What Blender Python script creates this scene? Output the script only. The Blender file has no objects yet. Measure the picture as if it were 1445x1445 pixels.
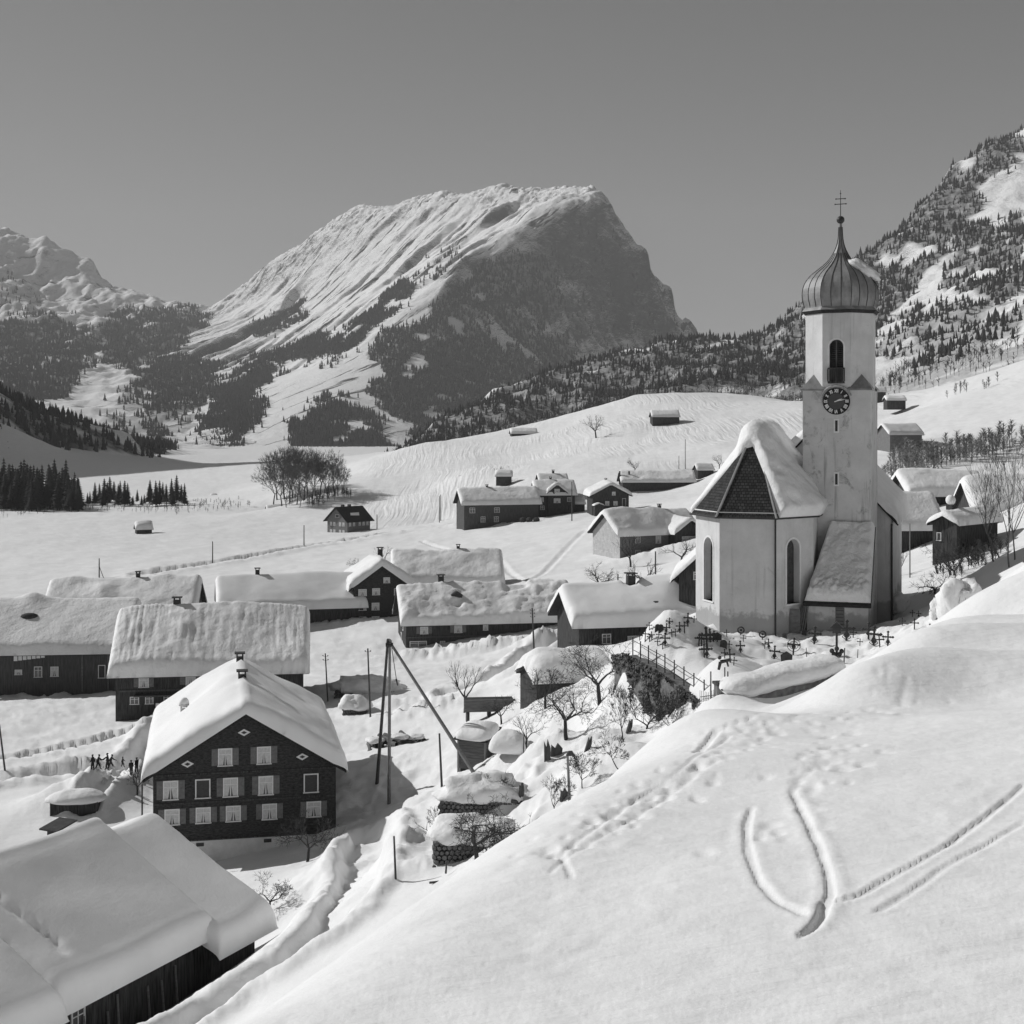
import bpy, bmesh, math, random
import numpy as np
from mathutils import Vector, Matrix, noise as mnoise

# ------------------------------------------------------------------ camera, sky, sun, exposure
F = 2000.0            # focal length in photo pixels (photo 1445 wide)
CX, HY = 722.5, 600.0 # principal column, horizon row
scene = bpy.context.scene
cam_d = bpy.data.cameras.new('camera'); cam = bpy.data.objects.new('camera', cam_d)
scene.collection.objects.link(cam)
cam.location = (0, 0, 0); cam.rotation_euler = (math.radians(90), 0, 0)
cam_d.sensor_width = 36.0; cam_d.lens = F / 1445.0 * 36.0
cam_d.shift_y = -(722.5 - HY) / 1445.0
cam_d.clip_start = 0.1; cam_d.clip_end = 20000.0
scene.camera = cam
scene.render.resolution_x = 1024; scene.render.resolution_y = 1024

SUN_AZ = math.radians(68.0)   # left of the viewing direction
SUN_EL = math.radians(33.0)
SUN_DIR = Vector((-math.sin(SUN_AZ) * math.cos(SUN_EL), math.cos(SUN_AZ) * math.cos(SUN_EL), math.sin(SUN_EL)))
world = bpy.data.worlds.new('World'); scene.world = world; world.use_nodes = True
wn = world.node_tree; wn.nodes.clear()
sky_n = wn.nodes.new('ShaderNodeTexSky'); sky_n.sky_type = 'NISHITA'; sky_n.sun_disc = False
sky_n.sun_elevation = SUN_EL; sky_n.sun_rotation = -SUN_AZ
sky_n.altitude = 800; sky_n.air_density = 1.0; sky_n.dust_density = 0.6; sky_n.ozone_density = 1.0
# black and white film: the sky's colour is read as one grey value
sep = wn.nodes.new('ShaderNodeSeparateColor'); wn.links.new(sky_n.outputs[0], sep.inputs[0])
m1 = wn.nodes.new('ShaderNodeMath'); m1.operation = 'MULTIPLY'; m1.inputs[1].default_value = 0.64
m2 = wn.nodes.new('ShaderNodeMath'); m2.operation = 'MULTIPLY_ADD'; m2.inputs[1].default_value = 0.32
m3 = wn.nodes.new('ShaderNodeMath'); m3.operation = 'MULTIPLY_ADD'; m3.inputs[1].default_value = 0.04
wn.links.new(sep.outputs[0], m1.inputs[0]); wn.links.new(sep.outputs[1], m2.inputs[0]); wn.links.new(m1.outputs[0], m2.inputs[2])
wn.links.new(sep.outputs[2], m3.inputs[0]); wn.links.new(m2.outputs[0], m3.inputs[2])
bg = wn.nodes.new('ShaderNodeBackground'); bg.inputs['Strength'].default_value = 0.061
wo = wn.nodes.new('ShaderNodeOutputWorld')
wn.links.new(m3.outputs[0], bg.inputs['Color']); wn.links.new(bg.outputs[0], wo.inputs[0])

sun_d = bpy.data.lights.new('sun', 'SUN'); sun_d.energy = 3.9; sun_d.angle = math.radians(0.5); sun_d.color = (1, 1, 1)
sun = bpy.data.objects.new('sun', sun_d); scene.collection.objects.link(sun)
sun.rotation_euler = SUN_DIR.to_track_quat('Z', 'Y').to_euler()
scene.view_settings.view_transform = 'Standard'; scene.view_settings.look = 'None'
scene.view_settings.exposure = 0.0; scene.view_settings.gamma = 1.0
scene.view_settings.use_curve_mapping = False
scene.cycles.volume_bounces = 0; scene.cycles.max_bounces = 5; scene.cycles.diffuse_bounces = 3
scene.cycles.use_denoising = True

COL = scene.collection
def Pt(px, py, Y):
    return Vector(((px - CX) / F * Y, Y, (HY - py) / F * Y))

# ------------------------------------------------------------------ helpers
def link(o, parent=None):
    COL.objects.link(o)
    if parent is not None: o.parent = parent
    return o
def tag(o, label=None, cat=None, group=None, kind=None):
    if label: o['label'] = label
    if cat: o['category'] = cat
    if group: o['group'] = group
    if kind: o['kind'] = kind
    return o
def empty(name, loc=(0, 0, 0), rz=0.0, label=None, cat=None, group=None):
    o = bpy.data.objects.new(name, None); o.empty_display_size = 0.3
    o.location = loc; o.rotation_euler = (0, 0, rz)
    link(o); tag(o, label, cat, group); return o
def mesh_obj(name, verts, faces, mat, parent=None, smooth=False):
    me = bpy.data.meshes.new(name); me.from_pydata([tuple(v) for v in verts], [], [tuple(f) for f in faces]); me.update()
    if mat is not None: me.materials.append(mat)
    if smooth: me.polygons.foreach_set('use_smooth', [True] * len(me.polygons))
    return link(bpy.data.objects.new(name, me), parent)
def np_mesh(name, V, Fq, mat, parent=None, smooth=True):
    """V n x 3 float array, Fq m x k int array (k = 3 or 4)"""
    V = np.ascontiguousarray(V, dtype=np.float32); Fq = np.ascontiguousarray(Fq, dtype=np.int32)
    me = bpy.data.meshes.new(name); k = Fq.shape[1]
    me.vertices.add(len(V)); me.vertices.foreach_set('co', V.ravel())
    me.loops.add(Fq.size); me.loops.foreach_set('vertex_index', Fq.ravel())
    me.polygons.add(len(Fq)); me.polygons.foreach_set('loop_start', np.arange(len(Fq), dtype=np.int32) * k)
    try: me.polygons.foreach_set('loop_total', np.full(len(Fq), k, dtype=np.int32))
    except Exception: pass
    me.polygons.foreach_set('use_smooth', np.full(len(Fq), smooth, dtype=bool))
    me.update(calc_edges=True); me.validate()
    if mat is not None: me.materials.append(mat)
    return link(bpy.data.objects.new(name, me), parent)

class MB:
    """collects simple solids into one mesh"""
    def __init__(s): s.v = []; s.f = []
    def add(s, vs, fs):
        n = len(s.v); s.v += [tuple(v) for v in vs]; s.f += [tuple(i + n for i in f) for f in fs]; return s
    def box(s, x0, x1, y0, y1, z0, z1):
        return s.add([(x0,y0,z0),(x1,y0,z0),(x1,y1,z0),(x0,y1,z0),(x0,y0,z1),(x1,y0,z1),(x1,y1,z1),(x0,y1,z1)],
                     [(3,2,1,0),(4,5,6,7),(0,1,5,4),(1,2,6,5),(2,3,7,6),(3,0,4,7)])
    def tube(s, p0, p1, r0, r1=None, n=6, cap=True):
        p0 = Vector(p0); p1 = Vector(p1); r1 = r0 if r1 is None else r1
        d = (p1 - p0)
        if d.length < 1e-6: return s
        d.normalize(); a = d.orthogonal().normalized(); b = d.cross(a)
        vs = [p0 + (a*math.cos(t) + b*math.sin(t))*r0 for t in [2*math.pi*i/n for i in range(n)]]
        vs += [p1 + (a*math.cos(t) + b*math.sin(t))*r1 for t in [2*math.pi*i/n for i in range(n)]]
        fs = [(i, (i+1) % n, n + (i+1) % n, n + i) for i in range(n)]
        if cap: fs += [tuple(range(n))[::-1], tuple(range(n, 2*n))]
        return s.add(vs, fs)
    def prism(s, poly, d):
        """poly: list of 3D points (planar, ccw seen from the outside), extruded by vector -d"""
        n = len(poly); d = Vector(d); vs = [Vector(p) for p in poly] + [Vector(p) - d for p in poly]
        fs = [tuple(range(n)), tuple(range(n, 2*n))[::-1]] + [(i, n + i, n + (i+1) % n, (i+1) % n) for i in range(n)]
        return s.add(vs, fs)
    def ball(s, c, r, nu=8, nv=5, sx=1, sy=1, sz=1):
        vs = [(c[0], c[1], c[2] + r*sz)]
        for j in range(1, nv):
            ph = math.pi*j/nv
            for i in range(nu):
                t = 2*math.pi*i/nu
                vs.append((c[0] + r*sx*math.sin(ph)*math.cos(t), c[1] + r*sy*math.sin(ph)*math.sin(t), c[2] + r*sz*math.cos(ph)))
        vs.append((c[0], c[1], c[2] - r*sz)); L = len(vs) - 1; fs = []
        for i in range(nu):
            fs.append((0, 1 + i, 1 + (i+1) % nu)); fs.append((L, L - nu + (i+1) % nu, L - nu + i))
        for j in range(nv - 2):
            for i in range(nu):
                a = 1 + j*nu + i; b = 1 + j*nu + (i+1) % nu; fs.append((a, a + nu, b + nu, b))
        return s.add(vs, fs)
    def build(s, name, mat, parent=None, smooth=False): return mesh_obj(name, s.v, s.f, mat, parent, smooth)

def copy_tree(o, parent=None):
    c = o.copy(); COL.objects.link(c); c.parent = parent
    for ch in o.children: copy_tree(ch, c)
    return c

# ------------------------------------------------------------------ vectorised gradient noise
_rng = np.random.RandomState(7)
_perm = np.concatenate([_rng.permutation(256)] * 2)
_ang = _rng.rand(256) * 2 * np.pi
_gx, _gy = np.cos(_ang), np.sin(_ang)
def pnoise(x, y):
    xi = np.floor(x).astype(np.int64); yi = np.floor(y).astype(np.int64); xf = x - xi; yf = y - yi
    xi &= 255; yi &= 255
    u = xf*xf*xf*(xf*(xf*6-15)+10); v = yf*yf*yf*(yf*(yf*6-15)+10)
    def g(ix, iy, fx, fy):
        h = _perm[_perm[ix & 255] + (iy & 255)]; return _gx[h]*fx + _gy[h]*fy
    n00 = g(xi, yi, xf, yf); n10 = g(xi+1, yi, xf-1, yf); n01 = g(xi, yi+1, xf, yf-1); n11 = g(xi+1, yi+1, xf-1, yf-1)
    a = n00 + u*(n10-n00); b = n01 + u*(n11-n01); return (a + v*(b-a)) * 1.5
def fbm(x, y, o=4, gain=0.5, ridged=False):
    s = 0; a = 1.0
    for k in range(o):
        n = pnoise(x*2**k + 17.3*k, y*2**k - 9.1*k)
        s = s + a*((1 - 2*np.abs(n)) if ridged else n); a *= gain
    return s
def smooth01(t):
    t = np.clip(t, 0, 1); return t*t*(3-2*t)

class RBF:
    def __init__(s, pts, c=0.0, lam=0.0):
        P = np.array(pts, float); s.P = P[:, :2]; z = P[:, 2]; n = len(P); s.c = c
        d = np.sqrt(((s.P[:, None] - s.P[None])**2).sum(-1) + c*c)
        A = np.zeros((n+3, n+3)); A[:n, :n] = -d + lam*np.eye(n)*-1; A[:n, n] = 1; A[:n, n+1:] = s.P/1000; A[n:, :n] = A[:n, n:].T
        s.w = np.linalg.lstsq(A, np.concatenate([z, np.zeros(3)]), rcond=None)[0]
    def __call__(s, x, y):
        x = np.asarray(x, float); y = np.asarray(y, float); sh = x.shape; x = x.ravel(); y = y.ravel(); out = np.empty(len(x))
        n = len(s.P); w = s.w[:n].astype(np.float32); px = s.P[:, 0].astype(np.float32); py = s.P[:, 1].astype(np.float32)
        for i in range(0, len(x), 20000):
            xs = x[i:i+20000].astype(np.float32); ys = y[i:i+20000].astype(np.float32)
            d = np.sqrt((xs[:, None]-px)**2 + (ys[:, None]-py)**2 + np.float32(s.c*s.c))
            out[i:i+20000] = -(d @ w) + s.w[n] + (xs*s.w[n+1] + ys*s.w[n+2])/1000
        return out.reshape(sh)

# ------------------------------------------------------------------ materials (all greys: the photograph is black and white)
MATS = {}
def mat(name, v, rough=0.8, noise=0.0, nscale=3.0, bump=0.0, bscale=20.0, stretch=(1, 1, 1), dark=None, dthr=0.55, obj=True, spec=0.3, metallic=0.0, detail=4):
    """grey procedural material: base value v, noise variation, optional darker stains and bump"""
    m = bpy.data.materials.new(name); m.use_nodes = True; nt = m.node_tree; N = nt.nodes; Lk = nt.links
    b = N['Principled BSDF']; b.inputs['Roughness'].default_value = rough; b.inputs['Specular IOR Level'].default_value = spec; b.inputs['Metallic'].default_value = metallic
    b.inputs['Base Color'].default_value = (v, v, v, 1)
    tc = N.new('ShaderNodeTexCoord'); mp = N.new('ShaderNodeMapping'); mp.inputs['Scale'].default_value = stretch
    Lk.new(tc.outputs['Object' if obj else 'Generated'], mp.inputs[0])
    col = None
    if noise > 0:
        nz = N.new('ShaderNodeTexNoise'); nz.inputs['Scale'].default_value = nscale; nz.inputs['Detail'].default_value = detail; nz.inputs['Roughness'].default_value = 0.65
        Lk.new(mp.outputs[0], nz.inputs['Vector'])
        r = N.new('ShaderNodeValToRGB'); e = r.color_ramp.elements
        lo, hi = max(0.002, v*(1-noise)), v*(1+noise)
        e[0].position = 0.3; e[0].color = (lo, lo, lo, 1); e[1].position = 0.7; e[1].color = (hi, hi, hi, 1)
        Lk.new(nz.outputs['Fac'], r.inputs[0]); col = r.outputs[0]
    if dark is not None:
        n2 = N.new('ShaderNodeTexNoise'); n2.inputs['Scale'].default_value = nscale*0.45; n2.inputs['Detail'].default_value = 6; n2.inputs['Roughness'].default_value = 0.7
        Lk.new(mp.outputs[0], n2.inputs['Vector'])
        r2 = N.new('ShaderNodeValToRGB'); r2.color_ramp.elements[0].position = dthr; r2.color_ramp.elements[1].position = dthr + 0.16
        Lk.new(n2.outputs['Fac'], r2.inputs[0])
        mx = N.new('ShaderNodeMix'); mx.data_type = 'RGBA'; Lk.new(r2.outputs[0], mx.inputs['Factor'])
        if col is not None: Lk.new(col, mx.inputs['A'])
        else: mx.inputs['A'].default_value = (v, v, v, 1)
        mx.inputs['B'].default_value = (dark, dark, dark, 1); col = mx.outputs['Result']
    if col is not None: Lk.new(col, b.inputs['Base Color'])
    if bump > 0:
        n3 = N.new('ShaderNodeTexNoise'); n3.inputs['Scale'].default_value = bscale; n3.inputs['Detail'].default_value = 5
        Lk.new(mp.outputs[0], n3.inputs['Vector'])
        bp = N.new('ShaderNodeBump'); bp.inputs['Strength'].default_value = 0.8; bp.inputs['Distance'].default_value = bump
        Lk.new(n3.outputs['Fac'], bp.inputs['Height']); Lk.new(bp.outputs[0], b.inputs['Normal'])
    MATS[name] = m; return m
# ------------------------------------------------------------------ snow and mountain materials
def snow_mat(name, v=0.84, fine=0.02, fscale=9.0, broad=0.0, bscale=0.8, comb=False, stretch=(1, 1, 1)):
    m = bpy.data.materials.new(name); m.use_nodes = True; nt = m.node_tree; N = nt.nodes; Lk = nt.links
    b = N['Principled BSDF']; b.inputs['Roughness'].default_value = 0.65; b.inputs['Specular IOR Level'].default_value = 0.2
    tc = N.new('ShaderNodeTexCoord'); mp = N.new('ShaderNodeMapping'); mp.inputs['Scale'].default_value = stretch
    Lk.new(tc.outputs['Object'], mp.inputs[0])
    nz = N.new('ShaderNodeTexNoise'); nz.inputs['Scale'].default_value = 0.35; nz.inputs['Detail'].default_value = 6
    Lk.new(mp.outputs[0], nz.inputs['Vector'])
    r = N.new('ShaderNodeValToRGB'); e = r.color_ramp.elements
    e[0].position = 0.3; e[0].color = (v*0.93,)*3 + (1,); e[1].position = 0.7; e[1].color = (min(v*1.03, 0.95),)*3 + (1,)
    Lk.new(nz.outputs['Fac'], r.inputs[0]); Lk.new(r.outputs[0], b.inputs['Base Color'])
    n1 = N.new('ShaderNodeTexNoise'); n1.inputs['Scale'].default_value = fscale; n1.inputs['Detail'].default_value = 5; n1.inputs['Roughness'].default_value = 0.6
    Lk.new(mp.outputs[0], n1.inputs['Vector'])
    b1 = N.new('ShaderNodeBump'); b1.inputs['Distance'].default_value = fine; b1.inputs['Strength'].default_value = 1.0
    Lk.new(n1.outputs['Fac'], b1.inputs['Height']); last = b1
    if broad > 0:
        n2 = N.new('ShaderNodeTexNoise'); n2.inputs['Scale'].default_value = bscale; n2.inputs['Detail'].default_value = 4
        Lk.new(mp.outputs[0], n2.inputs['Vector'])
        b2 = N.new('ShaderNodeBump'); b2.inputs['Distance'].default_value = broad; b2.inputs['Strength'].default_value = 1.0
        Lk.new(n2.outputs['Fac'], b2.inputs['Height']); Lk.new(last.outputs[0], b2.inputs['Normal']); last = b2
    if comb:
        at = N.new('ShaderNodeAttribute'); at.attribute_name = 'comb'
        wd = N.new('ShaderNodeTexNoise'); wd.inputs['Scale'].default_value = 0.02; wd.inputs['Detail'].default_value = 2; Lk.new(tc.outputs['Object'], wd.inputs['Vector'])
        va = N.new('ShaderNodeVectorMath'); va.operation = 'MULTIPLY_ADD'; va.inputs[1].default_value = (9, 0, 0); Lk.new(wd.outputs['Color'], va.inputs[0]); Lk.new(tc.outputs['Object'], va.inputs[2])
        mp2 = N.new('ShaderNodeMapping'); mp2.inputs['Rotation'].default_value = (0, 0, math.radians(8)); mp2.inputs['Scale'].default_value = (0.62, 0.035, 0.035); Lk.new(va.outputs[0], mp2.inputs[0])
        wv = N.new('ShaderNodeTexNoise'); wv.inputs['Scale'].default_value = 1.0; wv.inputs['Detail'].default_value = 2.0; Lk.new(mp2.outputs[0], wv.inputs['Vector'])
        mp3 = N.new('ShaderNodeMapping'); mp3.inputs['Scale'].default_value = (0.35, 1.9, 1.0); mp3.inputs['Rotation'].default_value = (0, 0, math.radians(-12)); Lk.new(tc.outputs['Object'], mp3.inputs[0])
        wc = N.new('ShaderNodeTexNoise'); wc.inputs['Scale'].default_value = 1.3; wc.inputs['Detail'].default_value = 6; wc.inputs['Roughness'].default_value = 0.62; Lk.new(mp3.outputs[0], wc.inputs['Vector'])
        b4 = N.new('ShaderNodeBump'); b4.inputs['Distance'].default_value = 0.045; b4.inputs['Strength'].default_value = 1.0; Lk.new(wc.outputs['Fac'], b4.inputs['Height']); Lk.new(last.outputs[0], b4.inputs['Normal']); last = b4
        mu = N.new('ShaderNodeMath'); mu.operation = 'MULTIPLY'; Lk.new(wv.outputs['Fac'], mu.inputs[0]); Lk.new(at.outputs['Fac'], mu.inputs[1])
        b3 = N.new('ShaderNodeBump'); b3.inputs['Distance'].default_value = 0.55; b3.inputs['Strength'].default_value = 1.0
        Lk.new(mu.outputs[0], b3.inputs['Height']); Lk.new(last.outputs[0], b3.inputs['Normal']); last = b3
    Lk.new(last.outputs[0], b.inputs['Normal']); MATS[name] = m; return m
M_SNOW_GROUND = snow_mat('snow_ground', 0.84, fine=0.022, fscale=3.0, broad=0.16, bscale=0.3, comb=True)
M_SNOW = snow_mat('snow_roof', 0.84, fine=0.05, fscale=4.0, broad=0.16, bscale=0.8)
M_SNOW_SMOOTH = snow_mat('snow_smooth', 0.85, fine=0.012, fscale=5.0, broad=0.05, bscale=0.5)
M_SNOW_ROUGH = snow_mat('snow_lumpy', 0.83, fine=0.10, fscale=4.0, broad=0.25, bscale=1.4)

def mountain_mat(name, rock=0.10, s0=0.62, s1=0.80, sc=0.012, patch=0.45, wood=0.0, strata=None):
    """snow where the ground lies flat enough, bare rock where it is steep, with ledges from noise"""
    m = bpy.data.materials.new(name); m.use_nodes = True; nt = m.node_tree; N = nt.nodes; Lk = nt.links
    b = N['Principled BSDF']; b.inputs['Roughness'].default_value = 0.9; b.inputs['Specular IOR Level'].default_value = 0.1
    tc = N.new('ShaderNodeTexCoord'); ge = N.new('ShaderNodeNewGeometry'); sx = N.new('ShaderNodeSeparateXYZ')
    nz = N.new('ShaderNodeTexNoise'); nz.inputs['Scale'].default_value = sc; nz.inputs['Detail'].default_value = 9; nz.inputs['Roughness'].default_value = 0.68
    Lk.new(tc.outputs['Object'], nz.inputs['Vector'])
    bp = N.new('ShaderNodeBump'); bp.inputs['Distance'].default_value = 7.0; bp.inputs['Strength'].default_value = 0.9
    Lk.new(nz.outputs['Fac'], bp.inputs['Height'])
    Lk.new(bp.outputs[0], sx.inputs[0])
    ad = N.new('ShaderNodeMath'); ad.operation = 'MULTIPLY_ADD'; ad.inputs[1].default_value = patch; Lk.new(nz.outputs['Fac'], ad.inputs[0])
    su = N.new('ShaderNodeMath'); su.operation = 'SUBTRACT'; su.inputs[1].default_value = patch*0.5; Lk.new(sx.outputs['Z'], su.inputs[0]); Lk.new(su.outputs[0], ad.inputs[2])
    r = N.new('ShaderNodeValToRGB'); e = r.color_ramp.elements
    e[0].position = s0; e[0].color = (rock, rock, rock, 1); e[1].position = s1; e[1].color = (0.84, 0.84, 0.84, 1)
    Lk.new(ad.outputs[0], r.inputs[0]); col = r.outputs[0]
    if strata:   # thin outcropping beds of rock that run along the dip
        ms = N.new('ShaderNodeMapping'); ms.vector_type = 'TEXTURE'; ms.inputs['Rotation'].default_value = (0, 0, strata[0]); ms.inputs['Scale'].default_value = strata[1]
        Lk.new(tc.outputs['Object'], ms.inputs[0])
        ns = N.new('ShaderNodeTexNoise'); ns.inputs['Scale'].default_value = 1.0; ns.inputs['Detail'].default_value = 7; ns.inputs['Roughness'].default_value = 0.62; ns.inputs['Distortion'].default_value = 0.35
        Lk.new(ms.outputs[0], ns.inputs['Vector'])
        rs = N.new('ShaderNodeValToRGB'); rs.color_ramp.elements[0].position = strata[2]; rs.color_ramp.elements[1].position = strata[2]+0.035
        Lk.new(ns.outputs['Fac'], rs.inputs[0])
        mxs = N.new('ShaderNodeMix'); mxs.data_type = 'RGBA'; Lk.new(rs.outputs[0], mxs.inputs['Factor']); Lk.new(col, mxs.inputs['A']); mxs.inputs['B'].default_value = (rock*1.3, rock*1.3, rock*1.3, 1); col = mxs.outputs['Result']
    n4 = N.new('ShaderNodeTexNoise'); n4.inputs['Scale'].default_value = sc*5; n4.inputs['Detail'].default_value = 6; n4.inputs['Roughness'].default_value = 0.7
    Lk.new(tc.outputs['Object'], n4.inputs['Vector'])
    if wood > 0:   # undergrowth and bare scrub showing through the snow where the wood stands
        at = N.new('ShaderNodeAttribute'); at.attribute_name = 'wood'
        r3 = N.new('ShaderNodeValToRGB'); r3.color_ramp.elements[0].position = 0.38; r3.color_ramp.elements[0].color = (wood*0.6,)*3 + (1,)
        r3.color_ramp.elements[1].position = 0.66; r3.color_ramp.elements[1].color = (0.38, 0.38, 0.38, 1)
        Lk.new(n4.outputs['Fac'], r3.inputs[0])
        mx = N.new('ShaderNodeMix'); mx.data_type = 'RGBA'; Lk.new(at.outputs['Fac'], mx.inputs['Factor']); Lk.new(col, mx.inputs['A']); Lk.new(r3.outputs[0], mx.inputs['B']); col = mx.outputs['Result']
    Lk.new(col, b.inputs['Base Color'])
    b2 = N.new('ShaderNodeBump'); b2.inputs['Distance'].default_value = 5.0; b2.inputs['Strength'].default_value = 0.6
    Lk.new(n4.outputs['Fac'], b2.inputs['Height']); Lk.new(b2.outputs[0], b.inputs['Normal'])
    MATS[name] = m; return m

# ------------------------------------------------------------------ the ground: valley floor, knoll, village terraces, foreground slope
SIL = [(-300, 1800), (270, 1480), (400, 1408), (500, 1345), (600, 1275), (680, 1222), (760, 1165), (800, 1140), (870, 1095), (950, 1050), (1000, 1002), (1040, 995), (1110, 1010), (1180, 980), (1300, 915), (1360, 868), (1445, 800), (1800, 600)]
def slope_plane(x, y):
    return 0.12*x - 0.10*y - 3.9
ctrl = []
def C(px, py, Y): p = Pt(px, py, Y); ctrl.append((p.x, p.y, p.z))
def W(x, y, z): ctrl.append((x, y, z))
sx_, sy_ = zip(*SIL)
for Y in (-12, -4, 3, 6, 9, 12, 15, 18, 22, 27, 33, 40, 48):
    for x in ([-30, -15, 0, 15, 30, 50] if Y < 5 else np.linspace(-0.6, 0.7, 14)*Y):
        z = slope_plane(x, Y)
        if Y > 5:
            px = CX + F*x/Y; py = HY - F*z/Y
            if py < np.interp(px, sx_, sy_) + 10: continue
        W(float(x), float(Y), float(z))
# the brow of the near slope and the bank that falls away behind it
for px, py, Yb in [(-100,1690,10.5),(100,1575,11.8),(270,1478,13.2),(400,1408,14.6),(500,1345,16),(600,1278,17.7),(680,1226,19),(760,1170,21),(800,1140,22.5),(870,1095,25),(950,1050,29),(1000,1006,33)]:
    C(px, py, Yb)
    last_ = Yb
    for Y, d in ((Yb*1.35, 12), (Yb*1.9, 24), (44, 32), (55, 28)):
        if Y > last_ + 5 and Y < 60: C(px, py+d, Y); last_ = Y
    if px > 640: C(px, py+16, 64)
for px, py, Yb in [(1050,1014,36),(1110,1002,40),(1180,959,40),(1250,921,42),(1300,908,46),(1340,880,52),(1380,850,60),(1420,818,66),(1445,797,72),(1600,705,72)]:
    C(px, py, Yb)
    for Y in (56, 68):
        if Y > Yb*1.15: C(px, py+5, Y)
for a in [(1060,1012,41),(1100,1005,43.5),(1140,986,44),(1180,959,45),(1220,937,45),(1260,915,48),(1060,1010,33),(1060,1012,48),(1060,1008,62),(1100,1004,34),(1100,1005,50),(1100,1004,64),(1140,985,36),(1140,986,50),(1140,986,66),(1180,958,34),(1180,960,52),(1180,962,66),(1220,937,36),(1220,937,52),(1220,938,68),(1260,915,42),(1260,915,56),(1260,916,70),(1300,912,60),(1300,912,70),(950,1058,77),(1000,1012,77),(1040,998,78),(1110,1003,79),(1180,976,80),(1250,943,80),(1300,918,80),(1360,868,78)]: C(*a)
# trench road, garden, house terrace
for a in [(560,1238,72),(525,1228,76),(480,1285,71),(420,1345,66),(340,1400,64),(260,1450,62),(350,1348,78),(300,1378,80),(420,1298,80),(250,1415,75),(200,1450,70),(100,1500,60),(-60,1600,55),(505,1100,118),(522,1150,106),(517,1192,95),(560,1200,82),
          (480,1160,107),(300,1222,103),(420,1215,99),(360,1230,97),(200,1215,108),(330,1262,92),(440,1250,88),(560,1135,111),(620,1110,110),(540,1060,128),(600,1050,132),(640,1180,82),(700,1120,90),(640,1095,106),(690,1060,112),
          (130,1097,130),(200,1092,130),(20,1102,128),(50,1010,160),(130,1045,146),(30,1160,115),(100,1135,118),(230,1040,145),(-100,1050,145),(160,1015,158),
          (450,960,180),(430,1000,160),(500,905,222),(620,925,205),(700,905,208),(800,893,212),(760,935,180),(720,1000,132),(660,985,150),(560,985,160),(690,1080,103),
          (795,1040,95),(745,1075,98),(845,995,100),(862,1008,95),(880,1008,90.3),(905,1015,87.8),(935,1024,84.6),(965,1036,81.5),(860,1030,88),(900,1045,82),(985,1020,80),(720,1180,76),(760,1095,85),(830,1055,83),(900,1045,84),
          (765,988,113),(800,976,112),(830,968,110),(790,1000,106),(800,918,150),(920,912,150),(870,935,118),(960,880,140),(850,960,108)]: C(*a)
# churchyard terrace
for a in [(893,918,92),(905,900,98),(950,880,106),(1000,895,98),(930,930,90),(1000,940,87),(985,965,83),(1040,925,90),(1100,915,93),(1180,905,95),(1060,890,101),(1180,885,103),(1250,880,101),(1290,872,99),(1320,860,98),(1250,868,112),(1130,945,86)]: C(*a)
for x, y in ((14, 110), (20, 116), (26, 122), (30, 112), (34, 118)): W(x, y, -14.6)
# hollow and houses right of the church
for a in [(1300,850,110),(1340,838,105),(1390,800,105),(1440,770,108),(1290,835,125),(1360,800,137),(1340,782,150),(1290,762,170),(1420,765,145),(1445,720,190),(1600,640,170),(1280,695,240),(1360,690,240),(1240,690,240),(1300,660,290),(1240,645,330),(1300,640,335),(1445,655,310),(1290,622,350),(1400,602,400),(1445,562,450),(1445,512,560),(1350,545,570),(1270,582,560),(1240,598,540),(1600,450,560),(1700,560,350),(1420,530,520),(1340,570,480)]: C(*a)
# fields behind the village
for a in [(830,805,265),(840,838,228),(925,832,208),(900,792,288),(960,800,270),(640,762,378),(760,765,335),(700,743,408),(860,726,405),(800,727,420),(930,693,475),(990,674,490),(1040,690,440),(560,790,330),(620,820,290),
          (0,850,290),(200,802,350),(100,762,440),(0,737,520),(300,792,370),(430,767,430),(540,747,470),(620,737,500),(400,722,580),(200,716,610),(0,712,640),(300,702,700),(300,662,1150),(350,641,1700),(250,641,1700),(-300,720,600),(-300,900,240),(-200,1000,170),(-300,1200,110),(100,900,240),(300,880,250),(300,960,190),(380,1020,150),
          (450,640,1750),(420,652,1350)]: C(*a)
# valley side at the left edge
for a in [(120,652,1150),(50,645,1100),(0,632,1050),(0,590,1200),(-150,560,1250),(80,640,1250),(160,648,1300),(-100,640,1000),(230,652,1400)]: C(*a)
# wooded mound and the combed knoll
for a in [(440,700,565),(480,690,575),(530,690,570),(380,716,555),(450,719,540),(420,690,590),(500,712,545),(560,700,555),(470,675,640),
          (515,652,650),(600,626,665),(600,660,610),(600,692,560),(700,692,520),(660,668,560),(740,613,685),(740,650,595),(740,680,512),(900,557,720),(850,576,705),(800,597,695),(980,554,740),(1050,557,760),(1130,573,760),(1200,590,740),(940,600,612),(900,640,545),(850,642,545),(1000,630,530),(1050,600,585),(1040,650,482),(900,672,490),(960,575,670),(880,600,620),(1120,610,560),(1120,650,450)]: C(*a)
for x in (-100, 0, 120, 260, 420): W(x, 1000, -22); W(x, 1300, -35); W(x, 2200, -42); W(x, 3000, -45)
for x in (-900, -500, -250): W(x, 2200, -36); W(x, 3000, -40)
W(60, 1e3, -12); W(300, 760, 0); W(600, 700, 60); W(700, 1200, 40)
base_rbf = RBF(ctrl, c=2.5)

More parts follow.
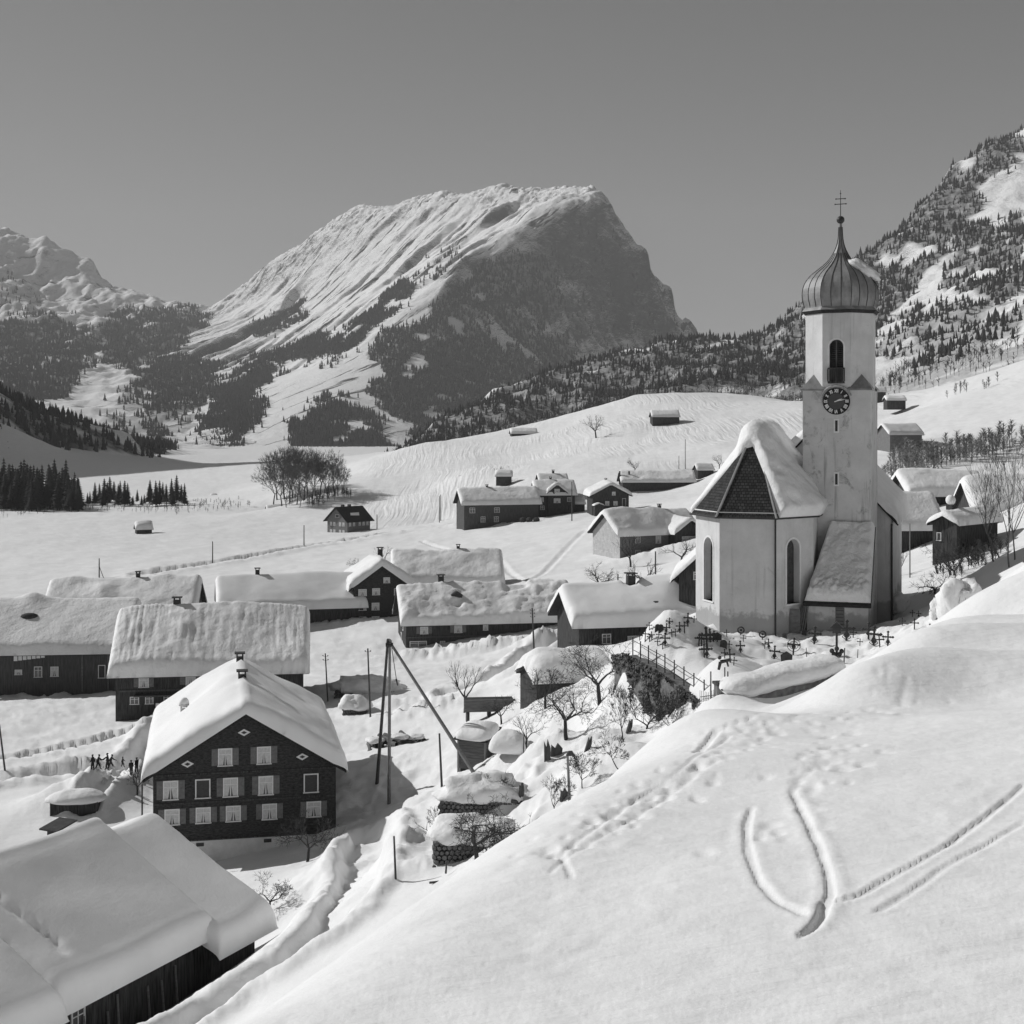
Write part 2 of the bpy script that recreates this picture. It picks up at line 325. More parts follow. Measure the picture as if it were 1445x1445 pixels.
def seg_dist(x, y, pts):
    """distance to a polyline and the parameter's segment weight"""
    best = np.full(x.shape, 1e9)
    for (ax, ay), (bx, by) in zip(pts[:-1], pts[1:]):
        dx, dy = bx-ax, by-ay; L2 = dx*dx+dy*dy+1e-9
        t = np.clip(((x-ax)*dx + (y-ay)*dy)/L2, 0, 1)
        best = np.minimum(best, np.hypot(x-ax-t*dx, y-ay-t*dy))
    return best
def ray_hit(px, py, ymin=3.0, ymax=3000.0, fn=None):
    """the ground point seen at a photo pixel beyond ymin"""
    fn = fn or base_rbf
    Ys = np.geomspace(ymin, ymax, 1400) if fn is base_rbf else np.geomspace(ymin, min(ymax, ymin*9), 520); xs = (px-CX)/F*Ys; zs = (HY-py)/F*Ys
    below = zs - fn(xs, Ys) < 0
    i = int(np.argmax(below))
    if not below[i]: i = len(Ys)-1
    if i == 0: return Vector((xs[0], Ys[0], zs[0]))
    lo, hi = Ys[i-1], Ys[i]
    for _ in range(14):
        mid = (lo+hi)/2
        if (HY-py)/F*mid - float(fn(np.array([(px-CX)/F*mid]), np.array([mid]))[0]) < 0: hi = mid
        else: lo = mid
    return Vector(((px-CX)/F*hi, hi, (HY-py)/F*hi))
def pix_line(pts, ymin=3.0):
    out = []
    for p in pts:
        h = ray_hit(p[0], p[1], p[2] if len(p) > 2 else ymin); out.append((h.x, h.y))
    return out

TRENCH = []   # polyline, half width, depth, berm height, berm width, roughness
def trench(pts, hw, depth, bh, bw, rough=0.15, ymin=3.0): TRENCH.append((pix_line(pts, ymin), hw, depth, bh, bw, rough))
# ploughed village road past the gable house and the barn
trench([(522,1178,75),(514,1225,66),(480,1282,60),(425,1333,58),(365,1375,57),(300,1418,56),(230,1462,55)], 1.5, 0.9, 0.55, 1.3, 0.12)
# road with the people, and the lane behind it
trench([(-150,1125,90),(0,1103,100),(90,1097,100),(190,1090,100),(215,1060,115),(245,1020,130)], 1.7, 1.0, 0.7, 1.6, 0.12)
trench([(-100,1088,110),(30,1066,120),(130,1047,120),(225,1024,120)], 1.0, 0.6, 0.25, 1.0, 0.1)
trench([(190,1095,100),(175,1112,100),(120,1150,95)], 0.8, 0.6, 0.3, 1.0, 0.1)
trench([(0,965,140),(60,985,140),(115,968,140),(165,975,140)], 0.8, 0.5, 0.35, 1.0, 0.15)
# lane climbing from the row house to the church
trench([(640,985,120),(700,962,130),(745,925,140),(790,898,140)], 1.6, 1.2, 0.8, 1.5, 0.12)
# village road bank across the fields
trench([(200,812,200),(330,792,200),(440,772,200),(560,752,200),(650,741,200),(740,736,200)], 2.5, 0.9, 0.7, 3.0, 0.12)
# ski tracks and the fallen-snow hollows on the foreground slope
trench([(806,1232),(792,1202),(840,1165),(900,1125),(960,1085),(1030,1040)], 0.045, 0.022, 0.0, 0.06, 0.0)
trench([(778,1226),(800,1206),(870,1165),(950,1115),(1010,1072)], 0.045, 0.020, 0.0, 0.06, 0.0)
trench([(1060,1142),(1053,1165),(1056,1200),(1072,1240),(1100,1270),(1135,1288)], 0.05, 0.026, 0.010, 0.12, 0.5)
trench([(1118,1116),(1135,1150),(1155,1190),(1168,1225),(1172,1255),(1160,1290),(1140,1312)], 0.05, 0.028, 0.014, 0.14, 0.5)
trench([(1163,1272),(1160,1290),(1150,1305),(1130,1318)], 0.05, 0.03, 0.006, 0.08, 0.3)
trench([(1180,1270),(1215,1258),(1245,1240),(1310,1205),(1350,1180),(1400,1142),(1445,1105)], 0.05, 0.028, 0.008, 0.10, 0.5)
trench([(1240,1282),(1300,1243),(1330,1222),(1400,1182),(1445,1155)], 0.045, 0.020, 0.006, 0.10, 0.5)
trench([(985,1060,20),(1010,1030,20),(1060,1014,20)], 0.10, 0.05, 0.01, 0.12, 0.3)
_rt = random.Random(3); PRINTS = []
for line, n in (([(1112,1112),(1160,1075),(1200,1030),(1240,985),(1285,950)], 70), ([(1150,1100),(1235,1050)], 14), ([(830,1180),(1000,1065)], 45), ([(760,1215),(900,1110)], 40), ([(1000,1050),(1150,1010)], 50), ([(900,1140),(1080,1040)], 40), ([(1062,1150),(1060,1210)], 6), ([(1120,1120),(1160,1200)], 8)):
    pl = pix_line(line)
    seg = [math.hypot(q[0]-p[0], q[1]-p[1]) for p, q in zip(pl[:-1], pl[1:])]
    for k in range(n):
        d = _rt.random()*sum(seg); i = 0
        while i < len(seg)-1 and d > seg[i]: d -= seg[i]; i += 1
        t = d/seg[i]; sp_ = 0.012*pl[i][1]; PRINTS.append((pl[i][0]+(pl[i+1][0]-pl[i][0])*t+_rt.gauss(0, sp_), pl[i][1]+(pl[i+1][1]-pl[i][1])*t+_rt.gauss(0, sp_*1.5), _rt.uniform(0.06, 0.14), _rt.uniform(0.015, 0.045)))
PRINT_FAR = max(p_[1] for p_ in PRINTS) + 1
# faint paths on the far field
trench([(705,790,200),(730,815,200),(745,820,200),(790,785,200),(825,750,200)], 0.6, 0.25, 0.1, 0.6, 0.1)
trench([(595,762,250),(645,780,250)], 0.6, 0.5, 0.2, 0.6, 0.1)

MOUND = []    # x, y, rx, ry, angle, height, lumpiness
def mound(px, py, ymin, rx, ry, h, ang=0.0, lump=0.25):
    p = ray_hit(px, py, ymin); MOUND.append((p.x, p.y, rx, ry, math.radians(ang), h, lump))
for a in [(1000,1010,60,4.5,3.5,0.9,30,.1),(455,1230,70,3.5,2,.6,60,.3),(495,1195,75,2.2,1.8,.7,40,.3),(420,1265,70,3,2,.5,40,.3),
          (560,1200,70,2.8,1.8,1.0,20,.3),(600,1225,62,2.5,1.5,.7,20,.3),(700,1150,68,2.5,2,.9,30,.4),(735,1110,72,2.2,1.6,.8,30,.4),(700,1205,62,2.2,1.4,.6,30,.3),(770,1050,82,2.6,2,.9,20,.4),(720,1062,90,2,1.5,.7,0,.4),
          (750,990,95,2.8,2,1.0,20,.5),(770,1085,75,2,1.5,.5,20,.3),
          (90,930,140,7,2,1.0,0,.5),(150,965,140,4,2,1.2,10,.5),(60,965,140,6,2,.9,10,.5),(110,1085,105,3,2,.8,0,.4),(150,1120,100,4,2.5,1.2,20,.4),(190,1110,100,2.5,2,1.3,20,.6),(115,1132,95,4.5,2.2,1.5,10,.1),
          (600,925,180,9,1.8,1.3,8,.6),(690,912,180,8,2,1.5,8,.6),(760,905,170,5,2,1.5,30,.4),(470,885,190,10,2,1.0,0,.4),(600,1010,115,5,2.5,1.2,0,.6),(560,1000,120,4,2,.8,0,.5),(450,975,150,5,2,.8,0,.3),
          (1310,885,70,3,2,.4,20,.3),(1345,868,70,2.6,1.8,.5,20,.3),(1370,855,70,2.5,1.8,.4,20,.3),
          (790,700,300,6,3,1.5,0,.5),(810,722,300,6,3,1.2,0,.4),(930,785,220,12,4,1.5,10,.2),(560,560,0,1,1,0,0,0)]:
    if a[5] > 0: mound(a[0], a[1], a[2], a[3], a[4], a[5], a[6], a[7])

FLAT = []     # house plots: keep the snow level around a base: x, y, z, radius
def H(x, y):
    x = np.asarray(x, float); y = np.asarray(y, float)
    z = base_rbf(x, y)
    # broad swells and drifts
    near = 1/(1 + (np.maximum(y, 0)/120)**2)
    z = z + fbm(x/11, y/11, 3)*(0.04 + 0.22*(1-near)) + fbm(x/60, y/60, 2)*0.7*(1-near)
    # trodden and lumpy snow in gardens, churchyard and yards
    u = x/np.maximum(y, 1)
    gard = smooth01((y-70)/10)*smooth01((135-y)/20)*smooth01((u+0.17)/0.05)*smooth01((0.11-u)/0.05)
    grave = smooth01((y-84)/4)*smooth01((112-y)/8)*smooth01((u-0.07)/0.02)*smooth01((0.34-u)/0.04)
    yard = smooth01((y-125)/15)*smooth01((240-y)/20)*smooth01((0.06-u)/0.04)
    lum = gard*0.30 + grave*0.34 + yard*0.13 + 0.03
    wx = x + 1.2*fbm(x/4+3, y/4, 2); wy = y + 1.2*fbm(x/4-7, y/4+2, 2)
    z = z + lum*(0.9*fbm(wx/3.1+5, wy/2.2, 4, 0.55) + 0.25*np.abs(fbm(wx/0.9, wy/0.9, 3)))
    for cx, cy, rx, ry, an, h, lp in MOUND:
        R = 2.6*max(rx, ry); k = (np.abs(x-cx) < R) & (np.abs(y-cy) < R)
        if not k.any(): continue
        xx = x[k]-cx; yy = y[k]-cy; ca, sa = math.cos(an), math.sin(an)
        q = ((xx*ca+yy*sa)/rx)**2 + ((-xx*sa+yy*ca)/ry)**2
        w = np.exp(-q*1.1)
        z[k] = z[k] + h*w*(1 + lp*0.8*fbm(x[k]/1.3, y[k]/1.3, 4, 0.6))
    for pts, hw, dep, bh, bw, ro in TRENCH:
        pa = np.array(pts); R = hw + bw*3 + 1
        k = (x > pa[:, 0].min()-R) & (x < pa[:, 0].max()+R) & (y > pa[:, 1].min()-R) & (y < pa[:, 1].max()+R)
        if not k.any(): continue
        xs, ys = x[k], y[k]
        d = seg_dist(xs, ys, pts) + 0.3*hw*fbm(xs/(1.5+hw), ys/(1.5+hw), 2)
        cut = -dep*(1 - smooth01((d - hw*0.75)/(hw*0.5)))
        berm = bh*np.exp(-((d-hw*1.15-bw*0.5)/(bw*0.6))**2)*(1 + ro*1.5*fbm(xs/1.1, ys/1.1, 4, 0.6))
        z[k] = z[k] + cut + berm
    for fx, fy, fr, fd in (PRINTS if y.size and y.min() < PRINT_FAR else ()):
        k = (np.abs(x-fx) < fr*3) & (np.abs(y-fy) < fr*4)
        if k.any(): z[k] = z[k] - fd*np.exp(-(((x[k]-fx)/fr)**2 + ((y[k]-fy)/(1.5*fr))**2)**1.5)
    for fx, fy, fz, fr in FLAT:
        k = (np.abs(x-fx) < fr*2) & (np.abs(y-fy) < fr*2)
        if k.any():
            w = 1 - smooth01((np.hypot(x[k]-fx, y[k]-fy)-fr)/fr); z[k] = z[k]*(1-w) + fz*w
    return z
def gz(x, y): return float(H(np.array([float(x)]), np.array([float(y)]))[0])
def ground_at(px, py, ymin=3.0):
    """the real ground point (drifts and trenches included) seen at a photo pixel"""
    return ray_hit(px, py, ymin, fn=H)

def rows():
    segs = [(2.2, 9.5, 0.06), (9.5, 26, 0.0058), (26, 44, 0.0075), (44, 125, 0.0046), (125, 300, 0.0066), (300, 820, 0.0078), (820, 3200, 0.028)]
    out = []
    for a, b, s in segs:
        n = int(math.log(b/a)/s); out += list(np.geomspace(a, b, n, endpoint=False))
    return np.array(out + [3200.0])
def build_ground():
    Yr = rows(); u = np.concatenate([np.linspace(-0.95, -0.42, 24, endpoint=False), np.linspace(-0.42, 0.42, 580, endpoint=False), np.linspace(0.42, 0.95, 24)])
    X = u[None, :]*Yr[:, None]; Y = np.repeat(Yr[:, None], len(u), 1)
    Z = H(X.ravel(), Y.ravel()).reshape(X.shape)
    nr, nc = X.shape; idx = np.arange(nr*nc).reshape(nr, nc)
    Fq = np.stack([idx[:-1, :-1], idx[:-1, 1:], idx[1:, 1:], idx[1:, :-1]], -1).reshape(-1, 4)
    o = np_mesh('ground', np.stack([X, Y, Z], -1).reshape(-1, 3), Fq, M_SNOW_GROUND)
    comb = smooth01((Y-470)/40)*smooth01((760-Y)/60)*smooth01((X+75)/15)*smooth01((200-X)/40)*(0.15 + 0.85*np.clip(fbm(X/55, Y/55, 3)*2.2+0.45, 0, 1))
    at = o.data.attributes.new('comb', 'FLOAT', 'POINT'); at.data.foreach_set('value', comb.ravel().astype(np.float32))
    tag(o, kind='structure'); return o

# ------------------------------------------------------------------ mountains
def densify(line, n=6):
    out = []
    for a, b in zip(line[:-1], line[1:]):
        for t in np.linspace(0, 1, n, endpoint=False): out.append(tuple(a[i]+(b[i]-a[i])*t for i in range(3)))
    return out + [line[-1]]
def pts3(l): return [tuple(Pt(*p)) for p in l]
def inpoly(px, py, poly):
    ins = np.zeros(px.shape, bool); n = len(poly); j = n-1
    for i in range(n):
        xi, yi = poly[i]; xj, yj = poly[j]
        c = ((yi > py) != (yj > py)) & (px < (xj-xi)*(py-yi)/((yj-yi) or 1e-9)+xi)
        ins ^= c; j = i
    return ins
class Hill:
    def __init__(s, name, cp, xr, yr, nx, ny, matl, detail, c=5.0):
        s.rbf = RBF(cp, c=c); s.detail = detail; s.name = name
        xs = np.linspace(*xr, nx); ys = np.linspace(*yr, ny); X, Y = np.meshgrid(xs, ys)
        Z = s.h(X, Y); s.X, s.Y, s.Z = X, Y, Z; s.xr, s.yr = xr, yr
        idx = np.arange(nx*ny).reshape(ny, nx)
        Fq = np.stack([idx[:-1, :-1], idx[:-1, 1:], idx[1:, 1:], idx[1:, :-1]], -1).reshape(-1, 4)
        s.o = np_mesh(name, np.stack([X, Y, Z], -1).reshape(-1, 3), Fq, matl); tag(s.o, kind='structure')
    def h(s, X, Y): return s.rbf(X, Y) + s.detail(X, Y)
    def wood(s, w):
        at = s.o.data.attributes.new('wood', 'FLOAT', 'POINT'); at.data.foreach_set('value', w.ravel().astype(np.float32))

def proj(x, y, z): return CX + F*x/y, HY - F*z/y
# ---- the main peak: lit dip slope to the left, shaded cliff to the right
sky1 = [(295,440,5100),(330,418,5080),(375,376,5050),(430,343,5000),(470,312,4950),(510,291,4900),(530,294,4880),(552,300,4860),(575,290,4780),(600,279,4700),(630,271,4620),(655,284,4620),(675,274,4540),(700,264,4480),(718,261,4440),(735,268,4420),(770,268,4340),(810,265,4260),(838,267,4160),(850,272,4130)]
right1 = [(850,272,4130),(864,292,4125),(880,322,4150),(892,350,4160),(896,362,4160),(916,370,4080),(920,400,4080),(934,430,4080),(960,460,4120),(990,486,4160)]
crest1 = [(848,271,4128),(832,292,4060),(790,314,3990),(750,335,3900),(700,366,3800),(660,391,3700),(620,425,3600),(580,455,3510),(545,482,3430),(520,500,3370)]
face1 = [(900,420,4010),(880,480,3960),(840,420,3960),(800,400,3930),(800,500,3740),(760,440,3790),(700,440,3640),(700,510,3460),(640,480,3460),(620,530,3240),(740,560,3420),(850,550,3700),(930,500,3950),(680,590,3050),(780,610,3200),(600,590,2980),(560,540,3180)]
low1 = [(815,279,4150),(775,285,4210),(735,284,4290),(690,292,4340),(645,303,4400),(600,306,4480),(560,322,4560),(520,325,4650),(480,345,4710),(440,370,4770),(400,400,4820),(350,425,4900),(720,322,4010),(650,345,4040),(580,372,4150),(520,388,4290),(460,412,4400),(400,440,4520),(480,520,3300),(420,520,3550),(370,500,4000),(420,580,2950),(480,560,3020),(540,600,2850),(330,610,2900),(300,560,3400),(260,520,4000),(230,480,4500),(460,630,2700),(560,640,2700),(350,636,2650),(650,640,2750),(250,640,2800),(150,640,2900),(310,455,4750)]
def lee(line, dy, dz, dx=0.0):
    return [(x*(y+dy)/y + dx, y+dy, z-dz) for x, y, z in densify(pts3(line), 3)]
cp = lee(sky1, 140, 75) + lee(right1[2:], 60, 120, 70) + densify(pts3(sky1)) + densify(pts3(right1))[1:] + densify(pts3(crest1), 4)[1:] + pts3(face1) + pts3(low1)
for x, y, z in ((-1250,5700,150),(-800,5700,350),(-200,5600,350),(300,5200,200),(700,5000,100),(900,4500,100),(900,3600,0),(600,4600,150),(560,4150,180),(500,3700,60),(300,3200,0),(700,2700,-40),(-1200,2500,-45),(700,2500,-45),(0,2450,-45),(-600,2450,-45)): cp.append((x, y, z))
def det1(X, Y):
    # strata: long tilted beds along the dip whose broken edges face away from the sun, plus crags
    a = -0.62*X - 0.78*Y; b = 0.78*X - 0.62*Y
    hgt = smooth01((Y-3300)/500); d = 0
    sd = (X-253)*0.78 - (Y-4130)*0.62; face = smooth01(sd/90)
    for lam, am, sh in ((185.0, 36.0, 0.0), (74.0, 14.0, 40.0)):
        wb = b + sh + 0.42*lam*fbm(a/(lam*3.2), b/(lam*2.2)+sh, 3)
        fr = wb/lam; fr = fr - np.floor(fr); saw = np.where(fr < 0.88, fr/0.88, (1-fr)/0.12) - 0.5
        d = d + am*saw*np.clip(0.55 + 1.1*fbm(a/420 + sh, b/170, 2), 0.05, 1.2)
    sk = np.array([Pt(*q)[:2] for q in sky1]); ys_ = np.interp(X, sk[:, 0], sk[:, 1]); top = smooth01((Y - ys_ + 330)/300)   # calmer near the crest so the skyline keeps its line
    d = d*np.clip(0.75 + 0.9*fbm(X/240+9, Y/240, 3), 0.15, 1.3)
    d = d*hgt*(1-0.8*face)*(1-0.72*top) + 3.5*fbm(X/60, Y/60, 5, 0.6)*(0.35+0.65*hgt) + 4*face*fbm(X/45, Y/45, 4, 0.6)*hgt
    d = d + top*hgt*(1-face)*(7*fbm(X/32, Y/32, 4, 0.6, ridged=True) - 5)
    d = d + face*hgt*(19*fbm(a/85 + 0.3*fbm(X/200, Y/200, 2), b/420, 4, 0.6, ridged=True) - 12)
    return d
M_ROCK = mountain_mat('mountain_rock_snow', rock=0.06, s0=0.50, s1=0.60, sc=0.02, patch=0.50, wood=0.05, strata=(math.atan2(-0.78, -0.62), (420, 24, 120), 0.582))
peak = Hill('mountain_peak', cp, (-1150, 640), (2480, 5300), 370, 520, M_ROCK, det1)

# ---- range behind at the left
sky2 = [(-250,345,5600),(-60,330,5500),(0,325,5450),(18,330,5450),(30,338,5420),(52,346,5400),(68,338,5380),(85,350,5380),(120,364,5350),(134,378,5350),(142,396,5350),(170,408,5300),(215,424,5250),(265,436,5200),(300,441,5150),(340,452,5150)]
cp = lee(sky2, 160, 70) + densify(pts3(sky2), 4) + pts3([(60,400,5150),(0,400,5000),(100,440,4900),(160,450,4850),(40,470,4500),(150,480,4500),(230,455,4800),(280,470,4600),(0,520,3900),(100,520,3900),(200,520,3950),(270,510,4200),(0,560,3400),(100,575,3200),(180,580,3150),(60,600,2900),(160,620,2800),(0,620,2700),(230,610,3000),(250,640,2600),(100,645,2500),(330,520,3900),(330,600,3000),(-200,500,4200),(-250,620,2700),(-100,560,3300)])
for x, y, z in ((-2600,6300,300),(-1500,6300,300),(-700,6300,200),(-2600,2500,-40),(-1500,2450,-40),(-600,2450,-44)): cp.append((x, y, z))
def det2(X, Y):
    hgt = smooth01((Y-3200)/900)
    return 14*fbm(X/150, Y/300, 5, 0.55, ridged=True)*hgt + 9*fbm(X/90, Y/90, 4) + 5*fbm(X/38, Y/38, 4, 0.6)*hgt - 8*hgt
M_ROCK2 = mountain_mat('range_rock_snow', rock=0.09, s0=0.46, s1=0.58, sc=0.016, patch=0.6, wood=0.05, strata=(0.5, (260, 34, 90), 0.60))
range_l = Hill('mountain_range', cp, (-2300, -500), (2450, 6200), 240, 330, M_ROCK2, det2)

# ---- wooded ridge in front of the peak, running up into the steep mountain at the right
sky3 = [(540,664,1500),(560,652,1700),(640,612,1900),(700,588,1950),(760,562,2000),(810,540,2000),(860,517,2000),(900,504,2000),(940,495,2000),(1000,488,2000),(1040,490,1980),(1060,488,1950),(1100,462,1960),(1135,432,1980),(1190,390,2000),(1240,352,2020),(1300,300,2080),(1350,243,2150),(1400,214,2200),(1445,193,2250),(1560,120,2350),(1700,60,2450)]
cp = lee(sky3[:-2], 110, 45) + densify(pts3(sky3), 4) + pts3([(1240,450,1700),(1300,430,1650),(1380,380,1650),(1445,340,1650),(1150,500,1600),(1100,530,1450),(1000,550,1400),(900,570,1450),(1240,540,1250),(1320,500,1300),(1400,480,1250),(1445,460,1200),(1300,560,950),(1400,545,900),(1445,500,950),(1200,590,1000),(1550,400,1300),(1600,250,1900),(1650,480,900),(800,610,1600),(700,640,1500),(1000,600,1100),(1150,575,1200),(1500,300,1850),(1340,330,1900),(1400,290,1950),(1240,400,1860)])
for x, y, z in ((-300,1200,-60),(0,1050,-50),(200,900,-35),(350,800,-20),(300,3000,-20),(-150,2600,-80),(-200,2100,-70),(0,2250,-40),(150,2350,-20),(300,2400,30),(700,3000,200),(1300,3000,500),(100,2700,-40)): cp.append((x, y, z))
def det3(X, Y): 
    k = smooth01((Y-950)/250)
    return (9*fbm(X/120, Y/120, 5, 0.55) + 9*fbm((X+0.5*Y)/95, (Y-0.5*X)/260, 4, 0.55, ridged=True) - 5)*k
M_ROCK3 = mountain_mat('hill_rock_snow', rock=0.12, s0=0.42, s1=0.60, sc=0.016, patch=0.7, wood=0.06)
ridge_r = Hill('wooded_hill', cp, (-330, 1400), (780, 3000), 290, 330, M_ROCK3, det3)

# ---- valley side out to the left whose shadow lies over the meadow edge
cp = pts3([(0,561,1300),(60,590,1350),(130,606,1420),(190,622,1500),(250,638,1600),(-80,520,1350),(-200,440,1500),(0,640,1120),(60,650,1220),(120,654,1350),(200,650,1500),(-100,650,1000)])
for x, y, z in ((-520,1900,-30),(-400,2200,-40),(-690,1900,-10),(-620,1600,0),(-620,1300,150),(-800,1300,460),(-1000,1500,640),(-860,1900,160),(-1300,1400,700),(-900,900,330),(-650,800,90),(-480,800,-8),(-420,950,-30),(-1300,900,480),(-600,500,60),(-450,500,-20),(-900,500,250),(-1300,500,430),(-1000,2400,20),(-1300,2400,250),(-600,2400,-40),(-330,1800,-38),(-260,1500,-45)): cp.append((x, y, z))
def det4(X, Y): return 6*fbm(X/80, Y/80, 4)*smooth01((-300-X)/200)
side_l = Hill('valley_side', cp, (-1350, -230), (450, 2400), 130, 200, M_ROCK3, det4)

# ------------------------------------------------------------------ forests (far masses of trees nobody could count)
rng = np.random.RandomState(11)
def tpl_spruce(n=5, lv=3):
    V = []; Fs = []
    for k in range(lv):
        z0 = 0.06 + 0.27*k; z1 = min(1.0, z0 + 0.46 - 0.02*k); r = 0.17*(1 - 0.27*k)
        b = len(V)
        for i in range(n):
            t = 2*math.pi*(i + 0.5*(k % 2))/n; rr = r*(1 if i % 2 == 0 else 0.72); V.append((rr*math.cos(t), rr*math.sin(t), z0 - (0.04 if i % 2 == 0 else 0)))
        V.append((0, 0, z1))
        for i in range(n): Fs.append((b+i, b+(i+1) % n, b+n))
    return np.array(V), np.array(Fs)
def tpl_bare(seed=1, n=26):
    r = np.random.RandomState(seed); V = []; Fs = []
    V += [(-0.012, 0, 0), (0.012, 0, 0), (0, 0, 0.85), (0, -0.012, 0), (0, 0.012, 0)]; Fs += [(0, 1, 2), (3, 4, 2)]
    for i in range(n):
        z = 0.25 + 0.6*r.rand(); t = r.rand()*6.283; l = (0.30*(1.1-z)+0.08)*(0.6+0.6*r.rand()); d = np.array([math.cos(t)*0.8, math.sin(t)*0.8, 0.75]); e = np.array([-math.sin(t), math.cos(t), 0])*0.022
        p = np.array([0, 0, z*0.8]); b = len(V); V += [tuple(p-e), tuple(p+e), tuple(p+d*l)]; Fs.append((b, b+1, b+2))
        q = p + d*l*0.5; d2 = np.array([math.cos(t+1.2), math.sin(t+1.2), 0.5]); b = len(V); V += [tuple(q-e*.7), tuple(q+e*.7), tuple(q+d2*l*0.55)]; Fs.append((b, b+1, b+2))
    return np.array(V), np.array(Fs)
def tree_mass(name, label, P, hts, tpl, matl, wide=1.0):
    V, Fs = tpl; n = len(P); a = rng.rand(n)*6.283; ca, sa = np.cos(a), np.sin(a)
    w = hts*wide*(0.8 + 0.5*rng.rand(n))
    VX = P[:, 0, None] + (V[None, :, 0]*ca[:, None] - V[None, :, 1]*sa[:, None])*w[:, None]
    VY = P[:, 1, None] + (V[None, :, 0]*sa[:, None] + V[None, :, 1]*ca[:, None])*w[:, None]
    VZ = P[:, 2, None] + V[None, :, 2]*hts[:, None] - 0.5
    FF = (Fs[None] + (np.arange(n)*len(V))[:, None, None]).reshape(-1, 3)
    o = np_mesh(name, np.stack([VX, VY, VZ], -1).reshape(-1, 3), FF, matl, smooth=False); tag(o, label, 'forest', kind='stuff'); return o
M_SPRUCE = mat('spruce_needles', 0.045, 0.9, noise=0.5, nscale=0.05, spec=0.05)
M_BARE = mat('bare_twigs', 0.085, 0.9, noise=0.35, nscale=0.05, spec=0.05)
def scatter(hill, n, zones, thin=0.0, nsc=90.0, maxslope=3.0):
    """random spots on a hill whose view falls inside the woods traced in the photograph"""
    x = rng.uniform(*hill.xr, n); y = rng.uniform(*hill.yr, n); z = hill.h(x, y)
    px, py = proj(x, y, z); keep = np.zeros(n, bool)
    px = px + 16*fbm(x/130, y/130, 3) + rng.normal(0, 4, n); py = py + 12*fbm(x/130+7, y/130-3, 3) + rng.normal(0, 3.5, n)
    fn = fbm(x/nsc, y/nsc, 3); fc = fbm(x/42+3, y/42, 3)
    for zn in zones:
        poly, dens = zn[0], zn[1]
        k = inpoly(px, py, poly) & (rng.rand(n) < dens) & (fn > thin)
        if dens < 0.5: k &= fc > 0.05   # thin woods stand in clumps
        keep |= k
    return np.stack([x, y, z], -1)[keep]
def woodmask(hill, zones, thin, nsc):
    px, py = proj(hill.X, hill.Y, hill.Z); w = np.zeros(px.shape)
    px = px + 16*fbm(hill.X/130, hill.Y/130, 3); py = py + 12*fbm(hill.X/130+7, hill.Y/130-3, 3)
    for poly, dens in zones: w = np.maximum(w, inpoly(px, py, poly)*min(1, dens*1.1))
    return w*smooth01((fbm(hill.X/nsc, hill.Y/nsc, 3) - thin)/0.25 + 0.6)

Z1 = [([(520,500),(580,455),(660,392),(705,365),(760,345),(800,420),(760,480),(700,520),(640,560),(560,560)], 0.55),
      ([(350,520),(420,485),(480,470),(540,430),(572,398),(585,408),(520,470),(480,505),(400,512),(360,545),(330,600),(300,600),(310,560)], 1.0),
      ([(590,395),(640,350),(650,355),(600,405)], 0.35),
      ([(520,545),(580,500),(700,470),(800,480),(830,560),(790,620),(700,660),(600,660),(590,600),(560,590),(530,570)], 0.62),
      ([(400,590),(470,560),(540,605),(570,650),(420,650)], 0.9),
      ([(360,460),(425,430),(428,440),(370,472)], 1.0),
      ([(760,345),(850,300),(900,370),(925,410),(980,490),(880,500),(800,470)], 0.16),
      ([(280,600),(340,570),(380,560),(340,640),(260,650)], 0.6)]
P1 = scatter(peak, 270000, Z1, thin=-0.5); np.random.seed(3)
tree_mass('spruce_forest', 'dense spruce forest on the lower flank of the main peak', P1, rng.uniform(9, 22, len(P1)), tpl_spruce(4, 2), M_SPRUCE)
peak.wood(woodmask(peak, Z1, -0.35, 90))
Z2 = [([(-50,450),(60,445),(130,470),(180,440),(260,435),(330,455),(370,500),(340,530),(300,560),(210,580),(190,520),(130,500),(90,560),(0,570),(-50,570)], 0.8),
      ([(150,600),(170,560),(200,520),(260,520),(300,560),(270,610),(220,625)], 0.4), ([(0,600),(250,560),(330,640),(100,640)], 0.05), ([(0,380),(60,400),(70,440),(0,440)], 0.12)]
P2 = scatter(range_l, 110000, Z2, thin=-0.3)
tree_mass('spruce_forest', 'hazy dark spruce forest below the far range on the valley pass', P2, rng.uniform(12, 26, len(P2)), tpl_spruce(4, 2), M_SPRUCE)
range_l.wood(woodmask(range_l, Z2, -0.3, 90))
Z3 = [([(520,664),(630,585),(750,530),(850,485),(940,465),(1060,460),(1110,430),(1120,480),(1060,540),(960,560),(860,580),(760,620),(680,660)], 1.0),
      ([(1060,460),(1130,395),(1235,315),(1295,265),(1345,210),(1445,150),(1445,215),(1390,260),(1360,290),(1345,330),(1300,390),(1240,470),(1140,540),(1060,540)], 1.0),
      ([(1350,280),(1380,250),(1400,330),(1445,300),(1445,420),(1400,440),(1370,420),(1330,400)], 0.95),
      ([(1240,470),(1310,430),(1380,440),(1445,430),(1445,470),(1300,520),(1240,500)], 0.6), ([(1240,520),(1445,450),(1445,480),(1250,570)], 0.10)]
P3 = scatter(ridge_r, 130000, Z3, thin=-0.42, nsc=70)
tree_mass('spruce_forest', 'spruce forest with snowy clearings on the steep mountain behind the church tower', P3, 4 + 12*rng.rand(len(P3))**1.9, tpl_spruce(4, 2), M_SPRUCE)

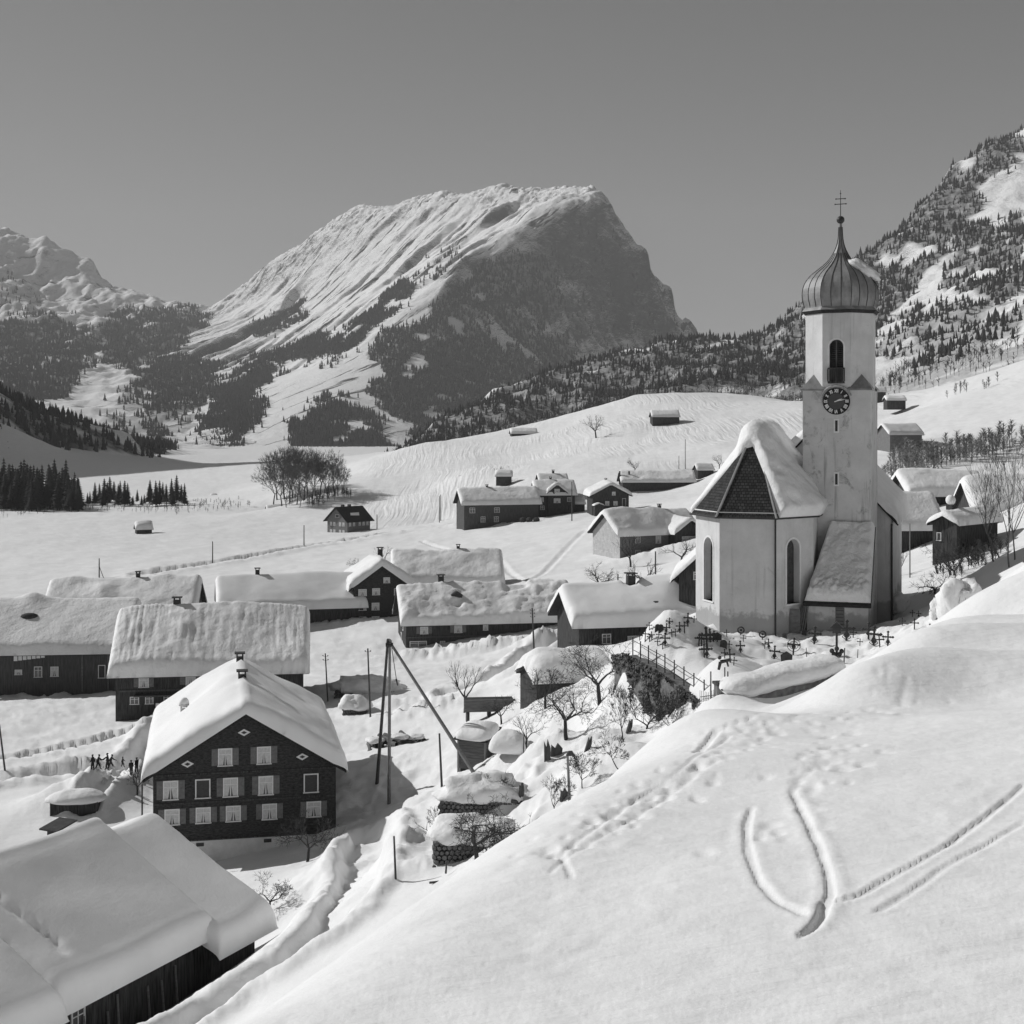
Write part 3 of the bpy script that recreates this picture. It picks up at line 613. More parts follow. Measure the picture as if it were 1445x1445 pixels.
Z3b = [([(560,655),(700,590),(860,520),(960,500),(1060,500),(1140,520),(1140,590),(900,590),(700,660),(560,680)], 1.0),
       ([(1240,500),(1300,520),(1445,465),(1445,520),(1330,550),(1240,590)], 0.55)]
P3b = scatter(ridge_r, 72000, Z3b, thin=-0.45, nsc=60)
tree_mass('bare_forest', 'grey leafless wood on the low ridge between knoll and main peak', P3b, rng.uniform(9, 17, len(P3b)), tpl_bare(2, 6), M_BARE)
ridge_r.wood(np.maximum(woodmask(ridge_r, Z3, -0.42, 70)*0.9, woodmask(ridge_r, Z3b, -0.45, 60)*0.85))
Z4 = [([(-300,300),(0,555),(60,585),(130,605),(245,635),(230,650),(150,640),(110,640),(60,650),(0,640),(-300,640)], 1.0), ([(0,640),(60,640),(110,660),(100,690),(0,700)], 0.5)]
P4 = scatter(side_l, 45000, Z4, thin=-0.3, nsc=60)
tree_mass('spruce_forest', 'shaded spruce forest on the valley side at the meadow edge', P4, rng.uniform(10, 20, len(P4)), tpl_spruce(4, 2), M_SPRUCE)
side_l.wood(woodmask(side_l, Z4, -0.3, 60))
build_ground()
# ------------------------------------------------------------------ building materials
M_WOOD_DARK = mat('dark_weathered_boards', 0.055, 0.85, noise=0.75, nscale=2.2, bump=0.02, bscale=5.0, stretch=(4, 4, 0.35), spec=0.1)
M_WOOD_SHINGLE = mat('dark_wooden_shingles', 0.045, 0.85, noise=0.65, nscale=3.0, bump=0.02, bscale=9.0, stretch=(1.2, 1.2, 3.0), spec=0.1)
M_WOOD_GREY = mat('grey_weathered_shingles', 0.17, 0.85, noise=0.30, nscale=2.0, bump=0.02, bscale=8.0, stretch=(1.2, 1.2, 3.0), spec=0.1)
M_WOOD_MID = mat('brown_barn_boards', 0.085, 0.85, noise=0.45, nscale=2.0, bump=0.02, bscale=5.0, stretch=(4, 4, 0.3), spec=0.1)
M_PALE = mat('pale_shingle_wall', 0.45, 0.85, noise=0.18, nscale=1.5, spec=0.1)
M_ROOF = mat('roof_boards', 0.035, 0.85, noise=0.4, nscale=3.0, spec=0.1)
M_PLASTER = mat('white_plinth_plaster', 0.62, 0.9, noise=0.12, nscale=1.2, dark=0.35, dthr=0.62, spec=0.1)
M_FRAME = mat('white_window_paint', 0.72, 0.6, noise=0.10, nscale=4.0)
M_PANE = mat('window_glass', 0.10, 0.12, noise=0.4, nscale=1.3, spec=0.6)
M_CURTAIN = mat('white_curtain', 0.55, 0.9, noise=0.15, nscale=6.0)
M_SHUTTER = mat('grey_shutter_paint', 0.16, 0.8, noise=0.25, nscale=4.0)
M_BLANK = mat('closed_wooden_panel', 0.06, 0.8, noise=0.35, nscale=4.0, stretch=(1, 1, 6))
M_CHIM = mat('sooty_chimney', 0.05, 0.9, noise=0.4, nscale=4.0)
M_CHIM_W = mat('whitewashed_chimney', 0.6, 0.9, noise=0.15, nscale=4.0)
M_METAL = mat('dark_iron', 0.03, 0.55, noise=0.4, nscale=5.0, spec=0.4)
M_CLOTH = mat('white_laundry', 0.75, 0.9, noise=0.1, nscale=4.0)

def face_frame(face, L, Wd):
    if face == 'f': return Vector((0, -Wd/2, 0)), Vector((1, 0, 0)), Vector((0, -1, 0))
    if face == 'b': return Vector((0, Wd/2, 0)), Vector((-1, 0, 0)), Vector((0, 1, 0))
    if face == 'l': return Vector((-L/2, 0, 0)), Vector((0, -1, 0)), Vector((-1, 0, 0))
    return Vector((L/2, 0, 0)), Vector((0, 1, 0)), Vector((1, 0, 0))
def fbox(mb, o, r, n, s0, s1, z0, z1, d0, d1):
    """box on a wall: along r from s0 to s1, height z0..z1, out from the wall d0..d1"""
    up = Vector((0, 0, 1)); pts = []
    for z in (z0, z1):
        for (s, d) in ((s0, d0), (s1, d0), (s1, d1), (s0, d1)): pts.append(o + r*s + n*d + up*z)
    mb.add(pts, [(0,1,2,3),(7,6,5,4),(4,5,1,0),(5,6,2,1),(6,7,3,2),(7,4,0,3)])
def window(root, o, r, n, s, z, w, h, style='curtain', shut=0.0, seed=0):
    fw = 0.09 if w > 0.7 else 0.06
    m = MB()
    fbox(m, o, r, n, s-w/2, s-w/2+fw, z-h/2, z+h/2, -0.03, 0.06); fbox(m, o, r, n, s+w/2-fw, s+w/2, z-h/2, z+h/2, -0.03, 0.06)
    fbox(m, o, r, n, s-w/2+fw, s+w/2-fw, z+h/2-fw, z+h/2, -0.03, 0.06); fbox(m, o, r, n, s-w/2-0.04, s+w/2+0.04, z-h/2-0.07, z-h/2, -0.03, 0.12)
    if style in ('curtain', 'glass'):
        fbox(m, o, r, n, s-0.03, s+0.03, z-h/2, z+h/2-fw, -0.02, 0.04)
        fbox(m, o, r, n, s-w/2+fw, s-0.032, z+h*0.12, z+h*0.12+0.05, -0.02, 0.038); fbox(m, o, r, n, s+0.032, s+w/2-fw, z+h*0.12, z+h*0.12+0.05, -0.02, 0.038)
    wo_ = m.build('window', M_FRAME, root)
    p = MB(); fbox(p, o, r, n, s-w/2+fw*0.8, s+w/2-fw*0.8, z-h/2, z+h/2-fw*0.8, -0.02, 0.012)
    p.build('panel' if style == 'blank' else 'pane', M_BLANK if style == 'blank' else M_PANE, wo_)
    if style == 'curtain':
        c = MB(); up = Vector((0, 0, 1)); d = 0.018; rr = random.Random(seed)
        a, b = s-w/2+fw, s+w/2-fw; zt = z+h/2-fw; zb = z-h/2+0.02; k = 0.16+0.14*rr.random()
        for (s0, s1) in ((a, s-0.04), (b, s+0.04)):
            q = [o + r*s0 + n*d + up*zb, o + r*(s0+(s1-s0)*(0.45+k)) + n*d + up*zb, o + r*s1 + n*d + up*(z+h*0.10), o + r*s1 + n*d + up*zt, o + r*s0 + n*d + up*zt]
            if s0 > s1: q = q[::-1]
            c.prism(q, n*0.006)
        c.build('curtain', M_CURTAIN, wo_)
    if shut > 0:
        for sg in (-1, 1):
            e0 = s + sg*(w/2+0.03); e1 = s + sg*(w/2+0.03+shut); a, b = min(e0, e1), max(e0, e1); q = MB()
            fbox(q, o, r, n, a, b, z-h/2, z+h/2, 0.0, 0.045)
            nb = 5
            for i in range(nb): fbox(q, o, r, n, a+0.06, b-0.06, z-h/2+h*(i+0.25)/nb, z-h/2+h*(i+0.75)/nb, 0.045, 0.065)
            q.build('shutter', M_SHUTTER, wo_)
    return wo_

def prof(d, e):
    t = np.clip(d/e, 0, 1); return np.sqrt(np.clip(1-(1-t)**2, 0, 1))
def snow_slab(root, L, Wd, hw, rise, oe, og, t, seed=0, res=0.35, lump=0.1, xoff=0.0, yoff=0.0, round_=1.0, cut=None, holes=(), waves=(), prints=(), swap=False, name='roof_snow', m=None, dz=0.0, rag=1.0, streak=0.0):
    """thick snow lying on a pitched roof, rounded at the eaves and verges"""
    hl, hwid = L/2+og+0.12, Wd/2+oe+0.15
    nx = max(8, int(2*hl/res)); ny = max(12, int(2*hwid/res))
    def grid(a, n):  # closer rows at the rim
        q = np.linspace(-1, 1, n+1); q = np.sign(q)*(1-(1-np.abs(q))**1.35); return q*a
    xs = grid(hl, nx); ys = grid(hwid, ny); X, Y = np.meshgrid(xs, ys)
    roofz = hw + rise*(1 - np.abs(Y)/(Wd/2))
    rr = 0.55*t*round_ + 0.25
    topz = hw + rise*(1 - (np.sqrt(Y*Y + rr*rr) - rr*0.55)/(Wd/2))
    e = 1.0*t*round_
    rag1 = np.abs(fbm(X/1.1 + seed*2.7, Y*0+seed, 3)); rag2 = np.abs(fbm(Y/1.1 + seed*1.9, X*0-seed, 3))
    dx = np.maximum(0, hl - np.abs(X) - 0.22*rag*rag2); dy = np.maximum(0, hwid - np.abs(Y) - 0.30*rag*rag1)
    th = t*prof(dx, e)*prof(dy, e*1.1)*(1 + 0.16*np.sin(X/L*3.1 + seed*1.7) + 0.20*fbm(X/9 + seed, Y/6, 2))
    nz = fbm(X/4.2 + seed*7.1, Y/3.0 + seed*3.3, 4, 0.55)
    th = th*(1 + lump*1.5*nz) + lump*0.35*t*np.abs(fbm(X/0.9 + seed, Y/0.9, 3))*prof(dx, e)*prof(dy, e)
    if streak > 0: th = th*(1 - streak*np.abs(fbm(X/0.55 + seed, Y/7.0, 3))*smooth01((hwid-np.abs(Y))/1.0))
    for (wx, wy, wr, wh) in waves: th = th + wh*np.exp(-(((X-wx)/wr)**2 + ((Y-wy)/wr)**2))*prof(dx, e)*prof(dy, e)
    for (hx, hy, hr) in holes: th = th*(1 - 0.97*np.exp(-(((X-hx)**2+(Y-hy)**2)/hr**2)**2))
    for (hx, hy, hr, hd) in prints: th = th - hd*np.exp(-(((X-hx)**2+(Y-hy)**2)/hr**2))*prof(dx, e)*prof(dy, e)
    if cut is not None: th = th*cut(X, Y)
    Z = np.maximum(topz - roofz, 0)*prof(dx, e)*prof(dy, e) + roofz + th + 0.015 + dz
    # swell outward over the edge
    b = 0.16*t*np.sin(np.pi*np.clip(dx/e, 0, 1)); X2 = X + np.sign(X)*b*(dx < e)
    b = 0.20*t*np.sin(np.pi*np.clip(dy/e, 0, 1)); Y2 = Y + np.sign(Y)*b*(dy < e)
    idx = np.arange(X.size).reshape(X.shape)
    Fq = np.stack([idx[:-1, :-1], idx[:-1, 1:], idx[1:, 1:], idx[1:, :-1]], -1).reshape(-1, 4)
    return np_mesh(name, np.stack([X2+xoff, Y2+yoff, Z], -1).reshape(-1, 3), Fq, m or M_SNOW, root)

def volume(root, L, Wd, hw, rise, oe=0.7, og=0.6, wall=None, snow=1.0, base=3.0, plinth=0.0, xoff=0.0, yoff=0.0, seed=0, res=0.35, lump=0.1, roofname='roof', **kw):
    """walls, roof boards and snow of one gabled block in the local frame of root (ridge along x)"""
    wall = wall or M_WOOD_DARK; hl, h2 = L/2, Wd/2
    prof_ = [(-h2, -base), (h2, -base), (h2, hw), (0, hw+rise), (-h2, hw)]
    if plinth > 0:
        MB().box(-hl-0.04+xoff, hl+0.04+xoff, -h2-0.04+yoff, h2+0.04+yoff, -base, plinth).build('plinth', M_PLASTER, root); prof_[0] = (-h2, plinth-0.05); prof_[1] = (h2, plinth-0.05)
    w = MB(); w.prism([(xoff-hl, yoff+y, z) for y, z in prof_][::-1], (-L, 0, 0)); w.build('wall', wall, root)
    s = rise/h2; r = MB(); t = 0.16; e = h2+oe; zr = hw+rise
    poly = [(-e, hw-s*oe), (0, zr), (e, hw-s*oe), (e, hw-s*oe+t), (0, zr+t), (-e, hw-s*oe+t)]
    r.prism([(xoff-hl-og, yoff+y, z) for y, z in poly], (-(L+2*og), 0, 0))
    r.build(roofname, M_ROOF, root)
    if snow > 0:
        snow_slab(root, L, Wd, hw+t, rise, oe, og, snow, seed, res, lump, xoff, yoff, **kw)

def chimney(root, x, y, z, w=0.55, h=1.3, m=None, slab=True, snow=0.0):
    c = MB().box(x-w/2, x+w/2, y-w/2, y+w/2, z-1.5, z+h).build('chimney', m or M_CHIM, root)
    k = MB()
    for sx in (-1, 1) if slab else ():
        for sy in (-1, 1): k.box(x+sx*w*0.4-0.06, x+sx*w*0.4+0.06, y+sy*w*0.4-0.06, y+sy*w*0.4+0.06, z+h, z+h+0.28)
    if slab: k.box(x-w*0.72, x+w*0.72, y-w*0.72, y+w*0.72, z+h+0.28, z+h+0.38); 
    if slab: k.build('chimney_cap', m or M_CHIM, c)
    if snow > 0:
        s = MB(); s.ball((x, y, z+h+0.38+snow*0.2), w*0.75, 10, 6, 1, 1, snow/(w*0.75)*0.8); s.build('chimney_snow', M_SNOW, c, True)

def place(name, label, cat, px, py, Y, rz, L, Wd, group='houses of the village', corner='fl'):
    """root at the plan centre of a building whose corner (fl = -x,-y; ll = +y end of the -x gable) stands at the pixel"""
    A = Pt(px, py, Y); a = math.radians(rz); ex = Vector((math.cos(a), math.sin(a), 0)); ey = Vector((-math.sin(a), math.cos(a), 0))
    if corner == 'fl': c = A + ex*L/2 + ey*Wd/2
    elif corner == 'll': c = A + ex*L/2 - ey*Wd/2      # left corner of a gable that faces the camera (-x face), ey points left
    return empty(name, c, a, label, cat, group)
def wins(root, L, Wd, lst, xoff=0, yoff=0):
    for i, wdef in enumerate(lst):
        face, s, z, w, h = wdef[:5]; st = wdef[5] if len(wdef) > 5 else 'curtain'; sh = wdef[6] if len(wdef) > 6 else 0.0
        o, r, n = face_frame(face, L, Wd); window(root, o + Vector((xoff, yoff, 0)), r, n, s, z, w, h, st, sh, i*13+int(L*7))
# ------------------------------------------------------------------ the village
# big gable house in front
L, Wd = 20.0, 13.3
r = place('farmhouse', 'large dark shingled gable house with three window rows and diamond vents facing us', 'house', 216, 1190, 103.5, 102, L, Wd, corner='ll')
HB = 5.05
volume(r, L, Wd, HB, 4.1, 0.7, 0.8, M_WOOD_SHINGLE, 1.05, base=4.5, plinth=0.05, seed=1, res=0.30, lump=0.05, m=M_SNOW_SMOOTH, rag=0.5, waves=((-4, 3.8, 2.2, 0.5), (-1, 1.0, 1.8, 0.55), (-6.5, 1, 2.0, 0.45), (4, 1, 2.0, 0.4)))
fl = []
for s_ in (-1.49, 1.33): fl.append(('l', s_, HB+1.02, 1.05, 1.25, 'curtain', 0.42))
for s_, st in ((-5.4, 'curtain'), (-3.1, 'blank'), (-1.1, 'curtain'), (1.47, 'curtain'), (4.8, 'blank')): fl.append(('l', s_, HB-1.22, 1.1, 1.36, st, 0.42 if st == 'curtain' else 0.0))
for s_ in (-5.3, -3.07, -0.9, 1.74, 5.0): fl.append(('l', s_, HB-3.18, 1.1, 1.12, 'curtain', 0.40))
wins(r, L, Wd, fl)
o, rr_, nn_ = face_frame('l', L, Wd); up = Vector((0, 0, 1))
for s_, z_ in ((-0.12, 2.75), (-4.2, 0.62), (4.15, 0.75)):
    a, b, c_, d_ = 0.46, 0.26, 0.22, 0.12; m = MB()
    P8 = [o + rr_*(s_+x) + up*(HB+z_+y) + nn_*0.05 for x, y in ((a,0),(0,b),(-a,0),(0,-b))]; Q8 = [o + rr_*(s_+x) + up*(HB+z_+y) + nn_*0.05 for x, y in ((c_,0),(0,d_),(-c_,0),(0,-d_))]
    vs = P8 + Q8 + [p - nn_*0.08 for p in P8]; m.add(vs, [(0,1,5,4),(1,2,6,5),(2,3,7,6),(3,0,4,7),(0,8,9,1),(1,9,10,2),(2,10,11,3),(3,11,8,0)])
    q = m.build('diamond_vent', M_FRAME, r); MB().prism([p - nn_*0.03 for p in Q8], nn_*0.03).build('vent_hole', M_METAL, q)
m = MB()
for s_ in (-3.3, 1.6): 
    v = MB(); fbox(v, o, rr_, nn_, s_-0.28, s_+0.28, -0.42, -0.16, 0.02, 0.07); v.build('cellar_vent', M_METAL, r)
for z_, d_ in ((HB-2.25, 0.05), (HB-0.15, 0.06), (0.05, 0.09)):
    v = MB(); fbox(v, o, rr_, nn_, -Wd/2, Wd/2, z_-0.06, z_+0.06, 0.0, d_); v.build('cornice_board', M_WOOD_DARK, r)
chimney(r, -2.6, 0.1, HB+4.1+0.9, 0.62, 0.75); chimney(r, 6.3, 0.1, HB+4.1+0.9, 0.6, 0.75)
chimney(r, -1.5, 4.6, HB+1.3+1.0, 0.55, 0.75, M_CHIM_W, True, 0.5)
v = MB(); e0 = Vector((-L/2-0.5, Wd/2+0.75, HB-0.6)); v.tube(e0, e0 + Vector((0, 0, -4)), 0.06, n=6); v.build('downpipe', M_METAL, r)

# barn in the lower left corner: three stepped snow roofs
ang = math.degrees(math.atan2(11.9, 5.7)); axis = Vector((0.43, 0.903, 0))
A0 = Vector((-16.4, 78.2, -30.6)); ey_ = Vector((-0.903, 0.43, 0)); r = empty('barn', A0 + ey_*7.0 - axis*11.3, math.atan2(0.903, 0.43), 'long dark board barn under smooth thick snow in the lower corner', 'barn', 'houses of the village')
rp_ = random.Random(4); PR1 = [(-4.6 + 0.9*k/26 + rp_.uniform(-.22,.22), -0.3 - 6.0*k/26 + rp_.uniform(-.1,.1), rp_.uniform(.13,.24), rp_.uniform(.05,.12)) for k in range(27) for _ in (0, 1)]; PR3 = [(6.2 - 4.0*k/14 + rp_.uniform(-.25,.25), -0.2 + 0.4*k/14 + rp_.uniform(-.2,.2), rp_.uniform(.15,.25), rp_.uniform(.05,.12)) for k in range(15) for _ in (0, 1)]
volume(r, 11.5, 14.0, 3.35, 4.1, 0.9, 0.2, M_WOOD_DARK, 1.0, base=4, xoff=4.2, seed=2, res=0.20, lump=0.01, prints=PR1, m=M_SNOW_SMOOTH, rag=0.35)
volume(r, 4.0, 15.0, 2.55, 4.15, 1.0, 0.6, M_WOOD_DARK, 1.0, base=4, xoff=11.9, yoff=-0.3, seed=3, res=0.30, lump=0.01, m=M_SNOW_SMOOTH, rag=0.35)
volume(r, 14.0, 14.2, 3.25, 4.0, 1.0, 0.2, M_WOOD_DARK, 0.95, base=4, xoff=-8.7, yoff=-0.1, seed=4, res=0.24, lump=0.01, prints=PR3, m=M_SNOW_SMOOTH, rag=0.35)
wins(r, 11.5, 14.0, [('f', -3.6, 1.9, 0.95, 1.0, 'glass')], 4.2, 0)
wins(r, 14.0, 14.2, [('f', 2.2, 1.7, 1.3, 1.25, 'glass'), ('f', -1.4, 1.7, 1.3, 1.25, 'glass')], -8.7, -0.1)
for i, (x_, h_) in enumerate(((0.5, 2.2), (2.2, 1.8), (2.9, 2.4), (5.2, 2.0), (6.3, 1.9), (7.4, 2.3))):
    q = MB(); a = Vector((x_+4.2-4, -7.0-0.45, -0.3)); q.tube(a, a + Vector((0.25, 0.40, h_)), 0.07, 0.07, 5); q.build('leaning_board', M_WOOD_GREY, r)
chimney(r, 8.2, 1.6, 3.35+4.1-0.9+0.9, 0.6, 0.55, slab=False); 
q = MB(); q.add([(7.7,1.0,8.05),(9.3,1.0,8.3),(9.3,2.3,8.3),(7.7,2.3,8.05),(7.7,1.0,8.13),(9.3,1.0,8.38),(9.3,2.3,8.38),(7.7,2.3,8.13)], [(3,2,1,0),(4,5,6,7),(0,1,5,4),(1,2,6,5),(2,3,7,6),(3,0,4,7)]); q.build('chimney_slab', M_CHIM, r)

# second house in the left row: striped snow
L, Wd = 20.5, 15.0
r = place('farmhouse', 'wide house with streaked snow roof and washing on its balcony, beyond the gable house', 'house', 163, 1008, 157, 8, L, Wd)
def cut_streak(X, Y): return 1.0
volume(r, L, Wd, 4.7, 5.0, 0.9, 0.7, M_WOOD_DARK, 1.1, seed=5, res=0.22, lump=0.05, streak=0.16, waves=((-7, 2.5, 2.4, 0.5), (3, 1.5, 5, 0.5), (-3.4, -3.8, 1.0, 0.45)))
wins(r, L, Wd, [('f', -7.2, 3.55, 1.1, 1.2, 'curtain', 0.5), ('f', -2.1, 3.75, 1.1, 1.3, 'curtain', 0.6), ('f', -8.2, 1.5, 1.0, 0.8, 'glass'), ('f', -6.6, 1.5, 0.9, 0.8, 'glass'), ('f', -4.6, 1.6, 0.9, 0.7, 'glass'), ('f', 3.5, 3.6, 1.0, 1.1, 'curtain')])
MB().box(-8.2, 1.5, -Wd/2-1.0, -Wd/2, 2.0, 2.15).build('balcony', M_WOOD_MID, r)
for i in range(9):
    q = MB(); x_ = -5.8 + i*0.42; q.box(x_, x_+0.36, -Wd/2-1.05, -Wd/2-1.02, 0.35+0.12*(i % 3), 1.3); q.build('laundry', M_CLOTH, r)
for i in range(5):
    q = MB(); x_ = -2.4 + i*0.5; q.box(x_, x_+0.4, -Wd/2-0.62, -Wd/2-0.59, 2.35, 2.75+0.08*(i % 2)); q.build('laundry', M_CLOTH, r)
MB().box(-9.8, 9.5, -Wd/2-0.14, -Wd/2, 2.45, 2.65).build('cornice_board', M_WOOD_MID, r)
chimney(r, -4.3, 0.3, 4.7+5.0+0.6, 0.8, 1.3)
d = MB().prism([(-4.2,-5.5,6.2),(-2.7,-5.5,6.2),(-2.6,-5.5,7.25),(-4.3,-5.5,7.45)], (0,-1.8,0)).build('dormer', M_CHIM, r)

# house at the left edge
L, Wd = 21.0, 15.0
r = place('farmhouse', 'board-walled house cut by the left picture edge, round hatch in its snow roof', 'house', -66, 968, 177, 6, L, Wd)
volume(r, L, Wd, 4.3, 4.7, 0.9, 0.7, M_WOOD_MID, 1.0, seed=6, res=0.36, lump=0.05, waves=((-2.5, 0.5, 1.6, 0.8),))
wins(r, L, Wd, [('f', -0.2, 1.6, 1.0, 1.3, 'glass'), ('f', -2.6, 1.6, 0.9, 0.6, 'curtain'), ('f', 1.8, 1.6, 1.0, 1.2, 'curtain'), ('f', 7.6, 1.5, 0.9, 1.6, 'blank')])
for i in range(7):
    q = MB(); x_ = -3.0 + i*0.55; q.box(x_, x_+0.45, -Wd/2-0.75, -Wd/2-0.72, 3.1+0.06*i, 3.8); q.build('laundry', M_CLOTH, r)
for x_ in (5.2, 8.4): MB().box(x_-0.08, x_+0.08, -Wd/2-0.1, -Wd/2, -1, 4.0).build('batten', M_WOOD_GREY, r)
dm = MB(); dm.ball((-2.2, -3.3, 4.3+4.7*(1-3.3/7.5)+0.95), 0.95, 14, 7, 1.3, 0.7, 0.62); dm.build('roof_hatch', M_CHIM, r, True)

# house behind them
L, Wd = 22.0, 13.0
r = place('farmhouse', 'house with drifted snow roof seen over the two left roofs', 'house', 62, 915, 214, 5, L, Wd)
volume(r, L, Wd, 4.6, 4.3, 0.8, 0.6, M_WOOD_MID, 1.1, seed=7, res=0.4, lump=0.12, waves=((-3, -3.2, 1.6, 0.6), (6, 1, 2.2, 0.6), (-8, 1, 2, .4)))
chimney(r, 1.8, 0.2, 4.6+4.3+0.9, 0.6, 0.7)

# long barn joined to the three-storey gable house
L, Wd = 23.5, 13.0
r = place('barn', 'long barn with smooth grey snow roof, joined to the three-storey gable house', 'barn', 312, 890, 234, 13, L, Wd)
volume(r, L, Wd, 3.6, 4.0, 0.8, 0.7, M_WOOD_DARK, 0.9, seed=8, res=0.42, lump=0.04, m=M_SNOW_SMOOTH)
chimney(r, -5.5, 0.3, 3.6+4.0+0.8, 0.7, 0.8)
L, Wd = 14.0, 9.4
r = place('farmhouse', 'three-storey dark gable house in mid village with snow thick on its near verge', 'house', 499, 889, 239, 102, L, Wd, corner='ll')
volume(r, L, Wd, 7.2, 3.4, 0.9, 1.0, M_WOOD_SHINGLE, 1.1, seed=9, res=0.4, lump=0.08)
wl = []
for z_ in (1.6, 3.9): 
    for s_ in (-3.2, -1.0): wl.append(('l', s_, z_, 1.3, 1.2, 'curtain'))
wl += [('l', -3.2, 6.3, 1.4, 1.1, 'curtain'), ('l', -0.9, 6.4, 1.3, 1.1, 'curtain'), ('l', 0.9, 8.3, 1.1, 0.9, 'curtain'), ('l', 2.6, 3.9, 0.9, 1.1, 'glass'), ('l', 2.6, 6.3, 0.9, 1.1, 'glass')]
wins(r, L, Wd, wl); chimney(r, 0, -0.6, 7.2+3.4+0.7, 0.8, 1.6)
L, Wd = 20.0, 13.0
r = place('barn', 'barn with rough rounded snow roof behind the three-storey gable house', 'barn', 556, 862, 262, 5, L, Wd)
volume(r, L, Wd, 5.2, 4.4, 0.8, 0.5, M_WOOD_MID, 1.2, seed=10, res=0.35, lump=0.14)
chimney(r, 2.2, 0.2, 5.2+4.4+0.8, 0.6, 0.9)

# row house in mid village
L, Wd = 25.5, 12.5
r = place('farmhouse', 'long low dark house with broken snow roof and small dormer beside the lane', 'house', 573, 918, 214, 10, L, Wd)
def cut_row(X, Y):
    k = 1 - 0.75*smooth01((X-2.5)/1.2)*smooth01((Y+3.3-0.25*X)/0.6)*smooth01((7.5-X)/1.0)
    return k*(0.80 + 0.3*np.clip(fbm(X/2.6+3, Y/1.6, 4, 0.6)+0.4, 0, 1))
volume(r, L, Wd, 4.2, 4.4, 0.7, 0.8, M_WOOD_DARK, 1.0, seed=11, res=0.3, lump=0.16, cut=cut_row, holes=((-4.6, -4.2, 0.6),))
wins(r, L, Wd, [('f', -10.0, 3.0, 1.2, 1.05, 'curtain', 0.55), ('f', -4.8, 3.1, 1.2, 1.15, 'curtain', 0.6), ('f', -0.6, 3.3, 0.8, 1.0, 'curtain'), ('f', -10.9, 0.95, 2.6, 0.85, 'glass'), ('f', -7.2, 0.9, 0.8, 0.8, 'glass'), ('l', 2.0, 3.0, 1.0, 1.0, 'glass'), ('l', -0.8, 1.2, 1.5, 1.0, 'glass')])
MB().box(-L/2-0.1, 3, -Wd/2-0.12, -Wd/2, 1.85, 2.05).build('cornice_board', M_WOOD_MID, r)
chimney(r, -6.6, 0.6, 4.2+4.4+0.4, 0.85, 1.3)
d = MB().prism([(-5.2,-3.3,6.5),(-4.0,-3.3,6.5),(-3.7,-3.3,7.9),(-4.6,-3.3,8.45),(-5.5,-3.3,7.9)], (0,-1.8,0)).build('dormer', M_CHIM, r)

# low house left of the churchyard
L, Wd = 15.0, 9.5
r = place('cottage', 'low house with deep smooth snow and black chimney below the churchyard', 'house', 817, 917, 149, 12, L, Wd)
volume(r, L, Wd, 2.7, 2.7, 0.8, 0.9, M_WOOD_DARK, 1.0, seed=12, res=0.3, lump=0.05, m=M_SNOW_SMOOTH, holes=((-0.4, 0.0, 0.8),), waves=((3, -1, 3, 0.5),))
wins(r, L, Wd, [('f', -1.2, 0.9, 2.0, 0.8, 'curtain'), ('f', -4.5, 1.1, 1.0, 1.0, 'glass')])
chimney(r, -0.4, 0.0, 2.7+2.7, 0.85, 1.7)
dm = MB(); dm.ball((1.2, -3.9, 4.15), 1.0, 14, 7, 1.2, 0.7, 0.75); dm.build('roof_hatch', M_CHIM, r, True)

# pale house with dark cross wing
L, Wd = 19.0, 11.0
r = place('farmhouse', 'house with pale gable end, grey board side and dark cross wing beyond the orchard', 'house', 875, 788, 291, 27, L, Wd)
volume(r, L, Wd, 4.9, 3.9, 0.7, 0.9, M_WOOD_GREY, 0.9, seed=13, res=0.4, lump=0.12, waves=((-6, 0, 2.5, .4), (2, 1, 2.5, .5)))
o, rr_, nn_ = face_frame('l', L, Wd)
q = MB(); q.prism([o + rr_*s_ + Vector((0, 0, z_)) + nn_*0.06 for s_, z_ in ((-5.5,-0.5),(5.5,-0.5),(5.5,4.8),(0,8.6),(-5.5,4.8))], nn_*0.05); q.build('gable_cladding', M_PALE, r)
wl = [('l', s_, 3.9, 0.9, 1.2, 'glass') for s_ in (-4.0, -1.2, 0.9, 2.4)] + [('l', s_, 1.6, 0.9, 1.1, 'curtain') for s_ in (-4.0, -1.6, 0.3, 2.2, 4.2)] + [('l', -0.9, 6.3, 0.8, 1.0, 'glass'), ('l', 1.1, 6.3, 0.8, 1.0, 'glass')]
wins(r, L, Wd, [(a, b, c_, d_, e_, f_) for a, b, c_, d_, e_, f_ in wl] + [('f', -5.2, 3.7, 1.2, 1.3, 'glass'), ('f', -0.2, 3.6, 1.3, 1.6, 'curtain', 0.4), ('f', -5.2, 1.0, 1.2, 1.1, 'glass')])
w = empty('cross_wing', (5.9, -5.0, 0), math.radians(90)); w.parent = r
volume(w, 6.0, 7.2, 5.0, 2.4, 0.6, 0.8, M_WOOD_DARK, 0.9, seed=14, res=0.4, lump=0.1)
wins(w, 6.0, 7.2, [('l', -0.2, 3.6, 3.4, 1.2, 'curtain')])
MB().box(-2.8, 1.6, -Wd/2-0.12, -Wd/2, 0.3, 1.5).build('woodpile', M_WOOD_DARK, r)
chimney(r, 4.0, 0.6, 4.9+3.9+0.6, 0.6, 0.8)

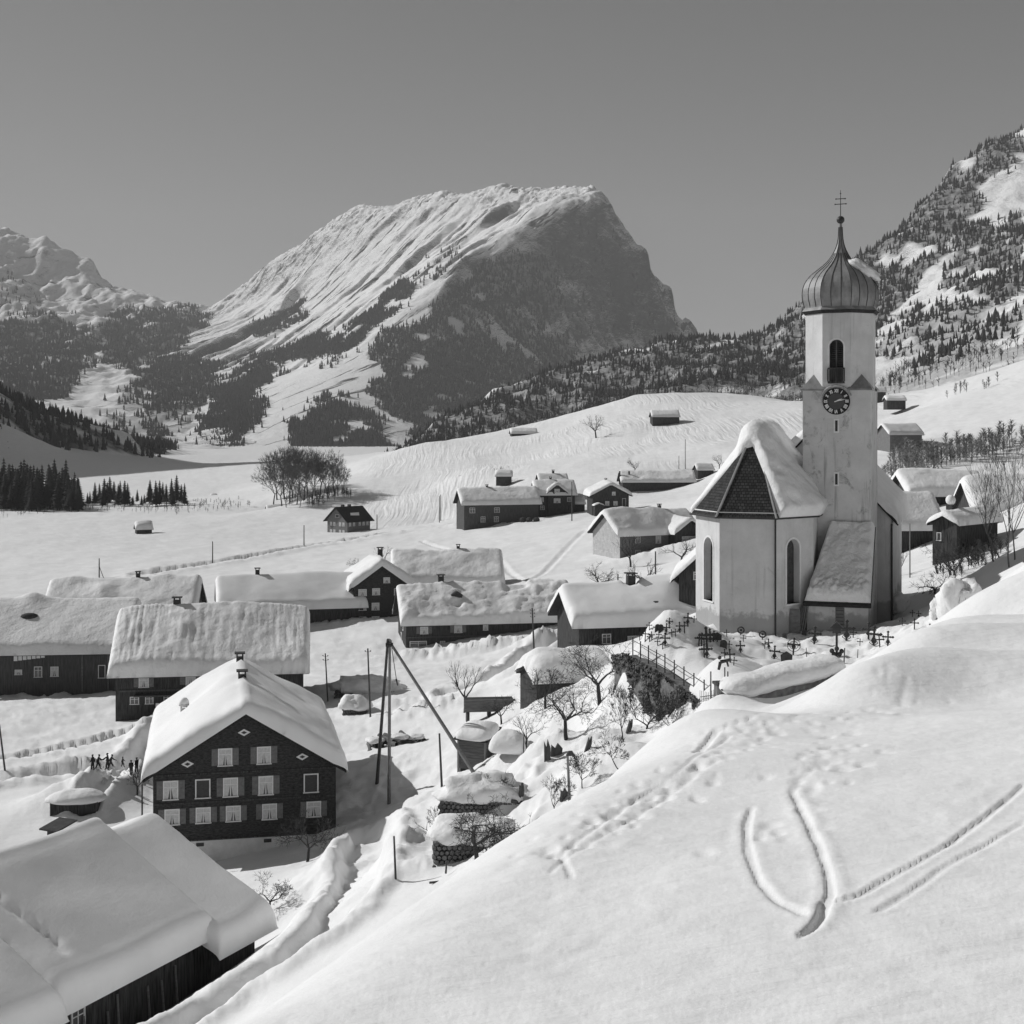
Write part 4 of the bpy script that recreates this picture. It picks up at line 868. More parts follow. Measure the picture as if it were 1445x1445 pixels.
# farther houses
L, Wd = 22.5, 11.0
r = place('barn', 'long two-storey grey barn at the foot of the knoll', 'barn', 655, 741, 414, 14, L, Wd)
volume(r, L, Wd, 6.1, 3.7, 0.6, 0.9, M_WOOD_MID, 0.9, seed=15, res=0.6, lump=0.12)
wins(r, L, Wd, [('f', -8.8, 4.3, 1.6, 1.5, 'glass'), ('f', -5.6, 1.6, 1.4, 1.6, 'glass'), ('f', -1.4, 4.3, 1.6, 1.4, 'glass'), ('f', -1.6, 1.6, 1.4, 1.5, 'glass')]); chimney(r, -3.2, 0, 6.1+3.7+0.7, 0.6, 0.7)
L, Wd = 11.5, 9.0
r = place('farmhouse', 'small dark house with front cross gable behind the long grey barn', 'house', 758, 723, 424, 9, L, Wd)
volume(r, L, Wd, 5.4, 3.3, 0.6, 0.7, M_WOOD_DARK, 0.9, seed=16, res=0.5, lump=0.1)
w = empty('cross_gable', (0.2, -3.4, 0), math.radians(90)); w.parent = r; volume(w, 3.4, 5.4, 6.0, 2.2, 0.5, 0.5, M_WOOD_DARK, 0.8, seed=17, res=0.5)
wins(w, 3.4, 5.4, [('l', 0.0, 6.4, 1.6, 1.2, 'curtain'), ('l', 0, 3.5, 2.0, 1.3, 'curtain')])
wins(r, L, Wd, [('f', -4.4, 3.8, 1.3, 1.3, 'curtain'), ('f', 4.0, 3.8, 1.2, 1.2, 'glass'), ('f', -4.2, 1.4, 1.3, 1.2, 'glass')]); chimney(r, -0.8, 0.3, 5.4+3.3+0.6, 0.6, 0.8)
q = empty('lean_to', (7.4, -0.5, 0), 0); q.parent = r; volume(q, 3.4, 5.0, 2.4, 1.6, 0.4, 0.3, M_WOOD_DARK, 0.5, seed=18, res=0.5)
L, Wd = 10.0, 10.6
r = place('farmhouse', 'square dark gable house with thick white snow cap beside the far path', 'house', 836, 727, 407, 96, L, Wd, corner='ll')
volume(r, L, Wd, 5.8, 2.8, 0.9, 0.9, M_WOOD_DARK, 1.0, seed=19, res=0.5, lump=0.06)
wins(r, L, Wd, [('l', -1.0, 3.4, 1.2, 1.2, 'curtain'), ('l', 1.4, 3.4, 1.2, 1.2, 'curtain'), ('l', 0.9, 6.2, 1.0, 1.0, 'curtain'), ('l', 3.9, 3.6, 1.1, 2.4, 'blank')]); chimney(r, 2.0, 0.2, 5.8+2.8+0.7, 0.6, 0.7)
q = empty('porch', (-6.4, 3.8, 0), 0); q.parent = r; volume(q, 2.6, 2.6, 2.8, 0.5, 0.2, 0.2, M_WOOD_DARK, 0.3, seed=20, res=0.4)
L, Wd = 9.0, 9.0
r = place('farmhouse', 'house of which only the snowy roof shows behind the cross-gabled house', 'house', 764, 700, 470, 10, L, Wd)
volume(r, L, Wd, 3.8, 3.2, 0.6, 0.6, M_WOOD_DARK, 0.5, seed=21, res=0.6); chimney(r, 0.4, 0, 3.8+3.2+0.2, 0.7, 1.0)
L, Wd = 24.0, 10.0
r = place('barn', 'long low barn with tall end post below the combed hillside', 'barn', 879, 692, 474, 3, L, Wd)
volume(r, L, Wd, 2.9, 3.0, 0.6, 0.7, M_WOOD_DARK, 0.8, seed=22, res=0.6, lump=0.2)
for x_ in (-12.8, -9.6): MB().box(x_-0.25, x_+0.25, -3.0, -2.6, 2, 6.4).build('fire_wall', M_CHIM, r)
def hut(px0, px1, py, Y, label, rz=0.0, hpx=8, rise=1.4, snow=0.6, wd=None, name='hut', group='hay huts in the valley', wallm=None, cat='hut'):
    L = (px1-px0)/F*Y; Wd = wd or L*0.8
    r = place(name, label, cat, px0, py, Y, rz, L, Wd, group)
    volume(r, L, Wd, hpx/F*Y, rise, 0.4, 0.4, wallm or M_WOOD_DARK, snow, base=2.5, seed=int(px0), res=max(0.3, Y/900), lump=0.08); return r
hut(985, 1008, 674, 488, 'small dark shed just left of the chancel roof on the slope', 12, 11, 1.6, 0.5)
hut(921, 959, 599, 612, 'lone barn on the open hilltop slope, shadow on the snow', 4, 11, 2.2, 0.6, 7)
hut(722, 758, 616, 672, 'half buried hut on the skyline of the knoll', 6, 4, 1.8, 0.8, 8)
hut(648, 660, 681, 560, 'tiny hut at the foot of the knoll above the long grey barn', 15, 4, 1.1, 0.5)
hut(700, 722, 676, 520, 'snow-covered hut between bare bush and cross-gabled house', 0, 4, 1.2, 0.9)
hut(540, 555, 711, 560, 'snowy hut beyond the dark-roofed house, the nearer of a pair', 0, 4, 1.0, 0.9)
hut(557, 568, 710, 568, 'smaller rounded hut of the pair beyond the dark-roofed house', 10, 3, 0.9, 0.9)
hut(626, 637, 705, 540, 'little hut beside the far telegraph pole', 0, 3, 0.9, 0.5)
hut(378, 397, 727, 556, 'small dark shed at the foot of the wooded mound', 20, 7, 1.4, 0.4)
hut(193, 214, 749, 470, 'low hut buried in snow in the middle of the white field', 22, 2, 1.5, 1.0, 4.5)
hut(304, 312, 669, 1010, 'tiny hut far out in the sunlit meadow', 0, 4, 1.0, 0.6)
hut(361, 369, 680, 930, 'tiny hut beside the wooded mound on the far meadow', 0, 4, 1.0, 0.6)
hut(297, 305, 706, 680, 'left of two snow-capped huts by the stream trees', 0, 4, 0.9, 0.9)
hut(320, 332, 707, 670, 'wider of two snow-capped huts by the stream trees', 0, 4, 1.0, 0.9)
hut(224, 233, 661, 1080, 'tiny hut high on the shaded meadow', 0, 4, 1.0, 0.3)
hut(270, 280, 683, 860, 'left one of two tiny touching huts on the shaded meadow', 0, 4, 1.0, 0.4)
hut(280, 286, 682, 866, 'right one of two tiny touching huts on the shaded meadow', 0, 4, 1.0, 0.4)
r = hut(1256, 1306, 624, 342, 'weathered barn above the leafless thicket behind the tower', 14, 11, 2.2, 0.5, 7, 'barn', 'houses of the village', M_WOOD_GREY, 'barn')
hut(1238, 1250, 560, 600, 'dark hut peeping out behind the tower gable', 0, 8, 1.5, 0.3)
hut(1252, 1278, 569, 560, 'long snow-covered hut on the slope behind the tower', 0, 4, 1.2, 0.8)

# dark-roofed house in the open field: the snow has slid off
L, Wd = 10.5, 9.6
r = place('farmhouse', 'two-storey house with bare dark roof and two chimneys alone in the field', 'house', 490, 757, 468, 50, L, Wd)
volume(r, L, Wd, 5.4, 4.0, 1.0, 1.1, M_WOOD_GREY, 0.0)
wl = [('l', s_, z_, 1.0, 1.2, 'curtain') for z_ in (1.4, 3.9) for s_ in (-3.0, -1.4, 1.4, 3.0)] + [('f', s_, 3.9, 0.9, 1.2, 'curtain') for s_ in (-4, -2.2, 0.4, 2.2, 4)] + [('l', 0, 6.6, 1.8, 0.9, 'blank')]
wins(r, L, Wd, wl); chimney(r, -2.4, 0.4, 9.2, 0.9, 1.0, slab=False); chimney(r, 0.6, 0.4, 9.2, 0.9, 1.0, slab=False)
sn = [(-1.8, -2.6), (2.2, -2.6), (1.4, -3.6), (-2.4, -3.4)]; q = MB(); q.prism([(x_, y_, 5.4+4.0*(1-abs(y_)/4.8)+0.32) for x_, y_ in sn][::-1], (0, 0, 0.12)); q.build('snow_patch', M_SNOW, r)

# right of the church
L, Wd = 11.5, 9.0
r = place('farmhouse', 'dark house with flat white snow roof behind the nave', 'house', 1287, 726, 214, 5, L, Wd)
volume(r, L, Wd, 3.0, 2.6, 0.7, 0.8, M_WOOD_DARK, 0.9, seed=31, res=0.4, lump=0.1)
L, Wd = 5.6, 8.0
r = place('shed', 'shed with steep grey snow roof tucked behind the nave corner', 'shed', 1262, 770, 164, 4, L, Wd)
volume(r, L, Wd, 2.2, 3.4, 0.6, 0.4, M_WOOD_DARK, 0.6, seed=32, res=0.35, lump=0.1)
L, Wd = 9.0, 2.7
r = place('cottage', 'narrow dark house with bright snow strip roof behind the leafless bush', 'house', 1350, 790, 145, 45, L, Wd)
volume(r, L, Wd, 3.6, 0.7, 0.4, 0.4, M_WOOD_DARK, 0.7, seed=33, res=0.3, lump=0.12); chimney(r, -1.5, 0.9, 4.4, 0.7, 1.0, None, False, 0.7)
wins(r, L, Wd, [('l', -0.6, 2.3, 0.5, 0.8, 'blank')])
L, Wd = 17.0, 11.0
r = place('farmhouse', 'house under broad snow roof behind the tall bare saplings at the right edge', 'house', 1380, 768, 168, -4, L, Wd)
volume(r, L, Wd, 3.6, 3.4, 0.7, 0.6, M_WOOD_DARK, 1.0, seed=34, res=0.4, lump=0.15)
wins(r, L, Wd, [('f', -5.2, 2.6, 1.3, 1.1, 'curtain')])
L, Wd = 12.0, 9.5
r = place('farmhouse', 'black gable house half hidden behind the chancel', 'house', 958, 838, 152, 81, L, Wd, corner='ll')
volume(r, L, Wd, 2.0, 4.4, 0.8, 0.9, M_WOOD_DARK, 0.35, seed=35, res=0.35, lump=0.05)
wins(r, L, Wd, [('l', -2.8, 2.0, 0.8, 0.8, 'glass')])
# low hut under a rounded snow cushion
L, Wd = 6.6, 5.4
r = place('shed', 'low shed under a big rounded snow cushion beside the ivy wall', 'shed', 757, 982, 117, 14, L, Wd)
volume(r, L, Wd, 1.0, 0.9, 0.3, 0.3, M_WOOD_DARK, 1.6, seed=36, res=0.22, lump=0.05, round_=1.3)
# ------------------------------------------------------------------ the church
def plaster(name, v, stain, drip, damp, thr=0.55, bump=0.02):
    """limewash with blotches, rain streaks, flaked patches and rising damp near the ground"""
    m = bpy.data.materials.new(name); m.use_nodes = True; nt = m.node_tree; N = nt.nodes; Lk = nt.links; b = N['Principled BSDF']; b.inputs['Roughness'].default_value = 0.92; b.inputs['Specular IOR Level'].default_value = 0.1
    tc = N.new('ShaderNodeTexCoord')
    def nz(scale, st, detail=7, rough=0.68, dist=0.0):
        mp = N.new('ShaderNodeMapping'); mp.inputs['Scale'].default_value = st; Lk.new(tc.outputs['Object'], mp.inputs[0])
        n = N.new('ShaderNodeTexNoise'); n.inputs['Scale'].default_value = scale; n.inputs['Detail'].default_value = detail; n.inputs['Roughness'].default_value = rough; n.inputs['Distortion'].default_value = dist; Lk.new(mp.outputs[0], n.inputs['Vector']); return n
    def ramp(src, p0, p1, c0=0.0, c1=1.0):
        r = N.new('ShaderNodeValToRGB'); e = r.color_ramp.elements; e[0].position = p0; e[0].color = (c0,)*3+(1,); e[1].position = p1; e[1].color = (c1,)*3+(1,); Lk.new(src, r.inputs[0]); return r.outputs[0]
    def mix(f, a_, bval, k=1.0):
        mu = N.new('ShaderNodeMath'); mu.operation = 'MULTIPLY'; mu.inputs[1].default_value = k; Lk.new(f, mu.inputs[0])
        x = N.new('ShaderNodeMix'); x.data_type = 'RGBA'; Lk.new(mu.outputs[0], x.inputs['Factor']); Lk.new(a_, x.inputs['A']); x.inputs['B'].default_value = (bval,)*3+(1,); return x.outputs['Result']
    col = ramp(nz(0.5, (1, 1, 1)).outputs['Fac'], 0.35, 0.65, v*0.88, v*1.08)
    col = mix(ramp(nz(0.8, (1, 1, 0.8), 9, 0.75, 0.6).outputs['Fac'], thr, thr+0.10), col, stain, 0.8)
    col = mix(ramp(nz(1.0, (2.6, 2.6, 0.16), 6, 0.6).outputs['Fac'], 0.56, 0.70), col, stain*0.8, drip)
    sp = N.new('ShaderNodeSeparateXYZ'); Lk.new(tc.outputs['Object'], sp.inputs[0])
    ad = N.new('ShaderNodeMath'); ad.operation = 'MULTIPLY_ADD'; ad.inputs[1].default_value = 3.2; Lk.new(nz(0.9, (1, 1, 1)).outputs['Fac'], ad.inputs[0])
    ng = N.new('ShaderNodeMath'); ng.operation = 'MULTIPLY'; ng.inputs[1].default_value = -1.0; Lk.new(sp.outputs['Z'], ng.inputs[0]); Lk.new(ng.outputs[0], ad.inputs[2])
    if damp > 0: col = mix(ramp(ad.outputs[0], 0.35, 0.75), col, stain*0.75, damp)
    Lk.new(col, b.inputs['Base Color'])
    bp = N.new('ShaderNodeBump'); bp.inputs['Distance'].default_value = bump; bp.inputs['Strength'].default_value = 0.9; Lk.new(nz(4.0, (1, 1, 1), 6).outputs['Fac'], bp.inputs['Height']); Lk.new(bp.outputs[0], b.inputs['Normal'])
    MATS[name] = m; return m
M_WALL_CH = plaster('limewashed_church_wall', 0.62, 0.36, 0.35, 0.75, 0.60)
M_WALL_TW = plaster('stained_tower_plaster', 0.60, 0.24, 0.65, 0.6, 0.55, 0.03)
M_TRIM = mat('white_window_surround', 0.75, 0.85, noise=0.08, nscale=2.0, spec=0.1)
M_ONION = mat('weathered_sheet_metal', 0.24, 0.5, noise=0.30, nscale=1.4, dark=0.14, dthr=0.55, stretch=(1, 1, 0.5), spec=0.4)
M_DARKGLASS = mat('leaded_church_glass', 0.05, 0.25, noise=0.5, nscale=3.0, spec=0.5)
M_STONE = mat('rough_wall_stone', 0.16, 0.9, noise=0.45, nscale=2.5, bump=0.05, bscale=3.0, spec=0.1)
def tile_mat():
    m = bpy.data.materials.new('wooden_roof_tiles'); m.use_nodes = True; nt = m.node_tree; N = nt.nodes; Lk = nt.links; b = N['Principled BSDF']
    b.inputs['Roughness'].default_value = 0.85; b.inputs['Specular IOR Level'].default_value = 0.15
    uv = N.new('ShaderNodeUVMap'); br = N.new('ShaderNodeTexBrick'); br.inputs['Scale'].default_value = 1.0
    br.inputs['Color1'].default_value = (0.05, 0.05, 0.05, 1); br.inputs['Color2'].default_value = (0.11, 0.11, 0.11, 1); br.inputs['Mortar'].default_value = (0.012, 0.012, 0.012, 1)
    br.inputs['Mortar Size'].default_value = 0.02; br.inputs['Brick Width'].default_value = 0.26; br.inputs['Row Height'].default_value = 0.24
    nz = N.new('ShaderNodeTexNoise'); nz.inputs['Scale'].default_value = 5.0; nz.inputs['Detail'].default_value = 5; Lk.new(uv.outputs[0], nz.inputs['Vector'])
    mx = N.new('ShaderNodeMix'); mx.data_type = 'RGBA'; mx.blend_type = 'MULTIPLY'; mx.inputs['Factor'].default_value = 0.8
    Lk.new(uv.outputs[0], br.inputs['Vector']); Lk.new(br.outputs['Color'], mx.inputs['A']); Lk.new(nz.outputs['Fac'], mx.inputs['B'])
    ml = N.new('ShaderNodeMath'); ml.operation = 'MULTIPLY'; ml.inputs[1].default_value = 1.7; Lk.new(mx.outputs['Result'], b.inputs['Base Color'])
    bp = N.new('ShaderNodeBump'); bp.inputs['Distance'].default_value = 0.05; Lk.new(br.outputs['Fac'], bp.inputs['Height']); bp.invert = True; Lk.new(bp.outputs[0], b.inputs['Normal'])
    return m
M_TILE = tile_mat()
CH = empty('church', (16.7, 100.8, -14.5), math.radians(-18), 'white church with polygonal chancel, onion-domed clock tower and snow-laden roof', 'church')

def arch_wall(mb, p0, p1, z0, z1, sc, w, zb, zt, depth, n_out, frame_mb=None, glass_mb=None, fw=0.14):
    """wall panel p0->p1 (seen left to right from outside) with an arched opening, its reveals, a glass sheet and a raised surround"""
    p0 = Vector(p0); p1 = Vector(p1); r = (p1-p0); Lw = r.length; r.normalize(); up = Vector((0, 0, 1)); n = Vector(n_out)
    P = lambda s, z, d=0.0: p0 + r*s + up*z + n*d
    a, b = sc-w/2, sc+w/2; zs = zt - w/2; K = 10
    arc = [(sc + w/2*math.cos(math.pi*(1-i/K)), zs + w/2*math.sin(math.pi*i/K)) for i in range(K+1)]
    mb.add([P(0, z0), P(a, z0), P(a, z1), P(0, z1)], [(0, 1, 2, 3)]); mb.add([P(b, z0), P(Lw, z0), P(Lw, z1), P(b, z1)], [(0, 1, 2, 3)])
    mb.add([P(a, z0), P(b, z0), P(b, zb), P(a, zb)], [(0, 1, 2, 3)])
    for (s0, q0), (s1, q1) in zip(arc[:-1], arc[1:]): mb.add([P(s0, q0), P(s1, q1), P(s1, z1), P(s0, z1)], [(0, 1, 2, 3)])
    loop = [(a, zb)] + arc + [(b, zb)]
    for (s0, q0), (s1, q1) in zip(loop, loop[1:] + loop[:1]): mb.add([P(s0, q0), P(s0, q0, -depth), P(s1, q1, -depth), P(s1, q1)], [(0, 1, 2, 3)])
    if glass_mb is not None: glass_mb.add([P(s, z, -depth+0.02) for s, z in loop][::-1], [tuple(range(len(loop)))])
    if frame_mb is not None:
        arc2 = [(sc + (w/2+fw)*math.cos(math.pi*(1-i/K)), zs + (w/2+fw)*math.sin(math.pi*i/K)) for i in range(K+1)]
        lo2 = [(a-fw, zb)] + arc2 + [(b+fw, zb)]; li = [(a, zb)] + arc + [(b, zb)]
        for i in range(len(li)-1):
            q = [P(*lo2[i], 0.04), P(*lo2[i+1], 0.04), P(*li[i+1], 0.04), P(*li[i], 0.04)]
            frame_mb.add(q + [P(*lo2[i], 0), P(*lo2[i+1], 0), P(*li[i+1], -0.03), P(*li[i], -0.03)], [(3, 2, 1, 0), (0, 1, 5, 4), (2, 3, 7, 6)])
        frame_mb.add([P(a-fw, zb-0.1, 0.09), P(b+fw, zb-0.1, 0.09), P(b+fw, zb, 0.09), P(a-fw, zb, 0.09), P(a-fw, zb-0.1, 0), P(b+fw, zb-0.1, 0), P(b+fw, zb+0.0, -depth), P(a-fw, zb+0.0, -depth)], [(0, 1, 2, 3), (3, 2, 6, 7), (4, 5, 1, 0), (0, 3, 7, 4), (1, 5, 6, 2)])

EH = 8.33; AP = (0, 3.5, 14.3)      # eave height, hip apex
cp_ = [(-4.3, 12.0), (-4.3, 3.4), (-1.95, 0), (1.95, 0), (4.3, 3.4), (4.3, 12.0)]
wl_ = MB(); trims = []
def outn(p, q): d = Vector((q[0]-p[0], q[1]-p[1], 0)).normalized(); return Vector((d.y, -d.x, 0))
for i, (p, q) in enumerate(zip(cp_[:-1], cp_[1:])):
    P0, P1 = (p[0], p[1], 0), (q[0], q[1], 0); n = outn(p, q)
    if i in (1, 3):
        fr, gl = MB(), MB(); Lw = math.hypot(q[0]-p[0], q[1]-p[1])
        arch_wall(wl_, P0, P1, -3, EH, Lw*(0.55 if i == 1 else 0.47), 1.55 if i == 1 else 1.35, 1.75, 6.35, 0.55, n, fr, gl); trims.append((fr, gl))
    else: wl_.add([(p[0], p[1], -3), (q[0], q[1], -3), (q[0], q[1], EH), (p[0], p[1], EH)], [(0, 1, 2, 3)])
wl_.build('chancel_wall', M_WALL_CH, CH)
for fr, gl in trims:
    w_ = fr.build('arched_window', M_TRIM, CH); g_ = gl.build('pane', M_DARKGLASS, w_)
co = MB()
for p, q in zip(cp_[1:4], cp_[2:5]):
    n = outn(p, q); a = Vector((p[0], p[1], 0)); b = Vector((q[0], q[1], 0)); r_ = (b-a).normalized()
    fbox(co, a, r_, n, -0.10, (b-a).length+0.10, EH-0.42, EH-0.02, -0.05, 0.16)
co.build('eave_cornice', M_TRIM, CH)
# tiled hip roof with real overhang
ov = 0.42; ctr = Vector((0, 3.5, 0))
er = []
for x, y in cp_:
    if y < 12: d = Vector((x, y-3.5, 0)); er.append(Vector((x, y, EH)) + d.normalized()*ov - Vector((0, 0, 0.42)))
    else: er.append(Vector((x + math.copysign(ov, x), y, EH-0.42)))
apex = Vector(AP); back = Vector((0, 12.5, AP[2]))
def uvquad(me_faces_mats, name, polys, m, parent):
    vs = []; fs = []; uvs = []
    for poly in polys:
        b = len(vs); vs += [tuple(p) for p in poly]; fs.append(tuple(range(b, b+len(poly))))
        o_ = Vector(poly[0]); ux = (Vector(poly[1])-o_).normalized(); nn = ux.cross(Vector(poly[-1])-o_).normalized(); uy = nn.cross(ux)
        uvs += [((Vector(p)-o_).dot(ux), (Vector(p)-o_).dot(uy)) for p in poly]
    o = mesh_obj(name, vs, fs, m, parent); ul = o.data.uv_layers.new(name='UVMap')
    for lp in o.data.loops: ul.data[lp.index].uv = uvs[lp.vertex_index]
    return o
for nm, tri in (('left', (er[1], er[2], apex)), ('front', (er[2], er[3], apex)), ('right', (er[3], er[4], apex))):
    uvquad(None, 'tiled_hip', [tri], M_TILE, CH)
uvquad(None, 'tiled_slope', [(er[4], er[5], back, apex)], M_TILE, CH); uvquad(None, 'tiled_slope', [(er[0], er[1], apex, back)], M_TILE, CH)
so_ = MB(); so_.add([p - Vector((0, 0, 0.06)) for p in er] , [(5, 4, 3, 2, 1, 0)]); so_.build('eave_soffit', M_ROOF, CH)
for e_ in er[1:5]:
    q = MB(); q.tube(e_, apex, 0.09, 0.09, 6); q.build('hip_ridge', mat('hip_capping', 0.3, 0.8, noise=0.2), CH)
g_ = MB()
for a, b in zip(er[1:4], er[2:5]): g_.tube(a + Vector((0, 0, 0.0)), b, 0.07, 0.07, 6)
g_.build('gutter', M_METAL, CH)
v = MB(); v.tube((2.03, -0.10, EH-0.5), (2.03, -0.10, -1), 0.07, 0.07, 6); v.build('downpipe', M_METAL, CH)

def ruled_snow(parent, bot_r, top, bot_l, t, na=46, nb=60, e=0.7, seed=0.0, frontbulge=0.0, bmin=0.0, bmax=2.0, lump=0.12, name='roof_snow', rough_eave=0.0, e0=None):
    """snow over a ruled roof: bottom right line, ridge line, bottom left line (lists of points, same length)"""
    def samp(line, u):
        line = [Vector(p) for p in line]; ls = [0]
        for p, q in zip(line[:-1], line[1:]): ls.append(ls[-1] + max((q-p).length, 1e-4))
        d = u*ls[-1]
        for i in range(len(line)-1):
            if d <= ls[i+1] + 1e-9: 
                f = (d-ls[i])/(ls[i+1]-ls[i]); return line[i].lerp(line[i+1], f)
        return line[-1]
    V = np.zeros((nb+1, na+1, 3)); A = np.zeros((nb+1, na+1)); B = np.zeros_like(A); DA = np.zeros_like(A); DB = np.zeros_like(A)
    for i in range(na+1):
        u = i/na; u = u**1.25; R_, T_, L_ = samp(bot_r, u), samp(top, u), samp(bot_l, u); la = 0
        for j in range(nb+1):
            b = bmin + (bmax-bmin)*j/nb
            p = R_.lerp(T_, b) if b <= 1 else T_.lerp(L_, b-1)
            V[j, i] = p; A[j, i] = u; B[j, i] = b
            DB[j, i] = min(b-bmin, bmax-b)*(T_-R_).length
            DA[j, i] = u*(samp(top, 1)-samp(top, 0)).length*1.0 + 0.0
    th = t*prof(DA + 0.0, e0 or e)*prof(DB, e)
    th = th*(1 + lump*fbm(V[..., 0]/1.3+seed, V[..., 1]/1.3+V[..., 2]/1.3, 4)*1.6)
    th = th*(1 - 0.62*smooth01((B-1.06)/0.22))   # little is left on the far, sunny slope
    rid = np.exp(-((B-1)/0.10)**2); 
    nx = np.gradient(V, axis=1); ny = np.gradient(V, axis=0); N_ = np.cross(nx, ny); N_ /= np.linalg.norm(N_, axis=-1, keepdims=True)+1e-9
    if N_[..., 2].mean() < 0: N_ = -N_
    V = V + N_*th[..., None]; V[..., 2] += 0.25*th + 0.03
    V[..., 2] -= 0.18*rid*t
    idx = np.arange(V.shape[0]*V.shape[1]).reshape(V.shape[:2])
    Fq = np.stack([idx[:-1, :-1], idx[:-1, 1:], idx[1:, 1:], idx[1:, :-1]], -1).reshape(-1, 4)
    return np_mesh(name, V.reshape(-1, 3), Fq, M_SNOW, parent)
ruled_snow(CH, [er[3].lerp(er[4], 0.06), er[4], (4.72, 8.5, EH-0.42), (4.72, 12.0, EH-0.42)], [Vector((0.05, 2.7, 13.0)), Vector((0, 3.5, 14.25)), Vector((0, 6.0, 14.3)), back], [er[1].lerp(er[2], 0.04), er[1], (-4.72, 8.0, EH-0.42), (-4.72, 12, EH-0.42)], 0.66, e=0.55, seed=3, lump=0.12)

# nave behind the tower
nv = empty('nave', (3.2, 20.5, 0), math.radians(90)); nv.parent = CH
volume(nv, 17.0, 12.2, 7.3, 6.6, 0.5, 0.3, M_WALL_CH, 0.8, base=3, seed=41, res=0.4, lump=0.06, roofname='nave_roof')
v = MB(); v.tube((-8.6, -6.15, 6.9), (-8.6, -6.15, -1), 0.08, 0.08, 6); v.build('downpipe', M_METAL, nv)

# sacristy lean-to
sa = MB(); sa.add([(4.0,1.9,-2),(8.25,1.9,-2),(8.25,6.6,-2),(5.2,6.6,-2),(4.0,1.9,2.0),(8.25,1.9,2.0),(8.25,6.6,6.9),(5.2,6.6,6.9)], [(0,1,5,4),(1,2,6,5),(3,0,4,7),(4,5,6,7)]); sa.build('sacristy_wall', M_WALL_CH, CH)
sr = MB(); sr.add([(3.75,1.45,1.62),(8.5,1.45,1.62),(8.5,6.35,6.8),(5.1,6.35,6.8),(3.75,1.45,1.82),(8.5,1.45,1.82),(8.5,6.35,7.0),(5.1,6.35,7.0)], [(3,2,1,0),(4,5,6,7),(0,1,5,4),(1,2,6,5),(2,3,7,6),(3,0,4,7)]); sr.build('sacristy_roof', M_ROOF, CH)
nxx, nyy = 40, 44; X, Yv = np.meshgrid(np.linspace(3.85, 8.45, nxx), np.linspace(1.6, 6.32, nyy)); dxx = np.minimum(X-3.85, 8.45-X); dyy = Yv-1.6
th = 0.55*prof(dxx, 0.4)*prof(dyy, 0.45)*(1+0.18*fbm(X*0.9, Yv*0.9, 3)); low = np.exp(-((Yv-2.2)/0.75)**2); th = th*(1+0.55*low*np.abs(fbm(X*1.8, Yv*1.8+4, 3)) + 0.1*low)
X = X + (8.45-X)/4.6*1.3*(Yv-1.6)/4.72; Zs = 1.98 + (Yv-1.6)*1.057; idx = np.arange(X.size).reshape(X.shape)
np_mesh('sacristy_snow', np.stack([X, Yv-th*0.55, Zs+th*0.75], -1).reshape(-1, 3), np.stack([idx[:-1,:-1],idx[:-1,1:],idx[1:,1:],idx[1:,:-1]],-1).reshape(-1,4), M_SNOW_ROUGH, CH)
q = MB(); q.box(6.0, 6.62, 1.86, 1.9, 0.25, 1.55); w_ = q.build('sacristy_window', M_WOOD_GREY, CH); q = MB()
for i in range(5): q.box(6.05, 6.57, 1.84, 1.86, 0.32+i*0.25, 0.36+i*0.25)
q.build('window_bars', M_METAL, w_)
q = MB(); q.box(2.9, 3.6, 1.2, 1.3, -0.3, 1.4); q.build('leaning_door', M_WOOD_GREY, CH)
for i in range(4):
    q = MB(); a = Vector((3.4+i*0.16, 1.35, -0.2)); q.tube(a, a+Vector((0.25, 0.5, 1.5+0.2*i)), 0.06, 0.06, 4); q.build('leaning_board', M_WOOD_GREY, CH)

# tower
TW = empty('tower', (5.76, 8.78, 0), math.radians(-2.0)); TW.parent = CH
D = 4.95; hD = D/2; ZG = 17.2; ZO = 23.1
t_ = MB(); t_.box(-hD, hD, -hD, hD, -3, ZG); t_.build('tower_shaft', M_WALL_TW, TW)
k8 = hD*math.tan(math.radians(22.5)); oc = [(-k8,-hD),(k8,-hD),(hD,-k8),(hD,k8),(k8,hD),(-k8,hD),(-hD,k8),(-hD,-k8)]
ob = MB(); fr, gl = MB(), MB()
for i in range(8):
    p, q = oc[i], oc[(i+1) % 8]; n = outn(p, q)
    if i == 0: arch_wall(ob, (p[0]+0.0, p[1]-0.0, 0), (q[0], q[1], 0), ZG-0.02, ZO, k8, 1.02, 17.75, 20.85, 0.35, n, fr, gl, fw=0.12)
    else: ob.add([(p[0],p[1],ZG-0.02),(q[0],q[1],ZG-0.02),(q[0],q[1],ZO),(p[0],p[1],ZO)], [(0,1,2,3)])
ob.build('belfry_octagon', plaster('belfry_plaster', 0.62, 0.38, 0.4, 0.0, 0.60), TW)
bw = fr.build('belfry_window', M_TRIM, TW); gl.build('belfry_opening', M_METAL, bw)
for i in range(15):
    z_ = 18.75 + i*0.14
    if z_ < 20.5:
        q = MB(); q.add([(-0.46,-hD+0.05,z_),(0.46,-hD+0.05,z_),(0.46,-hD+0.20,z_+0.10),(-0.46,-hD+0.20,z_+0.10),(-0.46,-hD+0.05,z_+0.03),(0.46,-hD+0.05,z_+0.03),(0.46,-hD+0.20,z_+0.13),(-0.46,-hD+0.20,z_+0.13)], [(3,2,1,0),(4,5,6,7),(0,1,5,4),(1,2,6,5),(2,3,7,6),(3,0,4,7)]); q.build('louvre', M_WOOD_DARK, bw)
q = MB().box(-0.05, 0.05, -hD+0.0, -hD+0.1, 17.75, 20.8).build('mullion', M_WOOD_MID, bw)
